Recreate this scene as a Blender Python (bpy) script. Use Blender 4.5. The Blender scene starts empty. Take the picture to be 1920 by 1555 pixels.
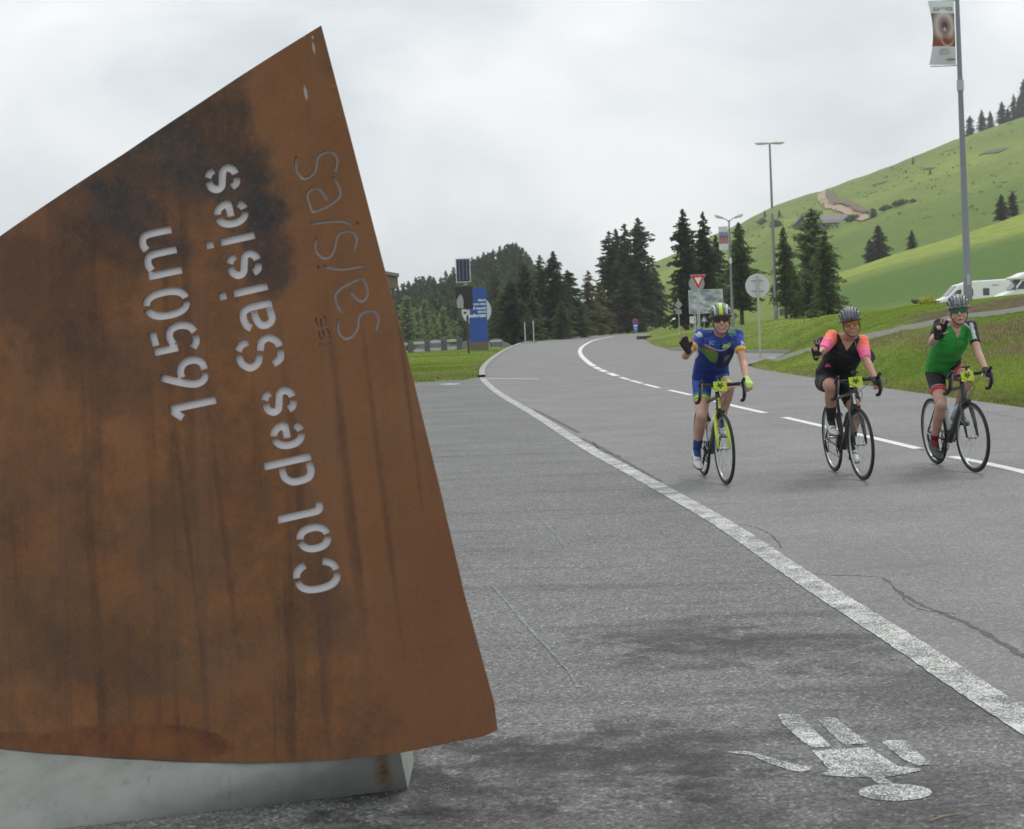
import bpy, bmesh, math, random
import numpy as np
from mathutils import Vector, Matrix, Quaternion
R = math.radians
random.seed(7); rng = np.random.default_rng(7)
SC = bpy.context.scene
COL = SC.collection

# ------------------------------------------------------------------ camera
FPX = 3200.0            # focal length in photograph pixels (1920 wide)
CH = 1.6                # camera height
RO = R(2.1)
CR, SR = math.cos(RO), math.sin(RO)
cam_d = bpy.data.cameras.new('camera'); cam = bpy.data.objects.new('camera', cam_d); COL.objects.link(cam)
cam_d.sensor_width = 36; cam_d.lens = FPX/1920*36
cam_d.shift_y = -172.5/1920
cam_d.clip_start = 0.1; cam_d.clip_end = 6000
cam.matrix_world = Matrix(((CR, SR, 0, 0), (0, 0, -1, 0), (-SR, CR, 0, CH), (0, 0, 0, 1)))
cam_d.dof.use_dof = True; cam_d.dof.focus_distance = 11.0; cam_d.dof.aperture_fstop = 8.0
SC.camera = cam

# ------------------------------------------------------------------ light
w = bpy.data.worlds.new('World'); SC.world = w; w.use_nodes = True
nt = w.node_tree; nt.nodes.clear()
N = nt.nodes.new; LK = nt.links.new
SUN_EL, SUN_AZ = R(52), R(35)      # azimuth measured from +Y (view direction) towards +X
sky = N('ShaderNodeTexSky'); sky.sky_type = 'NISHITA'; sky.sun_disc = False
sky.sun_elevation = SUN_EL; sky.sun_rotation = SUN_AZ; sky.altitude = 1650
bg1 = N('ShaderNodeBackground'); bg1.inputs[1].default_value = 0.10; LK(sky.outputs[0], bg1.inputs[0])
tc = N('ShaderNodeTexCoord')
mp = N('ShaderNodeMapping'); mp.inputs['Scale'].default_value = (1.0, 1.0, 1.9); mp.inputs['Location'].default_value = (3.1, 1.7, 0.4)
LK(tc.outputs['Generated'], mp.inputs[0])
n1 = N('ShaderNodeTexNoise'); n1.inputs['Scale'].default_value = 4.2; n1.inputs['Detail'].default_value = 5; n1.inputs['Roughness'].default_value = 0.5
n1.inputs['Distortion'].default_value = 0.3
LK(mp.outputs[0], n1.inputs['Vector'])
cr = N('ShaderNodeValToRGB')
el = cr.color_ramp.elements
el[0].position = 0.37; el[0].color = (0.65, 0.705, 0.74, 1)
el[1].position = 0.62; el[1].color = (1.03, 1.035, 1.03, 1)
e = el.new(0.5); e.color = (0.845, 0.88, 0.895, 1)
LK(n1.outputs[0], cr.inputs[0])
sx = N('ShaderNodeSeparateXYZ'); LK(tc.outputs['Generated'], sx.inputs[0])
mr = N('ShaderNodeMapRange'); mr.inputs[1].default_value = 0.0; mr.inputs[2].default_value = 1.0
mr.inputs[3].default_value = 1.0; mr.inputs[4].default_value = 1.55; LK(sx.outputs[2], mr.inputs[0])
bg2 = N('ShaderNodeBackground'); LK(cr.outputs[0], bg2.inputs[0]); LK(mr.outputs[0], bg2.inputs[1])
mx = N('ShaderNodeMixShader'); mx.inputs[0].default_value = 0.93
LK(bg1.outputs[0], mx.inputs[1]); LK(bg2.outputs[0], mx.inputs[2])
wo = N('ShaderNodeOutputWorld'); LK(mx.outputs[0], wo.inputs[0])
sl = bpy.data.lights.new('sun', 'SUN'); sl.energy = 1.3; sl.angle = R(14); sl.color = (1.0, 0.965, 0.91)
so = bpy.data.objects.new('sun', sl); COL.objects.link(so)
sd = Vector((math.sin(SUN_AZ)*math.cos(SUN_EL), math.cos(SUN_AZ)*math.cos(SUN_EL), math.sin(SUN_EL)))
so.rotation_euler = sd.to_track_quat('Z', 'Y').to_euler(); so.location = (0, 0, 60)
vs = SC.view_settings; vs.view_transform = 'Standard'; vs.look = 'None'; vs.gamma = 1; vs.exposure = 0.0
vs.use_curve_mapping = False

# ------------------------------------------------------------------ pixel maths (photo pixels -> place)
def UV(px, py):
    u = px-960.0; v = 605.0-py
    return u*CR+v*SR, -u*SR+v*CR
def atd(px, py, d):
    U, V = UV(px, py)
    return Vector((U*d/FPX, d, CH+V*d/FPX))
def ground(px, py, z=0.0):
    U, V = UV(px, py)
    d = (z-CH)*FPX/V
    return Vector((U*d/FPX, d, z))

# ------------------------------------------------------------------ materials
MATS = {}
def mat(name, col, rough=0.6, metal=0.0, var=0.15, scale=20.0, bump=0.0, spec=0.5, col2=None, coat=0.0, attr=None, stretch=None, alpha=None, detail=4):
    if name in MATS: return MATS[name]
    m = bpy.data.materials.new(name); m.use_nodes = True
    t = m.node_tree; b = t.nodes['Principled BSDF']
    b.inputs['Roughness'].default_value = rough; b.inputs['Metallic'].default_value = metal
    b.inputs['Specular IOR Level'].default_value = spec
    if coat: b.inputs['Coat Weight'].default_value = coat; b.inputs['Coat Roughness'].default_value = 0.08
    c = t.nodes.new('ShaderNodeTexCoord')
    nz = t.nodes.new('ShaderNodeTexNoise'); nz.inputs['Scale'].default_value = scale; nz.inputs['Detail'].default_value = detail
    src = c.outputs['Object']
    if stretch:
        mpp = t.nodes.new('ShaderNodeMapping'); mpp.inputs['Scale'].default_value = stretch
        t.links.new(src, mpp.inputs[0]); src = mpp.outputs[0]
    t.links.new(src, nz.inputs['Vector'])
    mxx = t.nodes.new('ShaderNodeMix'); mxx.data_type = 'RGBA'
    t.links.new(nz.outputs[0], mxx.inputs[0])
    if attr:
        at = t.nodes.new('ShaderNodeAttribute'); at.attribute_name = attr
        hs = t.nodes.new('ShaderNodeMix'); hs.data_type = 'RGBA'; hs.blend_type = 'MULTIPLY'; hs.inputs[0].default_value = 1
        t.links.new(at.outputs['Color'], hs.inputs[6])
        mxx.inputs[6].default_value = (1-var, 1-var, 1-var, 1); mxx.inputs[7].default_value = (1+var, 1+var, 1+var, 1)
        t.links.new(mxx.outputs[2], hs.inputs[7]); t.links.new(hs.outputs[2], b.inputs['Base Color'])
    else:
        k2 = col2 or tuple(min(1, x*(1+var)) for x in col)
        k1 = col if col2 else tuple(x*(1-var) for x in col)
        mxx.inputs[6].default_value = (*k1, 1); mxx.inputs[7].default_value = (*k2, 1)
        if col2:
            rp = t.nodes.new('ShaderNodeMapRange'); rp.inputs[1].default_value = 0.35; rp.inputs[2].default_value = 0.65
            t.links.new(nz.outputs[0], rp.inputs[0]); t.links.new(rp.outputs[0], mxx.inputs[0])
        t.links.new(mxx.outputs[2], b.inputs['Base Color'])
    if bump:
        bp = t.nodes.new('ShaderNodeBump'); bp.inputs['Strength'].default_value = bump; bp.inputs['Distance'].default_value = 0.01
        t.links.new(nz.outputs[0], bp.inputs['Height']); t.links.new(bp.outputs[0], b.inputs['Normal'])
    MATS[name] = m
    return m

# ------------------------------------------------------------------ mesh building
class MB:
    def __init__(s): s.v = []; s.f = []; s.c = None
    def add(s, vs, fs):
        o = len(s.v); s.v += [tuple(x) for x in vs]; s.f += [tuple(i+o for i in f) for f in fs]; return s
    def box(s, c, size, rot=None):
        x, y, z = size[0]/2, size[1]/2, size[2]/2
        P = [Vector(p) for p in ((-x,-y,-z),(x,-y,-z),(x,y,-z),(-x,y,-z),(-x,-y,z),(x,-y,z),(x,y,z),(-x,y,z))]
        if rot is not None: P = [rot @ p for p in P]
        P = [p+Vector(c) for p in P]
        return s.add(P, [(0,3,2,1),(4,5,6,7),(0,1,5,4),(1,2,6,5),(2,3,7,6),(3,0,4,7)])
    def tube(s, pts, rad, seg=10, cap=True, ry=None, up=None):
        pts = [Vector(p) for p in pts]; n = len(pts)
        if not hasattr(rad, '__len__'): rad = [rad]*n
        if ry is None: ry = rad
        elif not hasattr(ry, '__len__'): ry = [ry]*n
        V = []; prev = Vector(up) if up is not None else None
        for i, p in enumerate(pts):
            t = (pts[min(i+1, n-1)]-pts[max(i-1, 0)]).normalized()
            if prev is None:
                prev = Vector((0,0,1)) if abs(t.z) < 0.9 else Vector((1,0,0))
            b = t.cross(prev)
            if b.length < 1e-5: b = t.orthogonal()
            b.normalize(); a = b.cross(t).normalized(); prev = a
            for k in range(seg):
                th = 2*math.pi*k/seg
                V.append(p + a*math.cos(th)*ry[i] + b*math.sin(th)*rad[i])
        F = []
        for i in range(n-1):
            for k in range(seg):
                k2 = (k+1) % seg
                F.append((i*seg+k, i*seg+k2, (i+1)*seg+k2, (i+1)*seg+k))
        if cap:
            F.append(tuple(range(seg-1, -1, -1))); F.append(tuple((n-1)*seg+k for k in range(seg)))
        return s.add(V, F)
    def cone(s, p0, r0, p1, r1, seg=12):
        """tapered capsule"""
        p0 = Vector(p0); p1 = Vector(p1); d = (p1-p0); L = d.length
        d = d.normalized() if L > 1e-6 else Vector((0,0,1))
        pts = []; rr = []
        for a in (80, 55, 28): pts.append(p0-d*r0*math.sin(R(a))); rr.append(r0*math.cos(R(a)))
        pts.append(p0); rr.append(r0); pts.append(p1); rr.append(r1)
        for a in (28, 55, 80): pts.append(p1+d*r1*math.sin(R(a))); rr.append(r1*math.cos(R(a)))
        return s.tube(pts, rr, seg)
    def ell(s, c, r, rot=None, nu=16, nv=10):
        V = [Vector((0,0,-1))]; F = []
        for j in range(1, nv):
            ph = -math.pi/2+math.pi*j/nv
            for i in range(nu):
                th = 2*math.pi*i/nu
                V.append(Vector((math.cos(ph)*math.cos(th), math.cos(ph)*math.sin(th), math.sin(ph))))
        V.append(Vector((0,0,1)))
        V = [Vector((p.x*r[0], p.y*r[1], p.z*r[2])) for p in V]
        if rot is not None: V = [rot @ p for p in V]
        V = [p+Vector(c) for p in V]
        for i in range(nu): F.append((0, 1+(i+1) % nu, 1+i))
        for j in range(nv-2):
            for i in range(nu):
                a = 1+j*nu+i; b = 1+j*nu+(i+1) % nu
                F.append((a, b, b+nu, a+nu))
        t = len(V)-1; o = 1+(nv-2)*nu
        for i in range(nu): F.append((o+i, o+(i+1) % nu, t))
        return s.add(V, F)
    def torus(s, c, Rr, r, axis=(0,1,0), seg=48, rs=8, r2=None):
        c = Vector(c); ax = Vector(axis).normalized(); a = ax.orthogonal().normalized(); b = ax.cross(a)
        r2 = r2 or r; V = []; F = []
        for i in range(seg):
            t = 2*math.pi*i/seg; d = a*math.cos(t)+b*math.sin(t)
            for k in range(rs):
                p = 2*math.pi*k/rs
                V.append(c+d*(Rr+r*math.cos(p))+ax*r2*math.sin(p))
        for i in range(seg):
            i2 = (i+1) % seg
            for k in range(rs):
                k2 = (k+1) % rs
                F.append((i*rs+k, i2*rs+k, i2*rs+k2, i*rs+k2))
        return s.add(V, F)
    def prism(s, poly, vec):
        """poly: list of 3D points (ccw), extruded along vec"""
        P = [Vector(p) for p in poly]; n = len(P); v = Vector(vec)
        V = P+[p+v for p in P]
        F = [tuple(range(n-1, -1, -1)), tuple(range(n, 2*n))]
        for i in range(n):
            j = (i+1) % n
            F.append((i, j, j+n, i+n))
        return s.add(V, F)
    def build(s, name, m=None, parent=None, smooth=False, bevel=0, auto=None, cols=None):
        me = bpy.data.meshes.new(name); me.from_pydata(s.v, [], s.f)
        me.update()
        if m is not None: me.materials.append(m)
        if smooth or auto:
            me.polygons.foreach_set('use_smooth', [True]*len(me.polygons))
        if auto: me.set_sharp_from_angle(angle=R(auto))
        o = bpy.data.objects.new(name, me); COL.objects.link(o)
        if parent is not None: o.parent = parent
        if bevel:
            b = o.modifiers.new('bevel', 'BEVEL'); b.width = bevel; b.segments = 2; b.limit_method = 'ANGLE'; b.angle_limit = R(40)
        return o

def tag(o, label=None, cat=None, group=None, kind=None):
    if label: o['label'] = label
    if cat: o['category'] = cat
    if group: o['group'] = group
    if kind: o['kind'] = kind
    return o
def thing(name, label, cat, loc=(0,0,0), rot=(0,0,0), group=None, mw=None):
    o = bpy.data.objects.new(name, None); COL.objects.link(o); o.empty_display_size = 0.2
    if mw is not None: o.matrix_world = mw
    else: o.location = loc; o.rotation_euler = rot
    tag(o, label, cat, group); return o
def struct(o): o['kind'] = 'structure'; return o
def fix_normals(o):
    bm = bmesh.new(); bm.from_mesh(o.data); bmesh.ops.recalc_face_normals(bm, faces=bm.faces); bm.to_mesh(o.data); bm.free()
def evalmesh(o, name=None):
    dg = bpy.context.evaluated_depsgraph_get(); dg.update()
    me = bpy.data.meshes.new_from_object(o.evaluated_get(dg))
    o.modifiers.clear(); old = o.data; o.data = me; bpy.data.meshes.remove(old); me.name = o.name
    return o
def npmesh(name, V, F, m=None, parent=None, smooth=False, cols=None):
    """V (n,3), F (m,3 or 4) numpy"""
    me = bpy.data.meshes.new(name); k = F.shape[1]
    me.vertices.add(len(V)); me.vertices.foreach_set('co', V.astype(np.float32).ravel())
    me.loops.add(F.size); me.loops.foreach_set('vertex_index', F.astype(np.int32).ravel())
    me.polygons.add(len(F)); me.polygons.foreach_set('loop_start', np.arange(0, F.size, k, dtype=np.int32))
    if smooth: me.polygons.foreach_set('use_smooth', np.ones(len(F), bool))
    if cols is not None:
        a = me.color_attributes.new('Col', 'FLOAT_COLOR', 'POINT')
        c = np.ones((len(V), 4), np.float32); c[:, :3] = cols; a.data.foreach_set('color', c.ravel())
    me.update(calc_edges=True); me.validate()
    if m is not None: me.materials.append(m)
    o = bpy.data.objects.new(name, me); COL.objects.link(o)
    if parent is not None: o.parent = parent
    return o
def catmull(P, n=8, closed=False):
    P = [Vector(p) for p in P]; out = []
    m = len(P)
    for i in range(m-1):
        p0 = P[max(i-1, 0)]; p1 = P[i]; p2 = P[i+1]; p3 = P[min(i+2, m-1)]
        for k in range(n):
            t = k/n
            out.append(0.5*((2*p1)+(p2-p0)*t+(2*p0-5*p1+4*p2-p3)*t*t+(3*p1-p0-3*p2+p3)*t**3))
    out.append(P[-1]); return out
def text_mesh(txt, size, m, name='lettering', parent=None, align='CENTER', bold=0.0, extrude=0.0):
    cu = bpy.data.curves.new(name, 'FONT'); cu.body = txt; cu.size = size; cu.align_x = align; cu.align_y = 'CENTER'
    cu.offset = bold; cu.extrude = extrude; cu.resolution_u = 3
    o = bpy.data.objects.new(name, cu); COL.objects.link(o)
    dg = bpy.context.evaluated_depsgraph_get(); dg.update()
    me = bpy.data.meshes.new_from_object(o.evaluated_get(dg))
    bpy.data.objects.remove(o); bpy.data.curves.remove(cu)
    me.name = name; me.materials.clear(); me.materials.append(m)
    o = bpy.data.objects.new(name, me); COL.objects.link(o)
    if parent is not None: o.parent = parent
    return o
def smooth01(x): x = np.clip(x, 0, 1); return x*x*(3-2*x)
_perm = rng.random((4, 64, 64))
def vnoise(x, y, k=0):
    x = np.asarray(x, float); y = np.asarray(y, float)
    xi = np.floor(x).astype(int); yi = np.floor(y).astype(int)
    fx = smooth01(x-xi); fy = smooth01(y-yi); T = _perm[k]
    a = T[xi % 64, yi % 64]; b = T[(xi+1) % 64, yi % 64]; c = T[xi % 64, (yi+1) % 64]; d = T[(xi+1) % 64, (yi+1) % 64]
    return (a*(1-fx)+b*fx)*(1-fy)+(c*(1-fx)+d*fx)*fy - 0.5
# ================================================================== GROUND
# outline of all asphalt (world XY)
def g2(px, py): p = ground(px, py); return (p.x, p.y)
LINE_PX = [(1920,1352),(1700,1208),(1500,1080),(1350,979),(1200,894),(1100,839),(1000,776),(942,742),(914,720),(904,706),(907,691),(926,672),(951,656),(976,645)]
LINE = [Vector((2.35, -6.0, 0)), Vector((2.22, 2.0, 0))]+[ground(*p) for p in LINE_PX]
EDGE_L = [(p.x, p.y) for p in LINE]
FAR = [g2(1040,634), g2(1135,628), g2(1235,624.5)]
ISL = [g2(1213,629), g2(1207,636), g2(1225,648), g2(1260,657), g2(1350,661), g2(1480,663), g2(1512,664)]
BANK = [g2(1470,671), g2(1430,676), g2(1400,685), g2(1420,692), g2(1500,705), g2(1650,727), g2(1800,748), g2(1920,765)]
BANK += [(8.35, 20), (8.5, 10), (8.6, -8), (8.6, -30)]
ROAD = EDGE_L + FAR + ISL + BANK + [(2.35, -30)]
LAY = [(2.35, -30)] + EDGE_L[:-4] + [g2(870,713), g2(770,718), g2(500,724), g2(0,742), (-40, 36), (-60, 20), (-60, -30)]
def sdist(X, Y, poly):
    """signed distance, >0 outside"""
    P = np.array(poly); n = len(P); best = np.full(X.shape, 1e9); ins = np.zeros(X.shape, bool)
    for i in range(n):
        a = P[i]; b = P[(i+1) % n]; d = b-a
        t = np.clip(((X-a[0])*d[0]+(Y-a[1])*d[1])/(d@d+1e-12), 0, 1)
        q = np.hypot(X-a[0]-t*d[0], Y-a[1]-t*d[1]); best = np.minimum(best, q)
        if a[1] != b[1]:
            c = ((a[1] > Y) != (b[1] > Y)) & (X < (b[0]-a[0])*(Y-a[1])/(b[1]-a[1])+a[0]); ins ^= c
    return np.where(ins, -best, best)
# terrain profiles: direction column (U) -> list of (distance, height)
def vz(V, d): return CH+V*d/FPX
PROF = {
 -3000: [(0,.05),(48,.08),(90,.1),(110,-.5),(200,-4),(300,-3),(420,4),(600,14),(1500,16)],
 -200: [(0,.05),(48,.08),(90,.1),(104,.0),(118,-.9),(200,-4),(300,-3),(420,4),(600,14),(1500,16)],
 -80: [(0,.05),(48,.08),(90,.12),(112,.05),(126,-.6),(200,-4),(300,-3),(420,4),(600,12),(1500,14)],
 30: [(0,.05),(60,.05),(130,.05),(150,.05),(170,-.3),(300,-3),(420,2),(600,5),(1500,6)],
 180: [(0,.05),(60,.05),(180,.05),(220,-.3),(300,-2),(420,2),(600,8),(1500,9)],
 250: [(0,.05),(82,.05),(150,.1),(200,.1),(260,1.0),(400,8.0),(700,23),(1500,10)],
 290: [(0,.05),(82,.05),(110,.3),(150,.55),(200,.8),(260,2.2),(400,9.5),(700,vz(112,700)),(1500,12)],
 420: [(0,.05),(72,.06),(90,.45),(110,.8),(150,1.0),(200,1.6),(260,4),(450,15.5),(700,vz(165,700)),(1500,20)],
 500: [(0,.05),(61,.05),(68,.12),(80,.45),(100,1.1),(112,1.22),(150,1.0),(200,2.4),(260,5.2),(450,24),(660,vz(198,660)),(1500,30)],
 590: [(0,.05),(40,.06),(46,.25),(50,.55),(60,.85),(70,1.1),(85,1.42),(105,1.15),(150,1.1),(200,3.2),(260,6.8),(300,7.0),(450,25),(640,vz(228,640)),(1500,30)],
 640: [(0,.05),(37,.06),(43,.35),(48,.8),(58,1.05),(68,1.3),(82,1.52),(105,1.15),(150,1.2),(200,4.0),(260,vz(79,260)),(300,8),(450,28),(630,vz(247,630)),(1500,30)],
 740: [(0,.05),(33.5,.06),(37,.3),(40,.65),(43,1.05),(45,1.15),(52,1.4),(65,1.66),(85,1.5),(105,1.1),(145,1.25),(200,5.4),(260,vz(108,260)),(300,10),(450,33),(620,vz(277,620)),(1500,35)],
 840: [(0,.05),(29.5,.06),(33,.3),(37,.85),(40,1.2),(42,1.28),(46,1.55),(62,1.78),(85,1.5),(105,1.1),(145,1.4),(200,6.6),(260,vz(134,260)),(300,12),(450,37),(610,vz(312,610)),(1500,40)],
 960: [(0,.05),(26.5,.06),(31,.35),(35,.95),(38,1.3),(40,1.38),(44,1.74),(60,1.92),(85,1.6),(105,1.1),(145,1.5),(200,8),(260,vz(170,260)),(300,14.5),(450,42),(600,vz(356,600)),(1500,46)],
 1300: [(0,.05),(19,.06),(24,.4),(28,1.0),(31,1.4),(33,1.5),(37,1.9),(52,2.1),(85,1.8),(105,1.3),(145,1.9),(200,11),(260,vz(230,260)),(300,18),(450,54),(600,vz(440,600)),(1500,60)],
 4000: [(0,.05),(9,.06),(12,.5),(16,1.1),(19,1.5),(21,1.6),(26,2.0),(46,2.2),(85,2.2),(105,2.0),(145,3),(200,16),(260,30),(300,34),(450,70),(600,110),(1500,90)],
}
_uk = np.array(sorted(PROF)); _dd = np.unique(np.concatenate([np.geomspace(5, 1500, 240), [0]]))
_tab = []
for k in _uk:
    p = np.array(PROF[k]); z = np.interp(_dd, p[:, 0], p[:, 1])
    for _ in range(3): z[1:-1] = .25*z[:-2]+.5*z[1:-1]+.25*z[2:]
    _tab.append(z)
_tab = np.array(_tab)
def base_h(X, Y):
    X = np.asarray(X, float); Y = np.asarray(Y, float)
    d = np.maximum(Y, 0.5); U = np.clip(X/d*FPX, -3000, 4000)
    r = np.where(Y > 0.5, Y, 0.0)
    d = np.clip(r, 0, 1500)
    i = np.clip(np.searchsorted(_uk, U)-1, 0, len(_uk)-2); t = (U-_uk[i])/(_uk[i+1]-_uk[i])
    j = np.clip(np.searchsorted(_dd, d)-1, 0, len(_dd)-2); s = (d-_dd[j])/(_dd[j+1]-_dd[j])
    z = (_tab[i, j]*(1-s)+_tab[i, j+1]*s)*(1-t)+(_tab[i+1, j]*(1-s)+_tab[i+1, j+1]*s)*t
    return z
def terr(X, Y):
    X = np.asarray(X, float); Y = np.asarray(Y, float)
    z = base_h(X, Y)
    und = vnoise(X/2.3, Y/2.3, 0)*.10+vnoise(X/.8+9, Y/.8, 1)*.05
    far = smooth01((Y-180)/150.)
    z = z + und*np.clip((z-.06)*3, 0.15, 1) + far*(vnoise(X/38, Y/60, 2)*3.2+vnoise(X/14, Y/22, 3)*1.3+vnoise(X/5, Y/7, 1)*.5)*np.clip((z-2)/10, 0, 1)
    s = np.minimum(sdist(X, Y, ROAD), sdist(X, Y, LAY))
    k = smooth01((s+.05)/.45)
    return -0.06*(1-k)+np.maximum(z, .03-.0*z)*k*(z > 0) + np.where(z <= 0, z*k, 0)
def hz(x, y): return float(terr(np.array([x]), np.array([y]))[0])
def hit(px, py, d0=20., d1=900.):
    U, V = UV(px, py); d = np.geomspace(d0, d1, 3000)
    X = U*d/FPX; Z = CH+V*d/FPX; h = terr(X, d)
    w_ = np.nonzero(Z <= h)[0]
    i = w_[0] if len(w_) else len(d)-1
    return Vector((X[i], d[i], h[i]))

def sheet(name, poly, z, m, kind='structure', label=None):
    mb = MB(); mb.add([(x, y, z) for x, y in poly], [tuple(range(len(poly)))])
    o = mb.build(name, m); bm = bmesh.new(); bm.from_mesh(o.data)
    bmesh.ops.recalc_face_normals(bm, faces=bm.faces)
    if bm.faces and list(bm.faces)[0].normal.z < 0: bmesh.ops.reverse_faces(bm, faces=bm.faces)
    bmesh.ops.triangulate(bm, faces=bm.faces)
    bm.to_mesh(o.data); bm.free()
    if kind: o['kind'] = kind
    return o

# --- asphalt materials
def asphalt(name, base, speck, stains, warm=0.0, paint=None, wear=0.5, streak=0.0):
    m = bpy.data.materials.new(name); m.use_nodes = True; t = m.node_tree; b = t.nodes['Principled BSDF']
    n = t.nodes.new; L = t.links.new
    g = n('ShaderNodeNewGeometry'); P = g.outputs['Position']
    def noise(sc, det=4, ro=.55, vec=None):
        q = n('ShaderNodeTexNoise'); q.inputs['Scale'].default_value = sc; q.inputs['Detail'].default_value = det; q.inputs['Roughness'].default_value = ro
        L(vec or P, q.inputs['Vector']); return q.outputs[0]
    def rng_(src, a, b_, c, d):
        q = n('ShaderNodeMapRange'); q.inputs[1].default_value = a; q.inputs[2].default_value = b_; q.inputs[3].default_value = c; q.inputs[4].default_value = d
        L(src, q.inputs[0]); return q.outputs[0]
    def mul(a, b_, op='MULTIPLY'):
        q = n('ShaderNodeMath'); q.operation = op
        for i, s in enumerate((a, b_)):
            if isinstance(s, (int, float)): q.inputs[i].default_value = s
            else: L(s, q.inputs[i])
        return q.outputs[0]
    vo = n('ShaderNodeTexVoronoi'); vo.inputs['Scale'].default_value = 85; L(P, vo.inputs['Vector'])
    sc = n('ShaderNodeSeparateColor'); L(vo.outputs['Color'], sc.inputs[0])
    st = rng_(sc.outputs[0], 0, 1, 1-speck, 1+speck)
    st2 = rng_(sc.outputs[1], .90, .97, 0, speck*2.6)
    vo2 = n('ShaderNodeTexVoronoi'); vo2.inputs['Scale'].default_value = 190; L(P, vo2.inputs['Vector'])
    sc2 = n('ShaderNodeSeparateColor'); L(vo2.outputs['Color'], sc2.inputs[0])
    st3 = rng_(sc2.outputs[0], 0, 1, 1-speck*.6, 1+speck*.6)
    v = mul(mul(st, st2, 'ADD'), st3)
    v = mul(v, rng_(noise(.7, 6), .3, .7, .88, 1.12))
    v = mul(v, rng_(noise(6, 5), .3, .7, .93, 1.07))
    if streak:
        mpn = n('ShaderNodeMapping'); mpn.inputs['Scale'].default_value = (.35, 2.4, 1); L(P, mpn.inputs[0])
        v = mul(v, rng_(noise(1.0, 6, .65, mpn.outputs[0]), .52, .66, 1.0, 1-streak))
    for (cx, cy, rx, ry, amt) in stains:
        mpn = n('ShaderNodeMapping'); mpn.vector_type = 'POINT'
        mpn.inputs['Location'].default_value = (-cx/rx, -cy/ry, 0); mpn.inputs['Scale'].default_value = (1/rx, 1/ry, 0); L(P, mpn.inputs[0])
        ln = n('ShaderNodeVectorMath'); ln.operation = 'LENGTH'; L(mpn.outputs[0], ln.inputs[0])
        q = mul(ln.outputs['Value'], rng_(noise(2.6, 12, .76), .28, .72, -1.1, 1.1), 'ADD')
        v = mul(v, rng_(q, .45, 1.15, 1-amt, 1.0))
    cm = n('ShaderNodeCombineColor')
    L(mul(v, base[0]), cm.inputs[0]); L(mul(v, base[1]), cm.inputs[1]); L(mul(v, base[2]), cm.inputs[2])
    out = cm.outputs[0]
    if paint:
        wn = mul(mul(noise(120, 3, .7), .60), mul(noise(4, 8, .7), .40), 'ADD')
        wn = mul(wn, mul(sc2.outputs[1], .10), 'ADD')
        k = rng_(wn, wear-.03, wear+.03, 1, 0)
        mm = n('ShaderNodeMix'); mm.data_type = 'RGBA'; L(k, mm.inputs[0]); L(out, mm.inputs[6])
        pc = n('ShaderNodeMix'); pc.data_type = 'RGBA'; L(noise(14, 4), pc.inputs[0])
        pc.inputs[6].default_value = (*[x*.86 for x in paint], 1); pc.inputs[7].default_value = (*[min(1, x*1.12) for x in paint], 1)
        L(pc.outputs[2], mm.inputs[7]); out = mm.outputs[2]
    L(out, b.inputs['Base Color'])
    b.inputs['Roughness'].default_value = .82; b.inputs['Specular IOR Level'].default_value = .35
    bp = n('ShaderNodeBump'); bp.inputs['Strength'].default_value = .55; bp.inputs['Distance'].default_value = .004
    L(mul(vo.outputs['Distance'], -1.0), bp.inputs['Height']); L(bp.outputs[0], b.inputs['Normal'])
    MATS[name] = m; return m
def gp(px, py): p = ground(px, py); return p.x, p.y
s1 = gp(1420, 1215); s2 = gp(1250, 1410); s3 = gp(1020, 1440); s4 = gp(1800, 1300); s5 = gp(1650,1500); s6 = gp(1060,1555)
s7 = gp(1250, 1190)
s8 = gp(800, 1480)
STN = [(*s1, .75, .55, .50), (*s2, .60, .50, .44), (*s3, .62, .55, .50), (*s4, .60, .60, .40), (*s5, .70, .55, .34), (*s6, 1.2, .32, .40), (*s7, .50, .45, .36), (*s8, .35, .5, .45)]
LAYC = (.127, .130, .129)
M_LAY = asphalt('lay_by_asphalt', (.133, .132, .129), .46, STN, streak=.30)
M_ROAD = asphalt('road_asphalt', (.172, .170, .165), .27, [], streak=.10)
M_PAINT = asphalt('worn_white_paint', LAYC, .40, [], paint=(.60, .60, .57), wear=.545)
M_PAINT2 = asphalt('worn_pictogram_paint', LAYC, .40, [], paint=(.60, .61, .60), wear=.525)
M_PAINT3 = asphalt('centre_line_paint', (.21, .21, .205), .16, [], paint=(.66, .66, .64), wear=.66)
M_TAR = asphalt('crack_filler', (.085, .083, .075), .2, [])

lay = sheet('lay_by', LAY, 0.0, M_LAY); road = sheet('road', ROAD, 0.002, M_ROAD)

# --- terrain mesh (polar grid, fine where the road edges are)
def dens(lo, hi, n): return np.linspace(lo, hi, n, endpoint=False)
ang = np.concatenate([dens(-180, -60, 24), dens(-60, -22, 40), dens(-22, 22, 380), dens(22, 70, 50), dens(70, 180, 24), [180]])
rad = np.concatenate([[0.3], np.geomspace(1.5, 24, 30, endpoint=False), np.geomspace(24, 110, 260, endpoint=False), np.geomspace(110, 1500, 170)])
A, Rr = np.meshgrid(np.radians(ang), rad, indexing='ij')
TX = (np.sin(A)*Rr); TY = (np.cos(A)*Rr)
TZ = terr(TX.ravel(), TY.ravel()).reshape(TX.shape)
na, nr = TX.shape
idx = np.arange(na*nr).reshape(na, nr)
F = np.stack([idx[:-1, :-1], idx[:-1, 1:], idx[1:, 1:], idx[1:, :-1]], -1).reshape(-1, 4)
F = F[:, ::-1]
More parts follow.
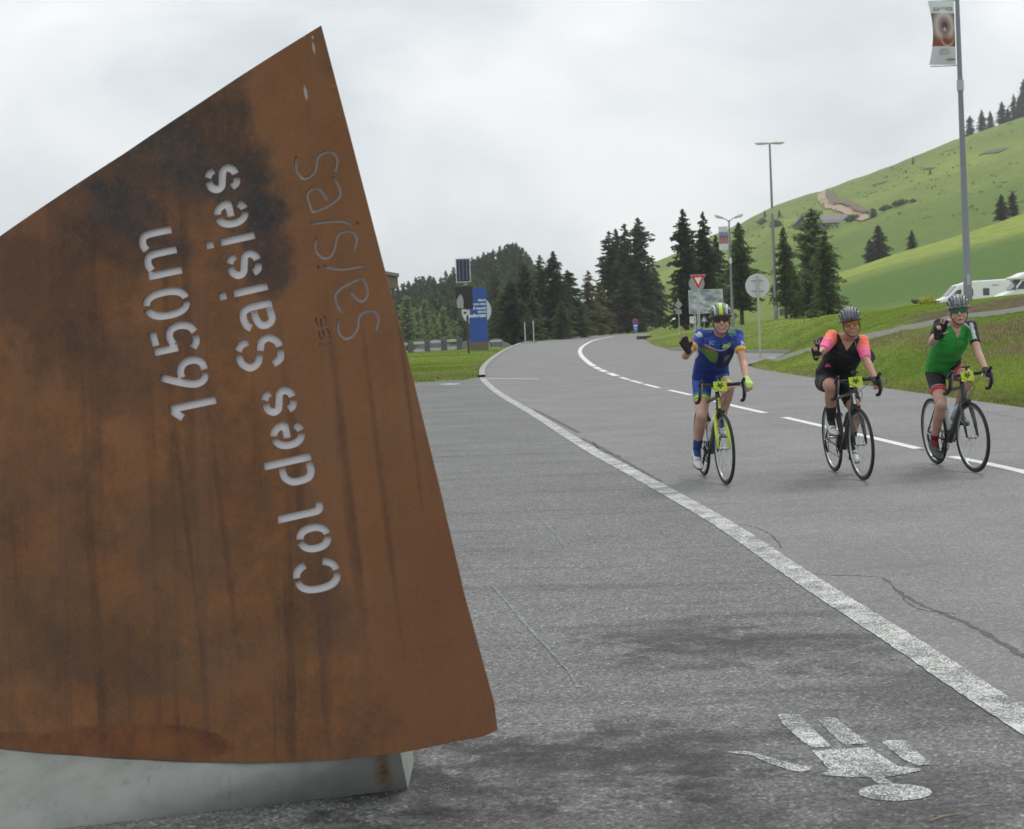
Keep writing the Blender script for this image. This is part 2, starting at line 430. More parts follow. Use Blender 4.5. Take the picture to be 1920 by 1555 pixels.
# dryness (bare, brown, unmown) painted where the soil really is different
def dryness(X, Y):
    d = np.maximum(Y, 1); U = X/d*FPX
    nz = vnoise(X/1.1, Y/1.1, 1)+.6*vnoise(X/.35, Y/.35, 2)
    lo = np.interp(U, [480, 590, 740, 840, 960, 1300], [60, 46, 40.2, 34.6, 32.6, 25])
    hi = np.interp(U, [480, 590, 740, 840, 960, 1300], [60, 50, 43, 40, 38, 31])
    a = smooth01((Y-lo)/2.2+.5)*smooth01((hi-Y)/1.0+.5)*(U > 500)
    lo2 = np.interp(U, [640, 740, 840, 960, 1300], [49, 45.5, 42.5, 40.8, 33]); hi2 = np.interp(U, [640, 740, 840, 960, 1300], [50, 51.5, 48.5, 48, 40.5])
    soil = smooth01((Y-lo2)/1.0+.3)*smooth01((hi2-Y)/1.2+.4)*smooth01((U-690)/120)
    dry = np.clip(a*(.75+nz*1.1), 0, 1)
    s = np.minimum(sdist(X, Y, ROAD), sdist(X, Y, LAY))
    edge = np.where((s > -.3) & (s < 1.3), smooth01(1-s/.9)*(.55+nz), 0)
    dry = np.clip(np.maximum(dry, edge*.8), 0, 1)
    leftp = smooth01((60-Y)/10)*(X < 3)*np.clip(.15+nz*1.4, 0, .8)
    dry = np.maximum(dry, leftp)
    return dry, np.clip(soil*(1.15+nz*.9), 0, 1)
dr, so_ = dryness(TX.ravel(), TY.ravel())
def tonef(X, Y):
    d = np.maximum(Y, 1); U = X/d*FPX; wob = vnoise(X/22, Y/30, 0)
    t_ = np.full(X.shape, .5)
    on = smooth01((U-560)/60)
    band_ = smooth01((Y-(222+10*wob-(U-700)*.02))/9)*smooth01((276-Y)/8); t_ = t_+on*band_*(.55+.3*wob)  # sunlit crest of the near hill, put into the meadow colour as a paler band
    low = smooth01((Y-150)/10)*smooth01(((220+12*wob)-Y)/10); t_ = t_-on*low*(.44+.25*wob)  # cloud shadow on the slope below the crest, painted into the meadow colour
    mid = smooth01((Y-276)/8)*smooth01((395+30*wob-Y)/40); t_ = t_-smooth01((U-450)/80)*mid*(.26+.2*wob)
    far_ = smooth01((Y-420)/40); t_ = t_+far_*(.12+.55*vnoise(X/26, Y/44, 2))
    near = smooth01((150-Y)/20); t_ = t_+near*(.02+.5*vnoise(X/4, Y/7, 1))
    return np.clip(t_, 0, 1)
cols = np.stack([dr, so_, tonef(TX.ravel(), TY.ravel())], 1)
gm = bpy.data.materials.new('meadow'); gm.use_nodes = True; t = gm.node_tree; b = t.nodes['Principled BSDF']; n = t.nodes.new; L = t.links.new
b.inputs['Roughness'].default_value = .95; b.inputs['Specular IOR Level'].default_value = .08
FK = 1.0
at = n('ShaderNodeAttribute'); at.attribute_name = 'Col'; sp = n('ShaderNodeSeparateColor'); L(at.outputs['Color'], sp.inputs[0])
gg = n('ShaderNodeNewGeometry'); P = gg.outputs['Position']
def nn(sc, det=6, ro=.6, vec=None):
    q = n('ShaderNodeTexNoise'); q.inputs['Scale'].default_value = sc; q.inputs['Detail'].default_value = det; q.inputs['Roughness'].default_value = ro
    L(vec or P, q.inputs['Vector']); return q.outputs[0]
def cmix(f, a, b_):
    q = n('ShaderNodeMix'); q.data_type = 'RGBA'
    if isinstance(f, float): q.inputs[0].default_value = f
    else: L(f, q.inputs[0])
    for i, s in ((6, a), (7, b_)):
        if isinstance(s, tuple): q.inputs[i].default_value = (*s, 1)
        else: L(s, q.inputs[i])
    return q.outputs[2]
def mr2(src, a, b_, c=0., d=1.):
    q = n('ShaderNodeMapRange'); q.inputs[1].default_value = a; q.inputs[2].default_value = b_; q.inputs[3].default_value = c; q.inputs[4].default_value = d
    L(src, q.inputs[0]); return q.outputs[0]
c1 = cmix(mr2(nn(.05), .35, .65), (.130, .205, .026), (.205, .275, .040))
c2 = cmix(mr2(nn(.6), .4, .66), c1, (.235, .275, .070))
c3 = cmix(mr2(nn(9, 8, .7), .38, .62), cmix(.55, c2, (.070, .115, .020)), c2)
mpx = n('ShaderNodeMapping'); mpx.inputs['Scale'].default_value = (.05, .02, .28); L(P, mpx.inputs[0])
c3 = cmix(mr2(nn(1.0, 7, .7, mpx.outputs[0]), .52, .70, 0, .45), c3, (.095, .140, .034))
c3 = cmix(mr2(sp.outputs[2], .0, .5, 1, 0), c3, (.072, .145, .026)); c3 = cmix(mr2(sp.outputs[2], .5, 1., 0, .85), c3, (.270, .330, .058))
c3 = cmix(mr2(nn(.42, 9, .72), .45, .66, 0, .55), c3, (.085, .115, .032)); c3 = cmix(mr2(nn(1.7, 8, .75), .50, .70, 0, .35), c3, (.26, .28, .10))
dryc = cmix(mr2(nn(4, 8, .7), .35, .65), (.135, .125, .050), (.26, .235, .115))
c4 = cmix(sp.outputs[0], c3, dryc)
soil = cmix(mr2(nn(3, 8, .7), .35, .65), (.075, .052, .032), (.16, .115, .075))
c5 = cmix(sp.outputs[1], c4, soil)
L(c5, b.inputs['Base Color'])
bp = n('ShaderNodeBump'); bp.inputs['Strength'].default_value = .8; bp.inputs['Distance'].default_value = .08; L(nn(7, 8, .75), bp.inputs['Height']); L(bp.outputs[0], b.inputs['Normal'])
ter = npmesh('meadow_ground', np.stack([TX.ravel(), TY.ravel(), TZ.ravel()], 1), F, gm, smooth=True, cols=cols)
struct(ter)

# --- painted lines
def ribbon(name, pts, width, z, m, kind='structure', jag=0.0, parent=None, zf=None, step=None):
    P = catmull([Vector(p) for p in pts], 10) if len(pts) > 2 else [Vector(p) for p in pts]
    if jag:
        Q = []
        for a, b_ in zip(P[:-1], P[1:]):
            k = max(1, int((b_-a).length/.05))
            for i in range(k): Q.append(a.lerp(b_, i/k))
        P = Q+[P[-1]]
    V = []; n_ = len(P)
    for i, p in enumerate(P):
        t_ = (P[min(i+1, n_-1)]-P[max(i-1, 0)]); t_.z = 0; t_.normalize(); nrm = Vector((-t_.y, t_.x, 0))
        wd = width[0]+(width[1]-width[0])*i/(n_-1) if hasattr(width, '__len__') else width
        j1 = jag*random.uniform(-1, 1) if jag else 0; j2 = jag*random.uniform(-1, 1) if jag else 0
        a = p+nrm*(wd/2+j1); c = p-nrm*(wd/2+j2)
        for q in (a, c): q.z = z if zf is None else zf(q.x, q.y)+z
        V += [a, c]
    Fs = [(2*i, 2*i+1, 2*i+3, 2*i+2) for i in range(n_-1)]
    mb = MB(); mb.add(V, Fs); o = mb.build(name, m, parent)
    bm = bmesh.new(); bm.from_mesh(o.data); bmesh.ops.recalc_face_normals(bm, faces=bm.faces)
    if sum(f.normal.z for f in bm.faces) < 0: bmesh.ops.reverse_faces(bm, faces=bm.faces)
    bm.to_mesh(o.data); bm.free()
    if kind: o['kind'] = kind
    return o
ribbon('edge_line', LINE, .17, .0040, M_PAINT, jag=.0035)
CEN_PX = [(1960,896),(1785,857),(1722,842),(1600,813),(1470,783),(1378,762),(1290,740),(1213,722),(1150,703),(1112,686),(1091,668),(1088,656),(1098,646),(1116,638),(1150,631)]
CEN = [Vector((5.05, -10, 0)), Vector((4.95, 8, 0))]+[ground(*p) for p in CEN_PX]
CS = catmull(CEN, 16)
clen = [0.0]
for a, b_ in zip(CS[:-1], CS[1:]): clen.append(clen[-1]+(b_-a).length)
def c_at(s):
    i = min(max(int(np.searchsorted(clen, s))-1, 0), len(CS)-2); t_ = (s-clen[i])/(clen[i+1]-clen[i]); return CS[i].lerp(CS[i+1], t_)
def s_of(px, py):
    p = ground(px, py); return min(zip([(q-p).length for q in CS], clen))[1]
dash = [(s_of(1722,842), s_of(1470,783)), (s_of(1960,896), s_of(1785,857)), (s_of(1440,774), s_of(1325,749)), (s_of(1290,741), s_of(1254,732)), (s_of(1243,728), s_of(1214,721)), (s_of(1206,719), s_of(1187,714)),
        (s_of(1180,712.5), s_of(1163,707.5)), (s_of(1156,705), s_of(1143,700)), (s_of(1137,698), s_of(1127,693)), (s_of(1124,692), s_of(1118,688))]
s0 = dash[1][0]
for k in range(5): dash.append((s0-2.2-(k+1)*9+9-6.8, s0-2.2-(k+1)*9+9))
dash.append((s_of(1116,687), clen[-1]))
for a, b_ in dash:
    a, b_ = min(a, b_), max(a, b_)
    if b_ < 6: continue
    k = max(3, int((b_-a)/1.2)); ribbon('centre_line_dash', [c_at(a+(b_-a)*i/k) for i in range(k+1)], .13 if b_ < 60 else .2, .005, M_PAINT3, jag=.004)
# faint transverse line near the lay-by end
ribbon('road_joint', [ground(910,710), ground(960,710.5), ground(1010,711)], .12, .005, M_PAINT3)
# cracks
def crack(pts, w0, w1, jag=.012):
    ribbon('road_crack', [ground(*p) for p in pts], (w0, w1), .0032, M_TAR, jag=jag)
crack([(1492,1072),(1545,1079),(1605,1080),(1655,1084)], .012, .014, .008)
crack([(1655,1084),(1700,1120),(1745,1143),(1800,1165),(1850,1190),(1925,1235)], .02, .035, .012)
crack([(1690,1118),(1720,1142),(1790,1152)], .012, .01, .007)
crack([(1240,922),(1300,950),(1345,975),(1395,1010),(1450,1045),(1500,1074)], .03, .05, .016)
crack([(1370,982),(1410,988),(1445,1003),(1466,1028)], .014, .012, .010)
crack([(1090,822),(1130,842),(1190,876),(1240,904)], .05, .05, .02)
crack([(1000,768),(1040,788),(1085,812)], .06, .07, .02)
crack([(1112,828),(1125,845),(1160,855),(1185,862)], .02, .015, .02)
crack([(1848,773),(1880,779),(1925,789)], .03, .02, .02)
crack([(1530,795),(1580,805),(1640,818),(1735,846)], .02, .02, .015)
M_SCR = asphalt('scuffed_asphalt', (.165, .168, .165), .35, [])
for pts in [[(925,1100),(985,1170),(1050,1240),(1085,1290)], [(1000,960),(1040,1000),(1065,1035)]]: ribbon('scuff_mark', [ground(*p) for p in pts], .018, .0025, M_SCR, jag=.006)
# pictogram of a pedestrian
zp = lambda pts: [g2(1350+x/4.267, 1300+y/4.267) for x, y in pts]
pic = tag(bpy.data.objects.new('pedestrian_pictogram', None), 'worn white pedestrian figure painted on the lay-by asphalt, head towards the camera', 'road marking'); COL.objects.link(pic)
shapes = [('leg', [(460,178),(520,165),(640,175),(680,230),(750,290),(890,430),(740,440),(660,390),(500,250)]),
 ('leg', [(765,205),(920,195),(980,250),(1195,405),(990,418),(880,320)]),
 ('arm', [(1295,395),(1340,380),(1490,385),(1540,440),(1685,560),(1680,580),(1580,580),(1470,540)]),
 ('torso', [(735,465),(1190,435),(1360,550),(1430,590),(1615,610),(1600,625),(1450,655),(1310,680),(1385,728),(1260,728),(1195,675),(1080,680),(810,660),(870,615),(800,530)]),
 ('head', [(1400+295*math.cos(a), 798+68*math.sin(a)) for a in np.linspace(0, 2*math.pi, 28, endpoint=False)]),
 ('arm', [(60,474),(200,463),(300,488),(500,545),(720,595),(727,615),(660,635),(560,620),(400,570),(250,502),(120,486)])]
pc = ground(1600, 1430); pic.location = (pc.x, pc.y, 0.0)
for nm, pts in shapes:
    o = sheet(nm, zp(pts), .0025, M_PAINT2, kind=None); o.parent = pic
    for v in o.data.vertices: v.co.x -= pc.x; v.co.y -= pc.y
# white patch on lay-by far end, footpath, kerbs
ribbon('painted_patch', [ground(830,721), ground(858,721)], .35, .008, M_PAINT3)
M_PATH = mat('pale_footpath', (.44,.425,.39), .9, var=.2, scale=3, bump=.3)
PATH = [hit(px, py, 24, 90) for px, py in [(1440,676),(1500,664),(1560,648),(1620,633),(1700,617),(1780,603),(1850,593),(1925,583)]]
PATH.append(PATH[-1]+(PATH[-1]-PATH[-2])*1.5)
fp = catmull(PATH, 8); mbp = MB(); Vp = []
zs_ = np.array([float(base_h(np.array([q.x]), np.array([q.y]))[0]) for q in fp])
for i, q in enumerate(fp):
    t_ = (fp[min(i+1, len(fp)-1)]-fp[max(i-1, 0)]); t_.z = 0; t_.normalize(); nr_ = Vector((-t_.y, t_.x, 0)); z_ = zs_[i]+.10
    Vp += [Vector((q.x, q.y, z_-.4))+nr_*.13, Vector((q.x, q.y, z_))+nr_*.11, Vector((q.x, q.y, z_))-nr_*.11, Vector((q.x, q.y, z_-.4))-nr_*.13]
mbp.add(Vp, [(4*i+k, 4*i+k+1, 4*i+5+k, 4*i+4+k) for i in range(len(fp)-1) for k in range(3)])
o = mbp.build('footpath', M_PATH); fix_normals(o); struct(o)
M_CONC = mat('pale_concrete', (.36,.37,.35), .85, var=.12, scale=6, bump=.3)
M_KERB = mat('kerb_concrete', (.30,.295,.27), .9, var=.2, scale=8, bump=.3)
def kerb(name, pts, w_=.16, h_=.12, z0=0.0):
    P = catmull([Vector(p) for p in pts], 5); mb = MB(); n_ = len(P)
    V = []
    for i, p in enumerate(P):
        t_ = (P[min(i+1, n_-1)]-P[max(i-1, 0)]); t_.z = 0; t_.normalize(); nr_ = Vector((-t_.y, t_.x, 0))
        V += [p+nr_*w_/2+Vector((0,0,z0-.05)), p+nr_*w_*.42+Vector((0,0,z0+h_)), p-nr_*w_*.42+Vector((0,0,z0+h_)), p-nr_*w_/2+Vector((0,0,z0-.05))]
    Fs = []
    for i in range(n_-1):
        for k in range(3): Fs.append((4*i+k, 4*i+k+1, 4*i+4+k+1, 4*i+4+k))
    mb.add(V, Fs); o = mb.build(name, M_KERB); fix_normals(o); return struct(o)
kerb('kerb', [ground(*p) for p in [(1258,657),(1300,659),(1350,661),(1420,662),(1480,663),(1515,664)]])
kerb('kerb', [ground(*p) for p in [(904,708),(907,691),(926,672),(951,656),(976,645)]], .22, .08)
# ================================================================== THE RUSTED STEEL SIGN
def f_panel(X, Z=0): return 5.70+.26*(X+.75)**2
def on_panel(px, py):
    U, V = UV(px, py); d = 5.7
    for _ in range(12): d = f_panel(U*d/FPX)
    return Vector((U*d/FPX, d, CH+V*d/FPX))
sign = thing('steel_sign', 'tall sail-shaped rusted steel sign with cut-out lettering Col des Saisies 1650m on a plinth', 'sign', (-.9, 5.72, .15))
S0 = Vector((-.9, 5.72, .15))
# rust material
rm = bpy.data.materials.new('rusted_steel'); rm.use_nodes = True; t = rm.node_tree; b = t.nodes['Principled BSDF']; n = t.nodes.new; L = t.links.new
gg = n('ShaderNodeTexCoord'); P = gg.outputs['Object']
def blob_mask(cx, cz, rx, rz, ang_=0, soft=.6, namp=.9, nsc=5, thr=.75):
    """1 inside an irregular stain around (cx,cz)"""
    m1 = n('ShaderNodeMapping'); m1.vector_type = 'TEXTURE'; m1.inputs['Location'].default_value = (cx, 0, cz); m1.inputs['Rotation'].default_value = (0, ang_, 0); m1.inputs['Scale'].default_value = (rx, 100, rz)
    L(P, m1.inputs[0])
    ln = n('ShaderNodeVectorMath'); ln.operation = 'LENGTH'; L(m1.outputs[0], ln.inputs[0])
    q = n('ShaderNodeMath'); q.operation = 'ADD'; L(ln.outputs['Value'], q.inputs[0]); L(mr2(nn(nsc, 12, .74, P), .25, .75, -namp/2, namp/2), q.inputs[1])
    return mr2(q.outputs[0], thr, thr+soft, 1, 0)
def fm(a, k):
    q = n('ShaderNodeMath'); q.operation = 'MULTIPLY'
    for i, s in enumerate((a, k)):
        if isinstance(s, (int, float)): q.inputs[i].default_value = s
        else: L(s, q.inputs[i])
    return q.outputs[0]
base = cmix(mr2(nn(1.6, 8, .6, P), .32, .68), (.172, .074, .027), (.285, .130, .050))
base = cmix(mr2(nn(5, 9, .7, P), .42, .66), base, (.105, .056, .030))
base = cmix(mr2(nn(2.7, 8, .68, P), .56, .70, 0, .7), base, (.20, .070, .022))
base = cmix(fm(mr2(nn(60, 6, .7, P), .5, .75), .35), base, (.060, .036, .024))
ms = n('ShaderNodeMapping'); ms.inputs['Scale'].default_value = (14, 1, .55); ms.inputs['Rotation'].default_value = (0, R(-5), 0); L(P, ms.inputs[0])
base = cmix(mr2(nn(1.0, 6, .6, ms.outputs[0]), .52, .66, 0, .62), base, (.062, .030, .022))       # runs
ms2 = n('ShaderNodeMapping'); ms2.inputs['Scale'].default_value = (5, 1, .3); ms2.inputs['Location'].default_value = (4, 2, 1); L(P, ms2.inputs[0])
base = cmix(mr2(nn(1.0, 5, .6, ms2.outputs[0]), .52, .66, 0, .55), base, (.200, .098, .058))
def pp(px, py): q = on_panel(px, py)-S0; return q.x, q.z
# right hand strip: smoother and more orange
x1, z1 = pp(640, 200); x2, z2 = pp(790, 1250)
q = pp(610, 650); strip = blob_mask(q[0]+.05, q[1], .27, 1.5, R(-14), soft=.18, namp=.22, nsc=2.5, thr=.92)
base = cmix(fm(strip, .75), base, cmix(mr2(nn(2.2, 6, .6, P), .35, .65), (.185, .080, .032), (.225, .112, .053)))
q = pp(880, 1200); base = cmix(fm(blob_mask(*q, .28, .5, 0, .5, .5), .45), base, (.175, .068, .036))
for (px, py, rx, rz, a_, c_, k_) in [
    (330, 260, .38, .28, R(30), (.040,.036,.036), .85), (200, 430, .30, .14, R(20), (.050,.036,.032), .75), (420, 230, .12, .36, R(-12), (.050,.036,.028), .9),
    (360, 300, .30, .10, R(35), (.034,.037,.042), .9), (250, 400, .20, .08, R(25), (.036,.039,.044), .85),
    (505, 480, .085, .14, R(-10), (.030,.033,.038), .9), (60, 520, .35, .22, R(20), (.060,.034,.026), .7),
    (200, 680, .30, .16, R(10), (.070,.042,.030), .6), (60, 1180, .45, .20, 0, (.095,.060,.036), .45), (400, 1250, .34, .10, R(-4), (.140,.090,.052), .35),
    (170, 1230, .30, .12, 0, (.070,.042,.030), .55), (600, 1100, .10, .30, R(-12), (.085,.052,.036), .6), (330, 1060, .20, .30, 0, (.105,.066,.040), .5)]:
    q = pp(px, py); base = cmix(fm(blob_mask(q[0], q[1], rx*1.1, rz*1.1, a_, .50, 1.4, 4.0, .58), k_*.84), base, c_)
# wavy tide mark along the foot
for (px, py, rx, rz, k_) in [(250, 1395, .40, .085, .85), (60, 1400, .24, .06, .7)]:
    q = pp(px, py); base = cmix(fm(blob_mask(q[0], q[1], rx, rz, 0, .10, .5, 4), k_), base, cmix(mr2(nn(6, 7, .7, P), .4, .6), (.10, .036, .018), (.20, .075, .024)))
# two vertical drips under the small cut letters, bird lime near the apex
for (px, py, rx, rz) in [(645, 830, .010, .55), (715, 900, .008, .6), (560, 900, .012, .5), (420, 1000, .010, .45), (352, 1000, .007, .5), (660, 1000, .016, .42), (760, 700, .006, .5)]:
    q = pp(px, py); base = cmix(fm(blob_mask(q[0], q[1], rx*1.1, rz*.8, R(-5), .9, 1.2, 7, .6), .42), base, (.060, .030, .022))
for (px, py, rx, rz) in [(573, 174, .005, .022), (588, 90, .004, .018), (586, 70, .003, .006), (570, 68, .002, .006)]:
    q = pp(px, py); base = cmix(fm(blob_mask(q[0], q[1], rx, rz, R(-8), .6, .5, 60, .7), .85), base, (.45, .44, .42))
base = cmix(mr2(nn(7, 12, .8, P), .46, .64, 0, .35), base, (.225, .098, .040))
base = cmix(mr2(nn(130, 5, .75, P), .50, .72, 0, .40), base, (.070, .038, .026))
base = cmix(mr2(nn(75, 5, .75, P), .55, .72, 0, .50), base, (.28, .115, .042))
msc = n('ShaderNodeMapping'); msc.inputs['Scale'].default_value = (9, 9, 60); msc.inputs['Rotation'].default_value = (0, R(40), 0); L(P, msc.inputs[0])
qs = pp(330, 340); base = cmix(fm(mr2(nn(1.0, 6, .7, msc.outputs[0]), .56, .66, 0, .6), blob_mask(qs[0], qs[1], .36, .16, R(32), .5, .9, 5, .6)), base, (.075, .080, .088))
L(base, b.inputs['Base Color'])
b.inputs['Roughness'].default_value = .72; b.inputs['Specular IOR Level'].default_value = .35
bp = n('ShaderNodeBump'); bp.inputs['Strength'].default_value = .25; bp.inputs['Distance'].default_value = .003; L(nn(40, 8, .7, P), bp.inputs['Height']); L(bp.outputs[0], b.inputs['Normal'])
MATS['rust'] = rm
M_EDGE = mat('rust_cut_edge', (.16,.05,.018), .8, var=.3, scale=30)
M_GALV = mat('pale_backing_sheet', (.82,.82,.86), .55, var=.04, scale=3)

def arc(cx, cy, rx, ry, a0, a1, n_=14, ex=2.0):
    out = []
    for i in range(n_+1):
        a = R(a0+(a1-a0)*i/n_); c, s = math.cos(a), math.sin(a)
        k = (abs(c)**ex+abs(s)**ex)**(-1/ex) if ex != 2 else 1
        out.append((cx+rx*c*k, cy+ry*s*k))
    return out
def cm2(P_, n_=7): return [(p.x, p.y) for p in catmull([Vector((x, y, 0)) for x, y in P_], n_)]
def gl_o(): return [arc(27, 33, 19.5, 26, 97, 263, ex=2.3), arc(27, 33, 19.5, 26, -83, 83, ex=2.3)]
def gl_C(): return [arc(32, 45, 25, 38, 97, 263, ex=2.5), arc(32, 45, 25, 38, 84, 24, 8, 2.5), arc(32, 45, 25, 38, -84, -24, 8, 2.5)]
def gl_e(): return [arc(27, 33, 19.5, 26, 98, 262, ex=2.2), arc(27, 33, 19.5, 26, 82, 3, 9, 2.2)+[(46.5, 34), (40, 34), (21, 35)], arc(27, 33, 19.5, 26, -82, -38, 6, 2.2)]
def gl_s(): return [cm2([(46, 45), (42, 54), (34, 59)]), cm2([(28, 59), (16, 57), (9.5, 48), (13, 38), (27, 33), (41, 28), (45, 18), (38, 9), (30, 7)]), cm2([(24, 7), (13, 10), (8, 20)])]
def gl_S(): return [cm2([(58, 62), (54, 76), (44, 84.5)]), cm2([(37, 85), (20, 83), (9, 69), (16, 53), (30, 47)]), cm2([(36, 44), (52, 37), (57, 22), (46, 9), (36, 7)]), cm2([(30, 7), (14, 11), (7, 27)])]
def gl_a(): return [[(46, 0), (46, 20)]+cm2([(46, 40), (41, 55), (26, 59.5), (13, 56), (7, 49)]), cm2([(37, 37), (22, 36.5), (9, 30), (8, 17), (15, 8), (28, 7), (38, 8)])]
def gl_i(): return [[(0, 0), (0, 66)], [(0, 79), (0, 94)]]
def gl_d(): return [[(0, 0), (0, 91)], cm2([(-10, 59), (-28, 58), (-39, 46), (-40, 30), (-37, 14), (-26, 7), (-10, 7)])]
def gl_l(): return [[(-103, 91), (-103, 40)]+cm2([(-103, 16), (-99, 9), (-86, 7.5)])]
def gl_1(): return [[(0, 0), (0, 88)], [(-21, 69), (-3, 86)]]
def gl_6(): return [cm2([(60, 7), (74, 9), (82, 22), (80, 40), (68, 51), (54, 52)]), [(62, 90), (50, 66)]+cm2([(41, 46), (37, 28), (42, 13), (54, 7)])]
def gl_5(): return [[(111, 44), (111, 91)], [(122, 84), (149, 84)], cm2([(118, 51), (132, 55), (146, 49), (151, 31), (145, 14), (133, 7)]), cm2([(127, 7), (114, 9), (104, 18)])]
def gl_0(): return [arc(196, 44.5, 22, 37.5, 98, 262, ex=2.5), arc(196, 44.5, 22, 37.5, -82, 82, ex=2.5)]
def gl_m(): return [[(252.5, 0), (252.5, 66)]]+[cm2([(x-30, 55), (x-18, 59.5), (x-4, 55), (x, 42)])+[(x, 20), (x, 0)] for x in (292, 331)]
strokes = []      # (list of px points, width px)
def line(O, e1, e2, items, w_, sc=1.0):
    for off, gl in items:
        for st in gl: strokes.append(([(O[0]+e1[0]*(s+off)+e2[0]*h*sc, O[1]+e1[1]*(s+off)+e2[1]*h*sc) for s, h in st], w_))
E1 = (-.247, -.969); E2 = (-.976, .217)
line((583, 856), E1, E2, [(-253, gl_C()), (-178, gl_o()), (0, gl_l()), (0, gl_d()), (22, gl_e()), (87, gl_s()), (178, gl_S()), (252, gl_a()), (329.5, gl_i()), (352, gl_s()), (428.6, gl_i()), (451, gl_e()), (518, gl_s())], 14.6)
line((404.6, 749.8), (-.253, -.967), (-.978, .205), [(0, gl_1()), (0, gl_6()), (0, gl_5()), (0, gl_0()), (0, gl_m())], 14.6)
A_ = lambda pts: [(540+x/7.775, 280+y/7.775) for x, y in pts]
B_ = lambda pts: [(560+x/8.639, 480+y/8.639) for x, y in pts]
script = [A_([(125,108),(112,200),(118,300),(160,380),(235,430),(330,390),(400,300),(415,200),(440,110),(500,60),(600,32),(680,80),(715,150),(708,240),(690,330)]),
 A_([(650,405),(700,470),(745,560),(762,640),(735,710),(660,780),(560,840),(450,885),(360,910),(320,830),(285,720),(290,640),(340,580),(420,570),(490,620),(540,690),(572,750)]),
 A_([(320,1095),(500,1065),(680,1048),(820,1058),(915,1100)]), A_([(990,1075),(1030,1085)]),
 A_([(415,1285),(393,1370),(405,1480),(450,1545),(530,1590),(620,1560),(680,1440),(705,1330),(745,1240),(860,1190),(950,1220),(1000,1310),(985,1400),(965,1480)]),
 B_([(298,180),(332,180)]), B_([(410,165),(560,205),(740,215),(920,185),(1080,150)]),
 B_([(822,540),(870,630),(940,700),(1020,740),(1090,680),(1115,600),(1095,490),(1035,370),(920,400),(800,460),(680,530),(605,610),(590,700),(620,800),(670,880),(720,930)]),
 B_([(655,1015),(635,1100),(640,1220),(690,1300),(770,1345),(880,1290),(950,1180),(965,1060),(1000,960),(1100,900),(1200,890),(1275,960),(1292,1060),(1270,1150),(1255,1220)])]
for sc_ in script: strokes.append((sc_, 4.9))
for sc_ in [B_([(295,990),(278,1060),(318,1140)]), B_([(360,1020),(366,1080),(378,1140)]), B_([(400,965),(440,1020),(450,1140)]),
            B_([(335,1230),(345,1310),(390,1350)]), B_([(395,1200),(406,1250),(420,1310)]), B_([(455,1185),(500,1240),(505,1330)]), B_([(330,1440),(430,1428),(540,1415)])]: strokes.append((sc_, 2.6))
cut = MB()
def outline(pts, w_):
    if len(pts) > 2 and w_ < 10: pts = cm2(pts, 5)
    n_ = len(pts); L_ = []; R_ = []
    for i in range(n_):
        a = pts[max(i-1, 0)]; c = pts[min(i+1, n_-1)]; dx, dy = c[0]-a[0], c[1]-a[1]; l = math.hypot(dx, dy) or 1
        nx, ny = -dy/l, dx/l; L_.append((pts[i][0]+nx*w_/2, pts[i][1]+ny*w_/2)); R_.append((pts[i][0]-nx*w_/2, pts[i][1]-ny*w_/2))
    return L_, R_
for pts, w_ in strokes:
    if w_ > 10 and len(pts) == 2: pass
    Lp, Rp = outline(pts, w_)
    n_ = len(Lp); V = []
    for pl in (Lp, Rp):
        for q in pl:
            w3 = on_panel(*q)-S0; V.append((w3.x, w3.z))
    V3 = [(x, -.7, z) for x, z in V]+[(x, .9, z) for x, z in V]
    m_ = 2*n_; F_ = []
    for i in range(n_-1):
        F_.append((i, i+1, n_+i+1, n_+i)); F_.append((m_+i, m_+n_+i, m_+n_+i+1, m_+i+1))
        F_.append((i, m_+i, m_+i+1, i+1)); F_.append((n_+i, n_+i+1, m_+n_+i+1, m_+n_+i))
    F_.append((0, n_, m_+n_, m_)); F_.append((n_-1, m_+n_-1, m_+2*n_-1, 2*n_-1))
    cut.add(V3, F_)
cutter = cut.build('cutter', M_EDGE); fix_normals(cutter)
OUT_PX = [(602,48),(655,250),(712,470),(770,692),(822,905),(870,1112),(905,1240),(926,1316),(933,1369),(905,1382),(860,1390),(752,1412),(640,1424),(520,1430),(400,1429),(280,1424),(150,1416),(0,1404),(-150,1392),(-300,1380),(-420,1372),(-420,722),(0,443),(230,290),(380,190),(455,140)]
def outl_prism(inset=0):
    c = np.mean(np.array(OUT_PX), 0); V = []
    for x, y in OUT_PX:
        if inset: dx, dy = c[0]-x, c[1]-y; l = math.hypot(dx, dy); x += dx/l*inset; y += dy/l*inset
        q = on_panel(x, y)-S0; V.append((q.x, -.8, q.z))
    mb = MB(); mb.prism(V, (0, 2.2, 0)); o = mb.build('outline', M_EDGE); fix_normals(o); return o
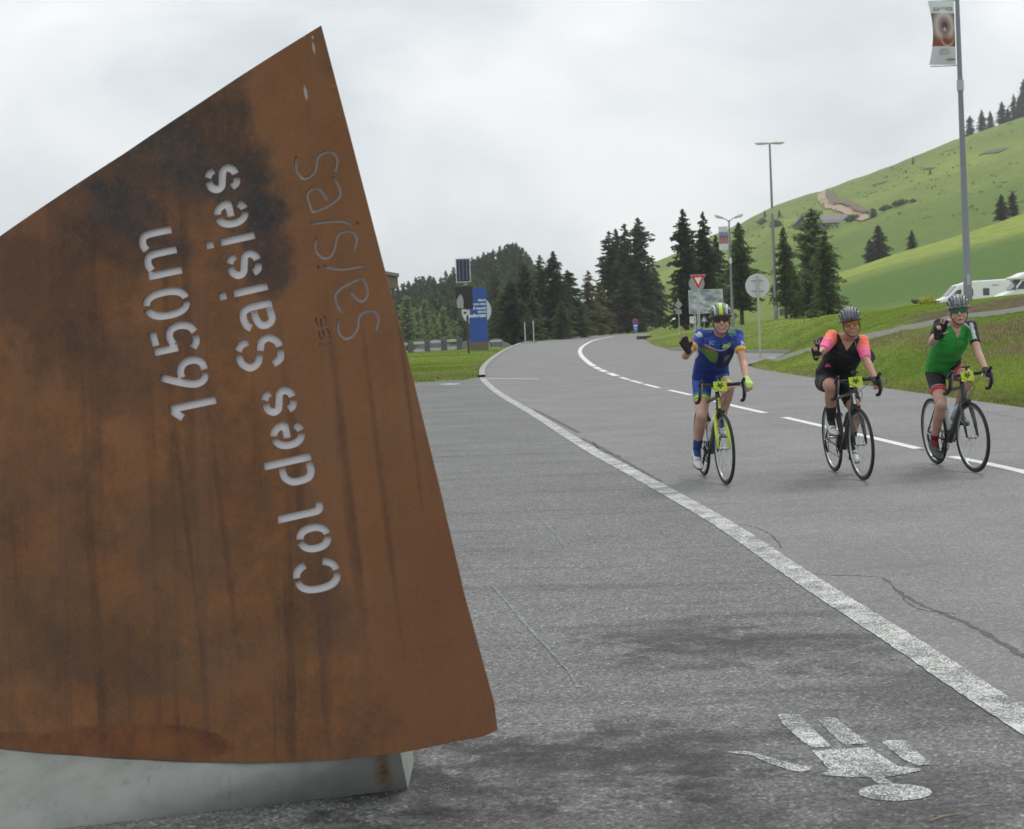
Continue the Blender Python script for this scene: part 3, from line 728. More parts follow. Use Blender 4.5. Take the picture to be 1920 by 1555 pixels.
def curved_plate(name, y_off, th, m, nx=90, inset=0, nz_=2):
    xs = np.linspace(-2.9, .35, nx); zs = np.linspace(-.2, 3.0, nz_); mb = MB(); V = []; F_ = []
    for side in (0, th):
        for x in xs:
            for z in zs: V.append((x-S0.x, f_panel(x)+y_off+side-S0.y, z-S0.z))
    k = nz_; o2 = nx*k
    for i in range(nx-1):
        for j in range(k-1):
            a = i*k+j; F_.append((a, a+k, a+k+1, a+1)); F_.append((o2+a, o2+a+1, o2+a+k+1, o2+a+k))
        F_.append((i*k, o2+i*k, o2+(i+1)*k, (i+1)*k)); F_.append((i*k+k-1, (i+1)*k+k-1, o2+(i+1)*k+k-1, o2+i*k+k-1))
    for j in range(k-1):
        F_.append((j, j+1, o2+j+1, o2+j)); e_ = (nx-1)*k; F_.append((e_+j, o2+e_+j, o2+e_+j+1, e_+j+1))
    mb.add(V, F_); o = mb.build(name, m); fix_normals(o)
    op = outl_prism(inset)
    md = o.modifiers.new('b', 'BOOLEAN'); md.operation = 'INTERSECT'; md.object = op; md.solver = 'EXACT'; md.material_mode = 'INDEX'
    evalmesh(o); bpy.data.objects.remove(op); return o
plate = curved_plate('steel_plate', 0, .012, rm)
plate.data.materials.append(M_EDGE)
for p in cutter.data.polygons: p.material_index = 0
md = plate.modifiers.new('c', 'BOOLEAN'); md.operation = 'DIFFERENCE'; md.object = cutter; md.solver = 'EXACT'; md.use_self = True; md.material_mode = 'TRANSFER'
evalmesh(plate); bpy.data.objects.remove(cutter)
plate.parent = sign; plate.name = 'steel_plate'
back = curved_plate('backing_sheet', .017, .004, M_GALV, inset=14); back.parent = sign; back.name = 'backing_sheet'
# stiffening frame behind
for x_, h_ in ((-.2, 1.5), (.35, 1.9)):
    MB().box((x_, f_panel(x_+S0.x)+.09-S0.y, h_/2+.06), (.06, .08, h_)).build('rear_strut', M_EDGE, sign)
# plinth
pf0 = ground(766, 1476); pf1 = ground(100, 1556); dx_ = (pf1-pf0); pfE = pf0+dx_*2.2
pl = thing('concrete_plinth', 'low pale grey concrete plinth under the rusted steel sign', 'plinth', (-.9, 5.8, 0)); PO = Vector((-.9, 5.8, 0))
ft = on_panel(748, 1420); ftE = on_panel(-400, 1385)
def pq(p): return Vector(p)-PO
a0 = pq((pf0.x, pf0.y, -.02)); a1 = pq((pfE.x, pfE.y, -.02)); b0 = pq((pf0.x-.030, pf0.y+.055, .152)); b1 = pq((pfE.x, pfE.y+.30, .152))
c0 = pq((pf0.x+.02, pf0.y+.42, -.02)); c1 = pq((pfE.x, pf0.y+.42, -.02)); d0 = pq((pf0.x-.01, pf0.y+.36, .152)); d1 = pq((pfE.x, pf0.y+.36, .152))
cm_ = bpy.data.materials.new('weathered_concrete'); cm_.use_nodes = True; t = cm_.node_tree; b = t.nodes['Principled BSDF']; n = t.nodes.new; L = t.links.new
tc_ = n('ShaderNodeTexCoord'); P = tc_.outputs['Object']
cc = cmix(mr2(nn(2.2, 7, .6, P), .3, .7), (.235, .250, .235), (.33, .34, .315))
cc = cmix(mr2(nn(12, 8, .7, P), .45, .7, 0, .4), cc, (.15, .16, .14))
msx = n('ShaderNodeMapping'); msx.inputs['Scale'].default_value = (26, 26, 1.4); L(P, msx.inputs[0])
cc = cmix(mr2(nn(1, 5, .6, msx.outputs[0]), .62, .74, 0, .5), cc, (.085, .09, .085))
rx_ = b0.x-.045
mrs = n('ShaderNodeMapping'); mrs.vector_type = 'TEXTURE'; mrs.inputs['Location'].default_value = (rx_, 0, .10); mrs.inputs['Scale'].default_value = (.035, 100, .16); L(P, mrs.inputs[0])
lnn = n('ShaderNodeVectorMath'); lnn.operation = 'LENGTH'; L(mrs.outputs[0], lnn.inputs[0])
cc = cmix(fm(mr2(lnn.outputs['Value'], .2, 1.0, 1, 0), mr2(nn(20, 5, .6, P), .3, .6, .3, 1)), cc, (.20, .085, .02))
L(cc, b.inputs['Base Color']); b.inputs['Roughness'].default_value = .88
bp = n('ShaderNodeBump'); bp.inputs['Strength'].default_value = .35; bp.inputs['Distance'].default_value = .004; L(nn(30, 8, .7, P), bp.inputs['Height']); L(bp.outputs[0], b.inputs['Normal'])
# front face runs from the foot line up to a top edge tucked just behind the lower edge of the steel plate
low = [(760,1411),(700,1418),(640,1424),(520,1430),(400,1429),(280,1424),(150,1416),(0,1404),(-150,1392),(-300,1380),(-400,1373)]
tops = [on_panel(*q)+Vector((0, .007, -.0015)) for q in low]; tops[0] = on_panel(752, 1412)+Vector((-.004, .012, -.001))
V = []; n_ = len(tops); u0 = pf0.x; u1 = (pf0+dx_*3.2).x
for i, tp_ in enumerate(tops):
    s_ = i/(n_-1); f_ = pf0.lerp(pf0+dx_*2.3, s_)
    bk = max(f_.y, tp_.y)+.30 if i else pf0.y+.36
    V += [pq((f_.x, f_.y, -.02)), pq(tp_), pq((tp_.x, bk, tp_.z)), pq((f_.x, bk+.05, -.02))]
F_ = [(4*i+k, 4*i+(k+1) % 4, 4*i+4+(k+1) % 4, 4*i+4+k) for i in range(n_-1) for k in range(4)]+[(0, 1, 2, 3), tuple(4*(n_-1)+k for k in (3, 2, 1, 0))]
V = []; F_ = []; ns_, nh_ = 60, 8
def along(s_):
    s_ = min(max(s_, 0), 1)*(n_-1); i = min(int(s_), n_-2); return tops[i].lerp(tops[i+1], s_-i)
for i in range(ns_+1):
    s_ = i/ns_; f_ = pf0.lerp(pf0+dx_*2.3, s_); f_ = Vector((f_.x, f_.y, -.02)); tp_ = along(s_); bk = max(f_.y, tp_.y)+.30
    for k in range(nh_+1): V.append(pq(f_.lerp(tp_, k/nh_)))
    V += [pq((tp_.x, bk, tp_.z)), pq((f_.x, bk+.05, -.02))]
w_ = nh_+3
F_ = [(w_*i+k, w_*i+(k+1) % w_, w_*(i+1)+(k+1) % w_, w_*(i+1)+k) for i in range(ns_) for k in range(w_)]+[tuple(range(w_)), tuple(w_*ns_+k for k in range(w_-1, -1, -1))]
mb = MB(); mb.add(V, F_); o = mb.build('plinth_block', cm_, pl, auto=35); fix_normals(o)
# loose grit at the foot of the plinth
M_GRIT = mat('loose_grit', (.23,.22,.20), .9, var=.5, scale=60)
mb = MB()
for i in range(420):
    t_ = random.random(); s_ = abs(random.gauss(0, .09)); q = pf0.lerp(pfE, t_*.75-.08); q = q+Vector((random.uniform(-.05, .05), -s_, 0)); r = random.uniform(.0015, .0045)
    mb.ell((q.x, q.y, r*.5), (r, r*random.uniform(.7, 1), r*.7), nu=5, nv=3)
for i in range(500):
    q = Vector((random.uniform(-1.3, 2.0), random.uniform(3.9, 9.0), 0)); r = random.uniform(.0012, .0035)
    mb.ell((q.x, q.y, r*.5), (r, r*random.uniform(.7, 1), r*.7), nu=5, nv=3)
tag(mb.build('grit', M_GRIT, smooth=True), 'loose pale grit scattered on the asphalt by the plinth', 'grit', kind='stuff')
tw = MB(); p0 = ground(1742, 1541); p1 = ground(1795, 1528); tw.tube([p0+Vector((0,0,.003)), p0.lerp(p1, .5)+Vector((0,.004,.006)), p1+Vector((0,0,.003))], [.0015,.002,.001], 5)
tag(tw.build('twig', mat('dry_stalk', (.34,.27,.16), .8)), 'thin dry stalk lying on the asphalt below the painted figure', 'stalk')

# ================================================================== TREES
def spruce_mesh(name, seed, R0=.20, levels=44, per=8, droop=.35, start=.06, tuft=.026, gap=.0, spire=1.0, m=None, trunk_m=None, light=0.0, lean=0.0):
    """unit-height conifer; crown = thousands of small drooping sprays on irregular branches"""
    rg = np.random.default_rng(seed); V = []; C = []
    lob = rg.uniform(0, 6.28, 3)
    tot = int(levels*per*.78)
    for bi in range(tot):
        if rg.random() < gap: continue
        f = ((bi+rg.uniform(0, 1))/tot); f = f+rg.normal(0, .006); f = min(max(f, 0), .995)
        z = start+(1-start)*f*.99
        a = rg.uniform(0, 6.28)
        prof = (1-f)**(.70*spire)*(1-.30*math.exp(-f*10))*(1+.16*math.sin(f*23+lob[0])+.10*math.sin(f*51+lob[1]))*(1+.16*math.sin(a*2+f*9+lob[2]))
        Lb = max(R0*prof*rg.uniform(.55, 1.15), .008)
        if rg.random() < .05: Lb *= 1.3
        d = np.array([math.cos(a), math.sin(a), 0]); side = np.array([-d[1], d[0], 0])
        ns = max(3, int(Lb/R0*11)+2); up0 = rg.uniform(.1, .5)*(.3+.7*f)
        dr_ = droop*rg.uniform(.7, 1.3)
        for s in range(ns):
            u = (s+.6)/ns; x = Lb*u
            zz = z+x*up0-dr_*x*u*1.3+.12*x*u*u*u
            p = d*x+np.array([0, 0, zz])+side*rg.normal(0, .10)*Lb*u+np.array([0, 0, 1])*rg.normal(0, .006)
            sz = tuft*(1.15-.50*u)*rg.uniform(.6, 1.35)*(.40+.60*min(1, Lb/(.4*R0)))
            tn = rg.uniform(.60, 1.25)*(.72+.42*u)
            for sgn in (-1, 1):
                dn = rg.uniform(.3, 1.3)
                q1 = p+side*sgn*sz*rg.uniform(.5, 1.0)+d*sz*rg.uniform(.1, .6)-np.array([0,0,1])*sz*dn
                q2 = p+d*sz*rg.uniform(.7, 1.3)-np.array([0,0,1])*sz*rg.uniform(-.15, .45)
                q0 = p-d*sz*.45+np.array([0,0,1])*sz*.15
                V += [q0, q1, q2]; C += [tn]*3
    # leader
    for s in range(10):
        z = .955+.045*s/10; a = rg.uniform(0, 6.28); d = np.array([math.cos(a), math.sin(a), 0]); sz = .010
        V += [np.array([0,0,z+.012]), d*sz+[0,0,z-.004], -d*sz*.6+np.array([d[1], -d[0], 0])*sz*.6+[0,0,z-.004]]; C += [.9]*3
    V = np.array(V); C = np.array(C)
    V[:, 0] += lean*V[:, 2]**2
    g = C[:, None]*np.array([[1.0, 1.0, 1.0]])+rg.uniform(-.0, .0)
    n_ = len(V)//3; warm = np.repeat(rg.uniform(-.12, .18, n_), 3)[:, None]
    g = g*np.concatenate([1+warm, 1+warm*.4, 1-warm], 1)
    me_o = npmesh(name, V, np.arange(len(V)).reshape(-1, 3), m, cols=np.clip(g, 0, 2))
    me = me_o.data; bpy.data.objects.remove(me_o)
    tb = MB(); tb.tube([(0,0,-.03),(0,0,.3),(lean*.4,0,.7),(lean,0,.97)], [.017,.013,.007,.001], 7, cap=False); to = tb.build(name+'_trunk', trunk_m); tm = to.data; bpy.data.objects.remove(to)
    return me, tm
def foliage(name, col, var=.35):
    m = mat(name, col, .85, var=var, scale=2.5, attr=None, spec=.15); t = m.node_tree; b = t.nodes['Principled BSDF']
    at = t.nodes.new('ShaderNodeAttribute'); at.attribute_name = 'Col'; oi = t.nodes.new('ShaderNodeObjectInfo')
    src = b.inputs['Base Color'].links[0].from_socket
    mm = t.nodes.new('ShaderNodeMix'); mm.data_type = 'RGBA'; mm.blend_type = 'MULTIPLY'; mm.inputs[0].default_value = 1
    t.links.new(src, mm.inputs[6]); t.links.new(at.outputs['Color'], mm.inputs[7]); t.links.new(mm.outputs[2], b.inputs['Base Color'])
    tr = t.nodes.new('ShaderNodeBsdfTranslucent'); t.links.new(mm.outputs[2], tr.inputs[0]); ms_ = t.nodes.new('ShaderNodeMixShader'); ms_.inputs[0].default_value = .35
    t.links.new(b.outputs[0], ms_.inputs[1]); t.links.new(tr.outputs[0], ms_.inputs[2]); t.links.new(ms_.outputs[0], t.nodes['Material Output'].inputs[0])
    return m
F_DARK = foliage('spruce_needles', (.062, .082, .040)); F_MID = foliage('younger_spruce_needles', (.095, .145, .050)); F_BROWN = foliage('browned_spruce_needles', (.140, .125, .050))
F_LARCH = foliage('larch_needles', (.200, .270, .120)); F_LIGHT = foliage('light_leaves', (.085, .125, .050)); M_BARK = mat('spruce_bark', (.075, .060, .048), .95, var=.4, scale=12, bump=.4, stretch=(4,4,.6))
SP = [spruce_mesh('spruce_crown', 11, .21, 46, 9, .42, m=F_DARK, trunk_m=M_BARK), spruce_mesh('spruce_crown', 12, .17, 50, 8, .36, spire=.9, m=F_DARK, trunk_m=M_BARK),
      spruce_mesh('spruce_crown', 13, .25, 42, 9, .50, tuft=.034, m=F_DARK, trunk_m=M_BARK), spruce_mesh('spruce_crown', 14, .155, 50, 7, .30, gap=.22, tuft=.026, m=F_DARK, trunk_m=M_BARK),
      spruce_mesh('spruce_crown', 15, .20, 44, 9, .40, start=.17, m=F_MID, trunk_m=M_BARK), spruce_mesh('spruce_crown', 16, .24, 40, 9, .45, start=.03, m=F_MID, trunk_m=M_BARK),
      spruce_mesh('brown_spruce_crown', 17, .22, 36, 8, .40, m=F_BROWN, trunk_m=M_BARK), spruce_mesh('larch_crown', 18, .19, 46, 8, .10, start=.10, gap=.12, spire=.62, tuft=.030, m=F_LARCH, trunk_m=M_BARK)]
CROWNW = [.21, .17, .25, .155, .20, .24, .22, .19]
def tree(px, ytop, ybase, hw, kind, label, d=None, name='spruce_tree', cat='tree', group=None, sink=.0):
    if d is None: p = hit(px, ybase, 60); d = p.y
    top = atd(px, ytop, d); X = UV(px, ybase)[0]*d/FPX; zb = hz(X, d)
    X = atd(px, (ytop+ybase)/2, d).x; hw = hw*(1.28 if d < 240 else 1.12)*(1 if kind != 0 or hw < 50 else .85)
    H = top.z-zb+sink; W = hw*d/FPX
    root = thing(name, label, cat, (X, d, zb-sink), (0, 0, random.uniform(0, 6.28)), group)
    cr_, tr_ = SP[kind]; k = W/(CROWNW[kind]); root.scale = (k, k, H)
    c = bpy.data.objects.new('crown', cr_); COL.objects.link(c); c.parent = root
    t_ = bpy.data.objects.new('trunk', tr_); COL.objects.link(t_); t_.parent = root
    return root
G1 = 'spruces left of the road bend'; G2 = 'tall spruces beyond the road crest'; G3 = 'trees on the green behind the signs'; G4 = 'spruces on the hillside'; G5 = 'spruces along the hill ridge'
TL = [
 (958,525,646,44,2,'dark spruce at the left edge of the clump beside the two thin marker posts',140,G1), (985,495,644,42,2,'broad dark spruce behind the pair of thin marker posts',150,G1),
 (1015,478,642,44,5,'round-topped tall spruce left of the pointed one in the roadside clump',152,G1), (1039,471,640,50,0,'pointed tallest spruce of the clump left of the road bend',150,G1),
 (1066,506,638,44,2,'spruce at the right end of the dark clump left of the road bend',155,G1), (1000,545,643,26,5,'lower green spruce in front of the dark roadside clump',142,G1),
 (1052,560,640,24,5,'small spruce at the foot of the dark clump near the verge',146,G1), (930,560,645,26,5,'small spruce left of the dark clump, right of the blue panel',160,G1),
 (1104,507,634,32,6,'brownish spruce standing alone in the gap between the two dark clumps',170,G2), (1084,560,637,26,5,'short green spruce in the gap above the road bend',165,G2), (1126,530,632,26,6,'rusty tinged spruce touching the left side of the tall clump',172,G2),
 (1145,434,632,42,3,'thin-topped spruce with bare upswept branches at the left of the tall clump',182,G2), (1158,429,632,34,1,'second spire from the left in the tall clump',188,G2),
 (1174,420,630,36,3,'third spire from the left in the tall clump',186,G2), (1199,408,628,56,0,'largest broadest spruce of the tall clump, behind the blue parking sign',184,G2), (1228,500,628,30,2,'low spruce at the right foot of the tall clump',190,G2), (1176,520,631,44,2,'bushy dark spruce low in front of the tall clump',178,G2),
 (1284,391,622,36,1,'left of the two slim tall spruces behind the yield sign',128,G3), (1321,397,622,40,0,'right of the two slim tall spruces behind the billboard',130,G3), (1345,441,620,36,0,'shorter spruce behind the billboard',138,G3), (1298,480,624,34,3,'thin spruce between yield sign and diamond sign',140,G3),
 (1388,417,612,40,4,'spruce with a bare trunk foot between the two lamp posts',118,G3), (1471,425,596,28,4,'narrow spruce just right of the tall lamp post',112,G3), (1490,500,592,26,5,'bushy low spruce between the narrow spruce and the larch',116,G3),
 (1524,389,590,42,7,'pale feathery larch in the middle of the green',122,G3), (1549,432,586,40,5,'broad dark green spruce at the right end of the green',104,G3), (1518,505,590,26,5,'small spruce at the foot of the pale larch',112,G3),
 (1648,422,500,26,2,'dense broad spruce on the crest of the near meadow',262,G4), (1631,448,500,16,0,'smaller spruce leaning on the dense one on the near meadow crest',263,G4), (1710,431,476,13,0,'lone small spruce on the meadow crest left of the big lamp post',262,G4),
 (1878,364,424,18,2,'bushy spruce of the pair at the right edge on the meadow crest',262,G4), (1899,359,412,15,1,'slimmer spruce of the pair at the right edge on the meadow crest',264,G4),
]
for px, yt, yb, hw, k, lab, d, g in TL: tree(px, yt, yb, hw, k, lab, d, group=g, name='larch_tree' if k == 7 else 'spruce_tree')
ridge = [(1819,217,258,13),(1841,205,250,13),(1857,207,244,10),(1879,190,232,13),(1890,203,230,11),(1901,176,222,12),(1911,181,218,11),(1920,148,213,16),(1936,160,206,15),(1952,140,200,16)]
rl = ['first spruce of the ridge row, just right of the big lamp post','second spruce of the ridge row','small third spruce of the ridge row','spruce at the middle of the ridge row','low spruce tucked behind the middle of the ridge row','tall thin spruce near the right end of the ridge row','short spruce near the right end of the ridge row','tallest spruce of the ridge row at the photo edge','spruce of the ridge row just past the photo edge','last spruce of the ridge row beyond the photo edge']
for (px, yt, yb, hw), lab in zip(ridge, rl):
    Uq = UV(px, yb)[0]; dq = np.interp(Uq, [590,640,740,840,960,1300],[640,630,620,610,600,600])-4
    tree(px, yt, yb+2, hw, [1,0,2,1][px % 4], lab, dq, group=G5, sink=1.0)
for px, yt, yb, hw, lab in [(1712,293,309,3,'tiny lone spruce high on the far slope below the ridge'),(1744,318,328,4,'tiny shrub-like spruce left of the big lamp post high on the slope'),(1434,394,408,4,'tiny spruce on the ridge left of the tall lamp post'),(1461,392,408,5,'tiny spruce on the ridge right of the tall lamp post')]:
    p = hit(px, yb, 300); tree(px, yt, yb, hw, 5, lab, p.y, group='tiny trees on the far slope')
# lighter young trees in front of the far wood
for i, (px, yt, yb, hw, lab) in enumerate([(764,553,652,22,'pale green bushy tree touching the edge of the rusted sign'),(783,580,652,18,'small pale tree second from the rusted sign'),(797,560,652,17,'slim light green tree left of the solar panel post'),(813,588,652,18,'low light green tree below the dark wood'),(832,574,652,16,'slender pale tree just left of the solar panel post'),(850,600,650,16,'small bushy tree left of the brown post')]):
    tree(px, yt, yb, hw, 7, lab, 185+i*5, name='young_tree', group='pale young trees in front of the wood')
# the far wood: one mass
def wood(name, label, n_, fn, kinds, seed):
    rg = np.random.default_rng(seed); VV = []; FF = []; CC = []; o_ = 0
    src = []
    for s in range(4):
        cr_, _ = spruce_mesh('tmp', 100+s, .17+.02*s, 26, 6, .45, tuft=.046, m=F_DARK, trunk_m=M_BARK)
        v = np.zeros(len(cr_.vertices)*3, np.float32); cr_.vertices.foreach_get('co', v); v = v.reshape(-1, 3)
        c = np.zeros(len(cr_.vertices)*4, np.float32); cr_.color_attributes['Col'].data.foreach_get('color', c); c = c.reshape(-1, 4)[:, :3]
        src.append((v, c))
    for i in range(n_):
        x, y, h, tint = fn(rg, i); v, c = src[rg.integers(0, 4)]
        a = rg.uniform(0, 6.28); ww = h*rg.uniform(.8, 1.15)
        q = np.stack([(v[:, 0]*math.cos(a)-v[:, 1]*math.sin(a))*ww+x, (v[:, 0]*math.sin(a)+v[:, 1]*math.cos(a))*ww+y, v[:, 2]*h+hz(x, y)-.4], 1)
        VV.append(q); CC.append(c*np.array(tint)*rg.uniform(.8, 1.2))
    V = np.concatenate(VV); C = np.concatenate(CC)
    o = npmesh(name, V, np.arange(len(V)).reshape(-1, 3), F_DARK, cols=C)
    return tag(o, label, 'wood', kind='stuff')
topy = lambda px: np.interp(px, [600,745,770,800,830,860,880,905,925,945,965,985,1000,1020,1060],[560,532,518,512,504,492,478,468,458,452,450,458,490,520,560])
def wf(rg, i):
    px = rg.uniform(600, 1010) if i < 330 else rg.uniform(60, 600); k = i % 3
    d = [rg.uniform(225, 250), rg.uniform(260, 300), rg.uniform(320, 380)][k]
    yt = topy(px)+[rg.uniform(30, 75), rg.uniform(10, 30), rg.uniform(-1, 12)][k]
    U, V = UV(px, yt); x = U*d/FPX; h = CH+V*d/FPX-hz(x, d); h = max(h, 5)
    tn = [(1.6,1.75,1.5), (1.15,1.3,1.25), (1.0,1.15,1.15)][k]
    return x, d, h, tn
wood('far_wood', 'dense dark spruce wood rising behind the blue panel and the solar panel post', 560, wf, None, 5)
def wf2(rg, i):
    px = rg.uniform(1010, 1240); d = rg.uniform(230, 300); yt = rg.uniform(545, 585) if px > 1080 else rg.uniform(530, 570)
    U, V = UV(px, yt); x = U*d/FPX; return x, d, max(CH+V*d/FPX-hz(x, d), 4), (1.1, 1.2, 1.0)
wood('roadside_thicket', 'dark low thicket of young spruces closing the view beyond the road crest', 60, wf2, None, 6)
# dark bushes on the far slope beside the track
def bush(px, py, wpx, hpx, label, m=F_MID, n_=260, d=None):
    p = hit(px, py, 90 if d is None else d); d = p.y; W = wpx*d/FPX/2; H = hpx*d/FPX
    V = []; C = []
    for i in range(n_):
        a = random.uniform(0, 6.28); r = random.random()**.5; h = random.random(); rr = W*r*(1-.5*h*h)
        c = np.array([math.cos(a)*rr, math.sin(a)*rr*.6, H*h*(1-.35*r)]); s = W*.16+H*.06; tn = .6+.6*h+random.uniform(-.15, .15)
        for _ in range(3): V.append(c+rng.normal(size=3)*s*.7); C.append([tn]*3)
    o = npmesh('bush', np.array(V), np.arange(len(V)).reshape(-1, 3), m, cols=np.array(C)); o.location = p
    return tag(o, label, 'bush', 'dark bushes on the far slope')
for a in [(1638,408,14,20,'dark upright bush at the lower end of the dirt track'),(1600,414,34,12,'long dark bush beside the grey chalet roof'),(1662,394,30,9,'dark bush right of the track'),(1690,384,36,10,'longest dark bush right of the track'),(1712,380,14,7,'small bush at the right end of the row'),(1430,420,22,12,'dark bush on the slope behind the tall lamp post'),(1455,425,24,14,'round bush under the ridge by the tall lamp post'),(1500,590,22,12,'bush at the foot of the larch')]:
    bush(*a, d=300 if a[1] < 500 else 80)

# small scattered scrub on the far slope
V = []; C = []
for i in range(170):
    px = random.uniform(1380, 1940); ymax = 470 if px < 1560 else 440-(px-1560)*.12; yr = np.interp(px, [1380,1550,1800,1940], [425,352,264,212]); py = random.uniform(yr+6, ymax)
    p_ = hit(px, py, 300); s_ = random.uniform(.25, .9)*(1.6 if random.random() < .08 else 1)
    for k in range(9):
        c = np.array(p_)+rng.normal(size=3)*[s_*.9, s_, s_*.25]+[0, 0, s_*.3]
        for _ in range(3): V.append(c+rng.normal(size=3)*s_*.35); C.append([random.uniform(.7, 1.3)]*3)
tag(npmesh('scrub', np.array(V), np.arange(len(V)).reshape(-1, 3), F_MID, cols=np.array(C)), 'low dark scrub dotted over the far green slope', 'scrub', kind='stuff')
# ================================================================== GRASS (stuff)
GRASS_M = mat('grass_blades', (1,1,1), .8, var=.05, attr='Col', spec=.1)
_t = GRASS_M.node_tree; _b = _t.nodes['Principled BSDF']; _tr = _t.nodes.new('ShaderNodeBsdfTranslucent'); _t.links.new(_b.inputs['Base Color'].links[0].from_socket, _tr.inputs[0])
_ms = _t.nodes.new('ShaderNodeMixShader'); _ms.inputs[0].default_value = .4; _t.links.new(_b.outputs[0], _ms.inputs[1]); _t.links.new(_tr.outputs[0], _ms.inputs[2]); _t.links.new(_ms.outputs[0], _t.nodes['Material Output'].inputs[0])
def grass(name, label, n_, sampler, h0, h1, colf, seed, wd=.012):
    rg = np.random.default_rng(seed); X, Y = sampler(rg, n_)
    s = np.minimum(sdist(X, Y, ROAD), sdist(X, Y, LAY)); k = s > .12; X, Y = X[k], Y[k]; n_ = len(X)
    Z = terr(X, Y); dry, soil = dryness(X, Y); k = rg.random(n_) > soil*.85; X, Y, Z, dry = X[k], Y[k], Z[k], dry[k]; n_ = len(X)
    per = 4
    Xb = np.repeat(X, per)+rg.normal(0, .035, n_*per); Yb = np.repeat(Y, per)+rg.normal(0, .035, n_*per); Zb = np.repeat(Z, per)-.01; D = np.repeat(dry, per)
    H = rg.uniform(h0, h1, n_*per)*(.7+.9*D); a = rg.uniform(0, 6.28, n_*per); ln = rg.uniform(.1, .7, n_*per)*H; W = wd*(Y.mean()/26)**.5
    dx, dy = np.cos(a), np.sin(a)
    A0 = np.stack([Xb-dy*W, Yb+dx*W, Zb], 1); B0 = np.stack([Xb+dy*W, Yb-dx*W, Zb], 1); T0 = np.stack([Xb+dx*ln, Yb+dy*ln, Zb+H], 1)
    V = np.stack([A0, B0, T0], 1).reshape(-1, 3)
    g1 = np.array([.17, .265, .036]); g2_ = np.array([.29, .365, .065]); dc = np.array([.33, .29, .15]); m_ = rg.random((n_*per, 1))
    big = np.clip(.5+vnoise(Xb/3, Yb/3, 3)*1.3, 0, 1)[:, None]
    c = g1*(1-big)+g2_*big; c = c*(.75+.5*m_); dd_ = (np.clip(D*1.2, 0, 1)*(rg.random(n_*per) < .85))[:, None]; c = c*(1-dd_)+dc*dd_*(.6+.6*m_)
    C = np.repeat(c, 3, 0)
    o = npmesh(name, V, np.arange(len(V)).reshape(-1, 3), GRASS_M, cols=C)
    return tag(o, label, 'grass', kind='stuff')
def s_right(rg, n_):
    Y = 24/(1-rg.random(n_)*(1-24/62.)); U = rg.uniform(430, 1120, n_); return U*Y/FPX+0, Y
def s_isl(rg, n_):
    Y = 55/(1-rg.random(n_)*(1-55/110.)); U = rg.uniform(235, 1000, n_); return U*Y/FPX, Y
def s_left(rg, n_):
    Y = 47/(1-rg.random(n_)*(1-47/115.)); U = rg.uniform(-330, 60, n_); return U*Y/FPX, Y
grass('verge_grass', 'short grass and dry tufts on the bank behind the riders', 60000, s_right, .025, .065, None, 1)
grass('island_grass', 'mown green grass on the rise behind the round sign', 34000, s_isl, .03, .07, None, 2, wd=.014)
grass('left_grass', 'short grass on the verge left of the road bend', 20000, s_left, .03, .08, None, 3, wd=.014)

# ================================================================== STREET FURNITURE
M_POLE = mat('galvanised_blue_grey_pole', (.20,.22,.25), .45, metal=.35, var=.08, scale=2, stretch=(6,6,.4))
M_POLE2 = mat('pale_grey_post', (.42,.44,.44), .5, metal=.2, var=.08, scale=3)
M_WOODP = mat('yellowish_post', (.46,.44,.33), .7, var=.1, scale=6)
M_WHITE = mat('white_enamel', (.74,.76,.77), .35, var=.03, scale=3)
M_SGREY = mat('sign_back_grey', (.56,.60,.62), .5, var=.04, scale=2)
M_LGREY = mat('dull_grey_sign_back', (.30,.31,.31), .6, var=.1, scale=4)
M_RED = mat('sign_red', (.52,.035,.03), .35, var=.05)
M_BLUE = mat('panel_blue', (.012,.075,.34), .45, var=.05, scale=2)
M_BLK = mat('black_plastic', (.012,.013,.015), .45, var=.2, scale=10)
M_BROWN = mat('brown_painted_post', (.055,.035,.030), .6, var=.15)
M_PRINT = mat('banner_print', (1,1,1), .6, var=.03, attr='Col')
M_TXTW = mat('white_lettering', (.78,.80,.82), .5, var=.02)
M_TXTD = mat('dark_grey_lettering', (.14,.14,.15), .6, var=.05)
M_GLASSD = mat('dark_window_glass', (.03,.035,.04), .08, var=.1, spec=.6)
def painted_grid(name, w_, h_, nx, nz_, fn, parent, bend=None, y=0.0, x0=None):
    V = []; C = []
    x0 = -w_/2 if x0 is None else x0
    for j in range(nz_+1):
        for i in range(nx+1):
            u, v = i/nx, j/nz_; dx, dy, dz = bend(u, v) if bend else (0, 0, 0)
            V.append((x0+u*w_+dx, y+dy, v*h_+dz)); C.append(fn(u, v))
    idx = np.arange((nx+1)*(nz_+1)).reshape(nz_+1, nx+1)
    F_ = np.stack([idx[:-1, :-1], idx[:-1, 1:], idx[1:, 1:], idx[1:, :-1]], -1).reshape(-1, 4)
    o = npmesh(name, np.array(V, float), F_, M_PRINT, parent, smooth=True, cols=np.array(C)); return o
def lerp3(a, b_, t_): t_ = min(max(t_, 0), 1); return tuple(x*(1-t_)+y*t_ for x, y in zip(a, b_))
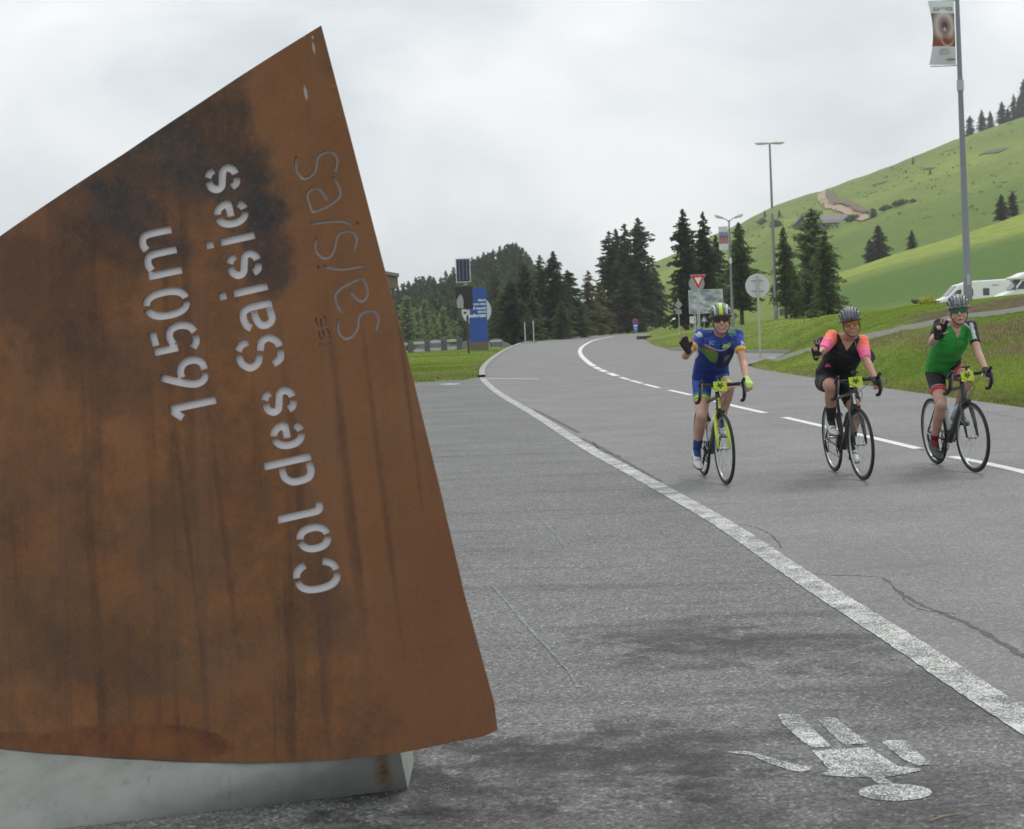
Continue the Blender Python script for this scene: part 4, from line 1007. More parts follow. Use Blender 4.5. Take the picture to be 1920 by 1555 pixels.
def swirl(u, v):
    """abstract print: pale rings on brown"""
    W = (.62, .66, .70)
    if v > .80 or v < .29: return lerp3(W, (.50, .53, .58), .0 if v > .8 else .6)
    x = (u-.52)*1.0; y = (v-.60)*1.9; r = math.hypot(x, y+.0); r2 = math.hypot(x*1.0-.12, y+.28)
    c = (.16, .09, .08)
    c = lerp3(c, (.52, .47, .44), 1-abs(r-.36)/.20)
    if r < .17: c = lerp3((.05, .035, .035), (.28, .2, .18), (r-.09)/.09)
    if math.hypot(x+.01, y+.1) < .07: c = (.5, .32, .33)
    c2 = lerp3((.22, .05, .025), (.55, .38, .24), 1-abs(r2-.30)/.05)
    return lerp3(c2, c, (v-.36)/.14+.2*math.sin(u*9))
def flowers(u, v):
    if v > .78 or v < .28: return (.60, .62, .66)
    if v > .62: return lerp3((.10, .09, .35), (.35, .35, .6), .5+.5*math.sin(u*14)*math.sin(v*30))
    if v > .50: return lerp3((.08, .07, .08), (.25, .2, .22), .5+.5*math.sin(u*20))
    return lerp3((.30, .04, .09), (.5, .25, .3), .5+.5*math.sin(u*17+2)*math.cos(v*40))
def lamp_post(pxb, pyb, d, pytop, r0, r1, arms, label, banner=None, zb=None, parent_extra=None, pxt=None):
    X = UV(pxb, pyb)[0]*d/FPX; zb = hz(X, d); H = atd(pxb, pytop, d).z-zb
    root = thing('lamp_post', label, 'lamp post', (X, d, zb), (0, 0, 0), 'lamp posts along the road')
    mb = MB(); mb.tube([(0,0,-.2),(0,0,.9),(0,0,.95),(0,0,H*.45),(0,0,H)], [r0*1.12, r0*1.12, r0, (r0+r1)/2*1.0, r1], 14); mb.build('pole', M_POLE, root, auto=40)
    mb = MB(); mb.box((0,-r0*1.05,.75),(.10,.02,.35)); mb.build('service_door', M_POLE2, root)
    mb = MB(); mb.tube([(0,0,H*.60),(0,0,H*.60+.35)], [r0*.95, r0*.92], 14); mb.build('clamp_band', M_POLE2, root)
    for sgn in (-1, 1):
        L_, rise, lw = arms
        mb = MB(); mb.tube([(0,0,H-.12),(sgn*L_*.3,0,H-.02+rise*.2),(sgn*L_,0,H+rise)], [.035,.03,.028], 8); mb.build('arm', M_POLE, root, smooth=True)
        mb = MB()
        q = Vector((sgn*L_, 0, H+rise)); dirv = Vector((sgn, 0, rise/L_*.9)).normalized()
        mb.tube([q-dirv*.05, q+dirv*.05, q+dirv*.3, q+dirv*lw*.8, q+dirv*lw], [.06, .13, .17, .15, .07], 12, ry=[.04, .08, .10, .085, .035], up=(0,0,1)); hd = mb.build('lamp_head', M_SGREY, root, smooth=True)
        mb = MB(); mb.ell(q+dirv*lw*.55+Vector((0,0,-.065)), (lw*.33, .12, .05)); mb.build('lens', M_WHITE, hd, smooth=True)
    return root, X, zb, H
# tall post at the right with a cultural banner
L1, lx, lz, lh = lamp_post(1815, 556, 56, -95, .125, .062, (1.1, .25, .8), 'tall nearest lamp post at the right carrying a big brown and grey banner')
bt = atd(1796, 2, 56).z-lz; bb = atd(1796, 122, 56).z-lz; bw_ = .80
def bend1(u, v): k = 1-u; return (k*(-.08+.16*math.sin(v*3.0)), -.10*math.sin(u*3.1)*math.sin(v*3.1)-.03, k*.03)
ban = painted_grid('banner', bw_, bt-bb, 48, 110, swirl, L1, bend1, x0=-bw_-.12); ban.location.z = bb
ban['label'] = 'hanging banner with a round brown picture'
for zz in (bt+.02, bb-.02):
    mb = MB(); mb.tube([(0,0,zz),(-bw_-.15,0,zz+(.0))], .016, 8); mb.build('banner_bracket', M_POLE, L1)
def place_txt(txt, size, m, parent, x, y, z, align='CENTER', shear=0, bold=.0, name='lettering', rotz=0):
    o = text_mesh(txt, size, m, name, parent, align, bold); o.rotation_euler = (R(90), 0, rotz); o.location = (x, y, z); return o
place_txt('saisies', .26, M_TXTD, ban, -.50, -.075, (bt-bb)*.885, name='banner_title')
for k, tx in enumerate(['CONCERTS', 'EXPOSITIONS', 'SPECTACLES']): place_txt(tx, .058, M_TXTD, ban, -.50, -.10, (bt-bb)*(.245-.035*k), name='banner_text')
place_txt('saisies', .11, M_TXTD, ban, -.30, -.10, (bt-bb)*.09, bold=.004, name='banner_logo')
# middle tall post
lamp_post(1455, 594, 112, 268, .125, .06, (.12, .0, .85), 'tall lamp post with flat twin lamp heads behind the round sign')
# shorter post with a small banner
L3, lx3, lz3, lh3 = lamp_post(1374, 612, 112, 413, .10, .05, (.38, .16, .60), 'short lamp post with raised twin arms and a small purple and red banner')
bt3 = atd(1366, 425, 112).z-lz3; bb3 = atd(1366, 469, 112).z-lz3
b3 = painted_grid('banner', .60, bt3-bb3, 30, 60, flowers, L3, lambda u, v: (0, -.02*math.sin(u*3), 0), x0=-.70); b3.location.z = bb3
for zz in (bt3, bb3):
    mb = MB(); mb.tube([(0,0,zz),(-.72,0,zz)], .014, 6); mb.build('banner_bracket', M_POLE, L3)
mb = MB(); mb.box((-.0,-.09,lh3*.62),(.10,.06,.35)); mb.build('junction_box', M_WHITE, L3)

def post_at(name, label, cat, px, pyb, d, pytop, r, m, group=None, seg=10):
    p = hit(px, pyb, 20) if d is None else Vector((UV(px, pyb)[0]*d/FPX, d, 0)); d = p.y; zb = hz(p.x, d); H = atd(px, pytop, d).z-zb
    root = thing(name, label, cat, (p.x, d, zb), group=group)
    mb = MB(); mb.tube([(0,0,-.2),(0,0,H)], r, seg); mb.build('post', m, root, auto=40)
    return root, p, d, zb, H
def zat(px, py, d, zb): return atd(px, py, d).z-zb
# round sign seen from behind
rt, p, d, zb, H = post_at('round_sign', 'round white road sign seen from behind on a thin yellowish post', 'road sign', 1425.5, 668, 62, 516, .045, M_WOODP)
zc = zat(1424, 536, d, zb); mb = MB(); mb.tube([(0,.06,zc),(0,.075,zc)], .44, 40); mb.tube([(0,.05,zc),(0,.062,zc)], [.44,.44], 40); mb.build('disc', M_SGREY, rt, auto=40)
for dz in (-.19, .19): mb = MB(); mb.box((0,.035,zc+dz),(.46,.02,.03)); mb.build('rail', M_LGREY, rt)
# yield sign
rt, p, d, zb, H = post_at('yield_sign', 'red bordered white give way triangle on a pale post in front of the billboard', 'road sign', 1313, 640, 84, 519, .035, M_POLE2)
zt = zat(1311, 516, d, zb); zl = zat(1311, 543, d, zb); wt = 27.5*d/FPX/2
def tri(s, y, th=.01): return [(-wt*s, y, zt-(1-s)*.10), (0, y, zl+(1-s)*.31), (wt*s, y, zt-(1-s)*.10)]
mb = MB(); mb.prism(tri(1, -.06), (0,.02,0)); o = mb.build('red_border', M_RED, rt); fix_normals(o)
mb = MB(); k = .50; a = (zt, zl); cz = zt-(zt-zl)*.345
mb.prism([((x)*k, -.066, cz+(z-cz)*k) for x, _, z in tri(1, 0)], (0,.005,0)); o = mb.build('white_field', M_WHITE, rt); fix_normals(o)
mb = MB(); mb.prism([(x*1.07, -.038, cz+(z-cz)*1.07) for x, _, z in tri(1, 0)], (0,.012,0)); o = mb.build('white_rim', M_WHITE, rt); fix_normals(o)
rt2, p2, d2, zb2, H2 = post_at('round_sign', 'round grey sign seen from behind just behind the give way triangle', 'road sign', 1310, 640, 86.5, 528, .03, M_POLE2)
zc = zat(1310, 532, d2, zb2); mb = MB(); mb.tube([(0,-.05,zc),(0,-.035,zc)], .40, 32); mb.build('disc', M_LGREY, rt2, auto=40)
# billboard
d = 104; pL = UV(1293, 590)[0]*d/FPX; pR = UV(1356, 590)[0]*d/FPX; xm = (pL+pR)/2; zb = hz(xm, d)
bl = thing('billboard', 'grey and white snow picture billboard behind the give way sign', 'billboard', (xm, d, zb), (0, 0, R(4)))
z0_ = atd(1324, 587, d).z-zb; z1_ = atd(1324, 544, d).z-zb
def snow(u, v):
    a = .5+.5*math.sin(7*u+9*v+3*math.sin(4*v)); b_ = vnoise(np.array([u*6+v*3]), np.array([v*7]), 1)[0]+vnoise(np.array([u*16]), np.array([v*14-u*5]), 2)[0]*.5
    k = .5+b_*1.1+.15*(a-.5); c = lerp3((.16, .19, .23), (.52, .57, .62), k)
    if .47 < v+.12*math.sin(u*4) < .53: c = (.30, .33, .38)
    return c
o = painted_grid('picture', pR-pL, z1_-z0_, 60, 40, snow, bl, y=-.05); o.location.z = z0_
mb = MB(); mb.box((0,0,(z0_+z1_)/2),(pR-pL+.06,.06,z1_-z0_+.06)); mb.build('board', M_SGREY, bl)
for s in (-1, 1): mb = MB(); mb.box((s*(pR-pL)*.35,.06,z0_/2),(.09,.06,z0_+1.0)); mb.build('post', M_POLE2, bl)
# diamond sign from behind
rt, p, d, zb, H = post_at('diamond_sign', 'grey diamond sign with a small plate below, seen from behind left of the billboard', 'road sign', 1274, 625, 108, 560, .03, M_POLE2)
zc = zat(1273, 572, d, zb); s = .30; mb = MB(); mb.prism([(-s*.82,-.05,zc),(0,-.05,zc-s),(s*.82,-.05,zc),(0,-.05,zc+s*1.1)], (0,.02,0)); o = mb.build('diamond_plate', M_LGREY, rt); fix_normals(o)
zc2 = zat(1273, 585, d, zb); mb = MB(); mb.box((0,-.05,zc2),(.36,.02,.28)); mb.build('lower_plate', M_LGREY, rt)
# small white notice and small grey sign
rt, p, d, zb, H = post_at('notice_sign', 'small white notice with dark lettering above the parked white car', 'sign', 1300, 625, 118, 598, .02, M_POLE2)
zc = zat(1300, 600, d, zb); mb = MB(); mb.box((0,-.03,zc),(.44,.02,.48)); o = mb.build('plate', M_WHITE, rt)
place_txt('P', .16, M_TXTD, rt, -.08, -.045, zc+.10, bold=.004); place_txt('A', .20, M_TXTD, rt, .08, -.045, zc+.02, bold=.004)
rt, p, d, zb, H = post_at('small_sign', 'little pale triangular sign on a thin post right of the give way post', 'road sign', 1321, 625, 105, 594, .02, M_POLE2)
zc = zat(1321, 599, d, zb); mb = MB(); mb.prism([(-.18,-.03,zc-.14),(.18,-.03,zc-.14),(0,-.03,zc+.20)], (0,.015,0)); o = mb.build('plate', M_SGREY, rt); fix_normals(o)
# parking restriction sign on the crest
rt, p, d, zb, H = post_at('no_parking_sign', 'round blue and red no parking sign with a blue plate at the road crest', 'road sign', 1192, 627, 168, 597, .03, M_POLE2)
zc = zat(1191, 603.5, d, zb); mb = MB(); mb.tube([(0,-.05,zc),(0,-.035,zc)], .32, 28); mb.build('red_ring', M_RED, rt, auto=40)
mb = MB(); mb.tube([(0,-.056,zc),(0,-.048,zc)], .24, 28); mb.build('blue_disc', M_BLUE, rt, auto=40)
mb = MB(); mb.box((0,-.06,zc),(.42,.006,.045), Matrix.Rotation(R(45), 3, 'Y')); mb.build('red_bar', M_RED, rt)
zc = zat(1191, 615, d, zb); mb = MB(); mb.box((0,-.05,zc-.08),(.42,.02,.46)); mb.build('blue_plate', mat('plate_blue', (.05,.20,.55), .4), rt)
mb = MB(); mb.box((0,-.05,zc+.22),(.42,.02,.14)); mb.build('white_plate', M_WHITE, rt)
place_txt('P', .30, M_TXTW, rt, 0, -.065, zc-.08, bold=.006)
mb = MB(); cz_ = hz(*g2(1218,629)); q = ground(1216, 637)
tag(MB().box((q.x, q.y+4, .12), (1.1, 1.0, .22)).build('drain_cover', mat('dark_grate', (.05,.05,.05), .8)), 'dark drain grate at the tip of the grass by the road crest', 'drain')
# two thin marker posts
for px, pyb, pyt, lab in [(985,642,604,'left one of the two thin pale marker posts by the dark clump of spruces'),(1001,640,602,'right one of the two thin pale marker posts by the dark clump of spruces')]:
    rt, p, d, zb, H = post_at('marker_post', lab, 'post', px, pyb, 128, pyt, .035, M_SGREY, group='marker posts')
    mb = MB(); mb.box((0,0,.08),(.5,.3,.22)); mb.build('foot_block', M_CONC, rt)
# ---------------------------------------------------------------- speed display with solar panel (seen from behind)
rt, p, d, zb, H = post_at('speed_display', 'solar powered roadside speed display seen from behind on a brown post', 'speed display', 879, 665, 86, 536, .055, M_BROWN)
u_ = 1/3200*86
zt = zat(867, 485, d, zb); zbm = zat(867, 530, d, zb); wpn = 27.5*u_
sp_ = Matrix.Rotation(R(-2.0), 3, 'Y')
zc = (zt+zbm)/2; tl = Matrix.Rotation(R(12), 3, 'X')
mb = MB(); mb.box((-.13,-.15,zc),(wpn,.04,zt-zbm)); fr = mb.build('solar_panel', M_SGREY, rt)
mb = MB(); mb.box((-.13,-.165,zc),(wpn-.09,.03,zt-zbm-.09)); mb.build('cell_sheet', mat('solar_cells', (.018,.022,.06), .25, var=.2, scale=4), fr)
for i in range(3):
    for j in range(9):
        mb = MB(); mb.box((-.13+(i-1)*.19+.0,-.183,zt-.12-(j+.0)*(zt-zbm-.2)/8.6),(.032,.006,.032), Matrix.Rotation(R(45), 3, 'Y')); mb.build('cell_contact', M_SGREY, fr)
mb = MB(); mb.tube([(0,0,H-.02),(-.02,-.1,zbm+.02)], .03, 8); mb.box((-.03,-.05,zbm-.10),(.22,.12,.05)); mb.build('bracket', M_POLE2, rt)
zt2 = zat(870, 538, d, zb); zb2_ = zat(872, 580, d, zb)
mb = MB(); mb.box((-.12,-.16,(zt2+zb2_)/2),(32*u_,.16,zt2-zb2_)); mb.build('display_box', M_BLK, rt, bevel=.01)
zq = lambda y: zat(865, y, d, zb); xq = lambda x: (x-876)*u_
mb = MB(); mb.prism([(xq(857),-.245,zq(563)),(xq(858),-.245,zq(578)),(xq(869.5),-.245,zq(579)),(xq(870),-.245,zq(564)),(xq(868),-.245,zq(556)),(xq(865),-.245,zq(552)),(xq(862),-.245,zq(555))], (0,-.05,0)); o = mb.build('camera_cover', mat('warm_grey_cover', (.34,.33,.32), .6), rt); fix_normals(o)
mb = MB(); mb.box((xq(874),-.15,zq(587)),(.36,.14,.28)); cb = mb.build('control_box', M_SGREY, rt, bevel=.01)
mb = MB(); mb.box((xq(872),-.225,zq(587)),(.13,.02,.10)); mb.build('socket', M_BLK, cb)
mb = MB(); mb.tube([(0,-.06,zb2_),(0,-.06,zt2)], .05, 10); mb.build('rear_mast', M_BROWN, rt, auto=40)
# ---------------------------------------------------------------- blue welcome panel
d = 96; u_ = d/FPX; xl = UV(880, 600)[0]*u_; xr = UV(913.5, 600)[0]*u_; xm = (xl+xr)/2; zb = hz(xm, d); W_ = xr-xl
bp_ = thing('blue_panel', 'tall blue information panel with white lettering behind the speed display post', 'panel', (xm, d, zb))
z1_ = atd(895, 540, d).z-zb; z0_ = atd(895, 641, d).z-zb
mb = MB(); mb.box((0,0,(z0_+z1_)/2),(W_,.12,z1_-z0_)); o = mb.build('panel_body', M_BLUE, bp_, bevel=.01)
mb = MB(); mb.box((0,0,z0_-.05-.2),(W_*1.02,.2,.5)); mb.build('foot', mat('brown_footing', (.16,.12,.08), .8), bp_)
for tx, sz, py, bo in [('Merci',.19,563.5,.006),('de votre visite',.16,570.5,.006),('À bientôt',.19,578.5,.006),('dans le',.17,585,.006),('Beaufortain',.27,592,.010)]:
    place_txt(tx, sz, M_TXTW, bp_, W_*.46, -.066, atd(895, py, d).z-zb, align='RIGHT', bold=bo)
rt, p, d, zb, H = post_at('round_sign', 'big round pale sign half hidden behind the blue panel', 'road sign', 893, 646, 99, 566, .04, M_POLE2)
zc = zat(893, 583, d, zb); mb = MB(); mb.tube([(0.08,-.06,zc),(0.08,-.04,zc)], .86, 40); mb.build('disc', M_SGREY, rt, auto=40)
# ---------------------------------------------------------------- guard rail: stone pillars with white rails
M_STONE = mat('dark_rough_stone', (.105,.105,.11), .95, var=.4, scale=5, bump=.6)
M_RAIL = mat('pale_weathered_rail', (.50,.50,.50), .8, var=.1, scale=4)
gr = thing('roadside_railing', 'low railing of pale rails between dark stone pillars along the left meadow edge', 'railing', (UV(800,655)[0]*104/FPX, 104, 0))
gx = [UV(x, 655)[0]*104/FPX-gr.location.x for x in (745, 770, 801.5, 833, 862)]
for i, x in enumerate(gx):
    zg = hz(x+gr.location.x, 104); mb = MB()
    mb.box((x,0,zg+.30),(.34,.34,.78)); o = mb.build('pillar', M_STONE, gr, bevel=.06)
    mb = MB(); mb.box((x+.02,0,zg+.72),(.26,.28,.10)); mb.build('pillar_cap', M_STONE, o, bevel=.03)
for a, b_ in zip(gx[:-1], gx[1:]):
    for dz in (.60, .14):
        zg = hz((a+b_)/2+gr.location.x, 104); mb = MB(); mb.box(((a+b_)/2,-.05,zg+dz),(b_-a-.34,.06,.16)); mb.build('rail', M_RAIL, gr, bevel=.01)
rl_ = thing('roadside_railing', 'short piece of pale rail right of the blue panel in front of the gravel heap', 'railing', (UV(930,645)[0]*108/FPX, 108, hz(UV(930,645)[0]*108/FPX, 108)))
MB().box((0,0,.42),(.75,.06,.12)).build('rail', M_RAIL, rl_)
for s in (-1, 1): MB().box((s*.3,.03,.15),(.08,.08,.6)).build('post', M_STONE, rl_)
M_GRAV = mat('grey_gravel', (.085,.085,.09), .95, var=.35, scale=3, bump=.5)
def heap(px, py, wpx, hpx, d, label):
    W = wpx*d/FPX/2; X = UV(px, py)[0]*d/FPX; H = atd(px, py-hpx, d).z-hz(X, d); V = []; nx, ny = 40, 24
    for j in range(ny+1):
        for i in range(nx+1):
            x = (i/nx*2-1); y = (j/ny*2-1); r = math.hypot(x, y); h = max(0, 1-r)**.85
            h = h*(1+.10*float(vnoise(np.array([x*5+px]), np.array([y*5]), 0)[0])); V.append((x*W, y*W*.5, h*H-.15+.05*float(vnoise(np.array([x*22+px]), np.array([y*22]), 1)[0])))
    idx = np.arange((nx+1)*(ny+1)).reshape(ny+1, nx+1); F_ = np.stack([idx[:-1, :-1], idx[:-1, 1:], idx[1:, 1:], idx[1:, :-1]], -1).reshape(-1, 4)
    o = npmesh('gravel_heap', np.array(V), F_, M_GRAV, smooth=True); o.location = (X, d, hz(X, d)); return tag(o, label, 'gravel heap', 'gravel heaps')
heap(815, 640, 130, 8, 112, 'wide grey gravel heap behind the railing left of the brown post'); heap(885, 640, 110, 9, 116, 'gravel heap behind the brown post and the blue panel'); heap(930, 640, 80, 11, 120, 'steep dark gravel heap right of the blue panel')
# ---------------------------------------------------------------- chalet roof corner peeping out behind the sign
d = 60; xr = UV(741, 525)[0]*d/FPX; z1_ = atd(741, 512, d).z; z0_ = atd(741, 540, d).z
ch = thing('chalet', 'timber chalet whose eave corner peeps out behind the rusted sign', 'building', (xr-3.2-.45, d+3.5, .05), (0,0,R(9)))
M_TIM = mat('weathered_timber', (.19,.14,.10), .85, var=.25, scale=3, bump=.3, stretch=(1,1,14)); M_ROOFW = mat('grey_shingle', (.20,.20,.19), .9, var=.25, scale=4)
hw_ = 3.2; zt_ = z1_-.05; zo = z0_-.05
MB().box((-.5,0,zo/2-.1),(5.0,5.2,zo+.1)).build('wall', M_TIM, ch)
mb = MB(); mb.prism([(-3.6,-3.5,zo),(hw_,-3.5,zo),(hw_,-3.5,zt_-.14),(-.2,-3.5,zt_+.55),(-3.6,-3.5,zt_-.14)], (0,7,0)); o = mb.build('gable_boarding', M_TIM, ch); fix_normals(o)
for s, (x0_, x1_) in enumerate([(-3.75, -.2), (-.2, hw_+.04)]):
    za, zb_ = (zt_-.13, zt_+.58) if s == 0 else (zt_+.58, zt_-.13)
    mb = MB(); mb.prism([(x0_,-3.6,za),(x1_,-3.6,zb_),(x1_,-3.6,zb_+.12),(x0_,-3.6,za+.12)], (0,7.2,0)); o = mb.build('roof_slope', M_ROOFW, ch); fix_normals(o)
for k in range(2):
    o = MB().box((-1.6+k*1.7,-2.62,1.5),(.8,.06,.9)).build('window', M_WHITE, ch); MB().box((-1.6+k*1.7,-2.66,1.5),(.68,.03,.78)).build('pane', M_GLASSD, o)
# ---------------------------------------------------------------- hillside chalet, track, low wall, stones
p = hit(1562, 424, 300); d = p.y; u_ = d/FPX
hc = thing('hillside_chalet', 'long low chalet with a wide grey roof on the far slope below the dirt track', 'building', (p.x, d, hz(p.x, d)-.5))
W_ = 90*u_; H_ = 10*u_
MB().box((0,3,H_*.5),(W_*.86,7,H_+1.2)).build('wall', mat('dark_timber', (.035,.034,.036), .85), hc)
mb = MB(); mb.prism([(-W_*.5,-1.8,H_*.9),(W_*.5,-1.8,H_*.9),(W_*.40,4,H_*2.5),(-W_*.34,4,H_*2.5)], (0,.3,.3)); o = mb.build('roof', mat('lead_grey_roof', (.17,.165,.16), .85, var=.2, scale=.6), hc); fix_normals(o)
mb = MB(); mb.prism([(-W_*.5,9.8,H_*.9),(W_*.5,9.8,H_*.9),(W_*.40,4.4,H_*2.5),(-W_*.34,4.4,H_*2.5)], (0,.0,.3)); o = mb.build('roof', MATS['lead_grey_roof'], hc); fix_normals(o)
for k in range(4):
    o = MB().box((-W_*.3+k*W_*.2,-.56,H_*.45),(1.3,.1,1.0)).build('window', M_SGREY, hc); MB().box((-W_*.3+k*W_*.2,-.63,H_*.45),(1.0,.05,.7)).build('pane', M_GLASSD, o)
p = hit(1503, 424, 300); hb = thing('hay_barn', 'small dark gabled barn at the left end of the hillside chalet', 'building', (p.x, p.y, hz(p.x, p.y)-.3)); u_ = p.y/FPX
mb = MB(); w2 = 8*u_; mb.prism([(-w2,0,0),(w2,0,0),(w2,0,7*u_),(0,0,19*u_),(-w2,0,7*u_)], (0,6,0)); o = mb.build('wall', mat('dark_slate_boards', (.05,.06,.075), .8), hb); fix_normals(o)
mb = MB(); mb.prism([(-w2-.4,-.4,6.4*u_),(0,-.4,19.6*u_),(0,-.4,20.8*u_),(-w2-.6,-.4,7*u_)], (0,7,0)); o = mb.build('roof', MATS['lead_grey_roof'], hb); fix_normals(o)
mb = MB(); mb.prism([(w2+.4,-.4,6.4*u_),(w2+.6,-.4,7*u_),(0,-.4,20.8*u_),(0,-.4,19.6*u_)], (0,7,0)); o = mb.build('roof', MATS['lead_grey_roof'], hb); fix_normals(o)
M_DIRT = mat('pale_dirt', (.34,.245,.165), .95, var=.2, scale=.3); M_CUT = mat('brown_cut_bank', (.13,.085,.055), .95, var=.35, scale=.4, bump=.4)
tp = [(1556,353),(1543,362),(1541,374),(1552,384),(1570,391),(1590,397),(1606,404),(1628,412)]
TR = [hit(x, y, 300) for x, y in tp]; ribbon('dirt_track', TR, 2.7, .35, M_DIRT, zf=hz)
tp2 = [(1558,362),(1560,376),(1575,383),(1592,386),(1606,394),(1625,402)]
T2 = [hit(x, y, 300) for x, y in tp2]; ribbon('cut_bank', T2, 2.0, .8, M_CUT, zf=hz)
for (a, b_, w_) in [((1846,287),(1882,283),3.0),((1730,318),(1750,317),1.5),((1635,350),(1660,342),2.2)]:
    ribbon('bare_patch', [hit(*a, 300), hit((a[0]+b_[0])/2, (a[1]+b_[1])/2-1, 300), hit(*b_, 300)], w_, .25, mat('dull_scrub', (.085,.095,.045), .95, var=.3, scale=.5), zf=hz)
p = hit(1462, 591, 60); q = hit(1495, 589, 60); q.y = p.y
o = MB().box((0,0,0.1),((q-p).length,.35,.75)).build('low_wall', M_STONE, bevel=.02); o.location = (p+q)/2+Vector((0,0,.1)); tag(o, 'short low grey wall at the foot of the narrow spruce', 'wall')
for i, (px, py, w_, h_, lab) in enumerate([(1722,560,28,9,'dark rough boulder furthest left of the white campers'),(1737,566,30,10,'long dark boulder by the nose of the left camper'),(1752,562,20,7,'small grey boulder beside the nose of the left camper')]):
    d = 84+3*i; X = UV(px, py)[0]*d/FPX; mb = MB(); mb.ell((0,0,.1),(w_*d/FPX/2,.35,h_*d/FPX*.6), nu=14, nv=9)
    for k_, v in enumerate(mb.v): r_ = 1+.22*math.sin(k_*2.3+i)+.1*math.cos(k_*5.1); mb.v[k_] = (max(-w_*d/FPX*.46, min(w_*d/FPX*.46, v[0]*1.15*r_)), v[1]*r_, max(-.3, min(h_*d/FPX*.72, v[2]*r_*1.2)))
    o = mb.build('boulder', M_STONE, auto=30); zz = atd(px, py+5, d).z; o.location = (X, d, min(max(zz, hz(X, d)), hz(X,d)+.35)); tag(o, lab, 'boulder', 'boulders by the parking')
def flowers_at(px, py, label):
    d = 82; X = UV(px, py)[0]*d/FPX; V = []; C = []
    for i in range(150):
        c = rng.normal(size=3)*[.16,.12,.10]+[0,0,.22]; y = i % 3 != 0; col = (.55,.47,.02) if y else (.10,.18,.03)
        for _ in range(3): V.append(c+rng.normal(size=3)*.035); C.append(col)
    o = npmesh('yellow_flowers', np.array(V), np.arange(len(V)).reshape(-1,3), MATS['grass_blades'], cols=np.array(C)); o.location = (X, d, hz(X, d)+.1); tag(o, label, 'flowers', 'yellow flowers by the parking', kind='stuff')
flowers_at(1733, 556, 'clump of yellow flowers above the long boulder'); flowers_at(1744, 553, 'smaller pale yellow flower clump next to the camper nose')

# ================================================================== VEHICLES
M_VAN = mat('white_camper_paint', (.84,.85,.86), .3, var=.02, scale=1, coat=.3); M_TYRE = mat('tyre_rubber', (.015,.015,.016), .8, var=.2)
M_CARGLASS = mat('tinted_car_glass', (.035,.05,.055), .06, spec=.7); M_TRIM = mat('grey_trim', (.12,.12,.13), .6)
def wheel_part(parent, x, y, r=.34, w_=.22):
    o = MB().tube([(x,y-w_/2,r),(x,y+w_/2,r)], r, 24).build('wheel', M_TYRE, parent, auto=40); s = -1 if y < 0 else 1
    MB().tube([(x,y+s*(w_/2-.02),r),(x,y+s*(w_/2+.01),r)], r*.6, 18).build('rim', M_SGREY, o, auto=40)
def side_prism(profile, w_, name, m, parent, bevel=.06, y0=None):
    mb = MB(); y0 = -w_/2 if y0 is None else y0
    mb.prism([(x, y0, z) for x, z in profile], (0, w_, 0)); o = mb.build(name, m, parent, bevel=bevel); fix_normals(o); return o
# left camper van: nose to the left (-x)
d = 128; u_ = d/FPX; x0 = UV(1752, 560)[0]*u_; x1 = UV(1890, 545)[0]*u_; LV = x1-x0; zv = hz((x0+x1)/2, d)
van = thing('camper_van', 'white panel camper van with two small square side windows, parked behind the big lamp post', 'camper van', ((x0+x1)/2, d, zv), (0,0,R(-2)), 'white campers on the parking')
H_ = atd(1850, 525, d).z-zv; h2 = LV/2
prof = [(-h2,.35),(-h2,.62),(-h2+.22,.82),(-h2+.78,1.04),(-h2+1.62,1.92),(-h2+2.0,H_*.90),(-h2+2.5,H_*.97),(h2-.35,H_),(h2-.10,H_-.12),(h2,H_-.5),(h2,.35)]
side_prism(prof, 2.0, 'body', M_VAN, van, .09)
side_prism([(-h2+.98,.95),(-h2+1.52,1.50),(-h2+1.60,1.54),(-h2+1.84,1.54),(-h2+1.76,.95)], .03, 'cab_window', M_CARGLASS, van, 0, -1.02)
for nm, xx in (('side_window', -h2+2.45), ('side_window', -h2+3.65)):
    o = MB().box((xx,-1.01,1.32),(.48,.03,.54)).build(nm, M_TRIM, van, bevel=.01); MB().box((xx,-1.03,1.32),(.40,.02,.46)).build('pane', M_CARGLASS, o)
mb = MB(); mb.prism([(-h2+.86,-.82,1.10),(-h2+1.52,-.82,1.80),(-h2+1.52,.82,1.80),(-h2+.86,.82,1.10)], (-.05,0,.04)); o = mb.build('windscreen', M_CARGLASS, van); fix_normals(o)
MB().box((h2-1.2,-1.01,H_-.42),(.5,.02,.05)).build('vent', M_TRIM, van)
for x in (-h2+2.6, h2-1.4): MB().box((x,.2,H_+.04),(.5,.5,.10)).build('roof_hatch', M_TRIM, van, bevel=.02)
for x in (-h2+1.0, h2-1.2):
    for y in (-.92, .92): wheel_part(van, x, y)
# right motorhome with overcab
d = 112; u_ = d/FPX; x0 = UV(1868, 555)[0]*u_; zv = hz(x0+3, d); H_ = atd(1912, 508, d).z-zv; LV = 6.4; h2 = LV/2
mh = thing('motorhome', 'white motorhome with a bulging over-cab roof at the right edge', 'motorhome', (x0+h2, d, zv), (0,0,R(-2)), 'white campers on the parking')
side_prism([(-h2,.4),(-h2,.92),(-h2+.25,1.05),(-h2+.95,1.30),(-h2+1.42,1.92),(-h2+1.5,2.0),(-h2+3.0,2.0),(-h2+3.0,.4)], 1.9, 'cab', M_VAN, mh, .08)
side_prism([(-h2+2.2,.5),(-h2+2.2,1.98),(-h2+.98,1.98),(-h2+.93,2.15),(-h2+1.20,H_*.86),(-h2+1.75,H_*.95),(-h2+2.7,H_),(h2,H_),(h2,.5)], 2.2, 'coachwork', M_VAN, mh, .10)
side_prism([(-h2+1.12,1.36),(-h2+1.52,1.88),(-h2+2.10,1.88),(-h2+2.10,1.36)], .03, 'cab_window', M_CARGLASS, mh, 0, -.975)
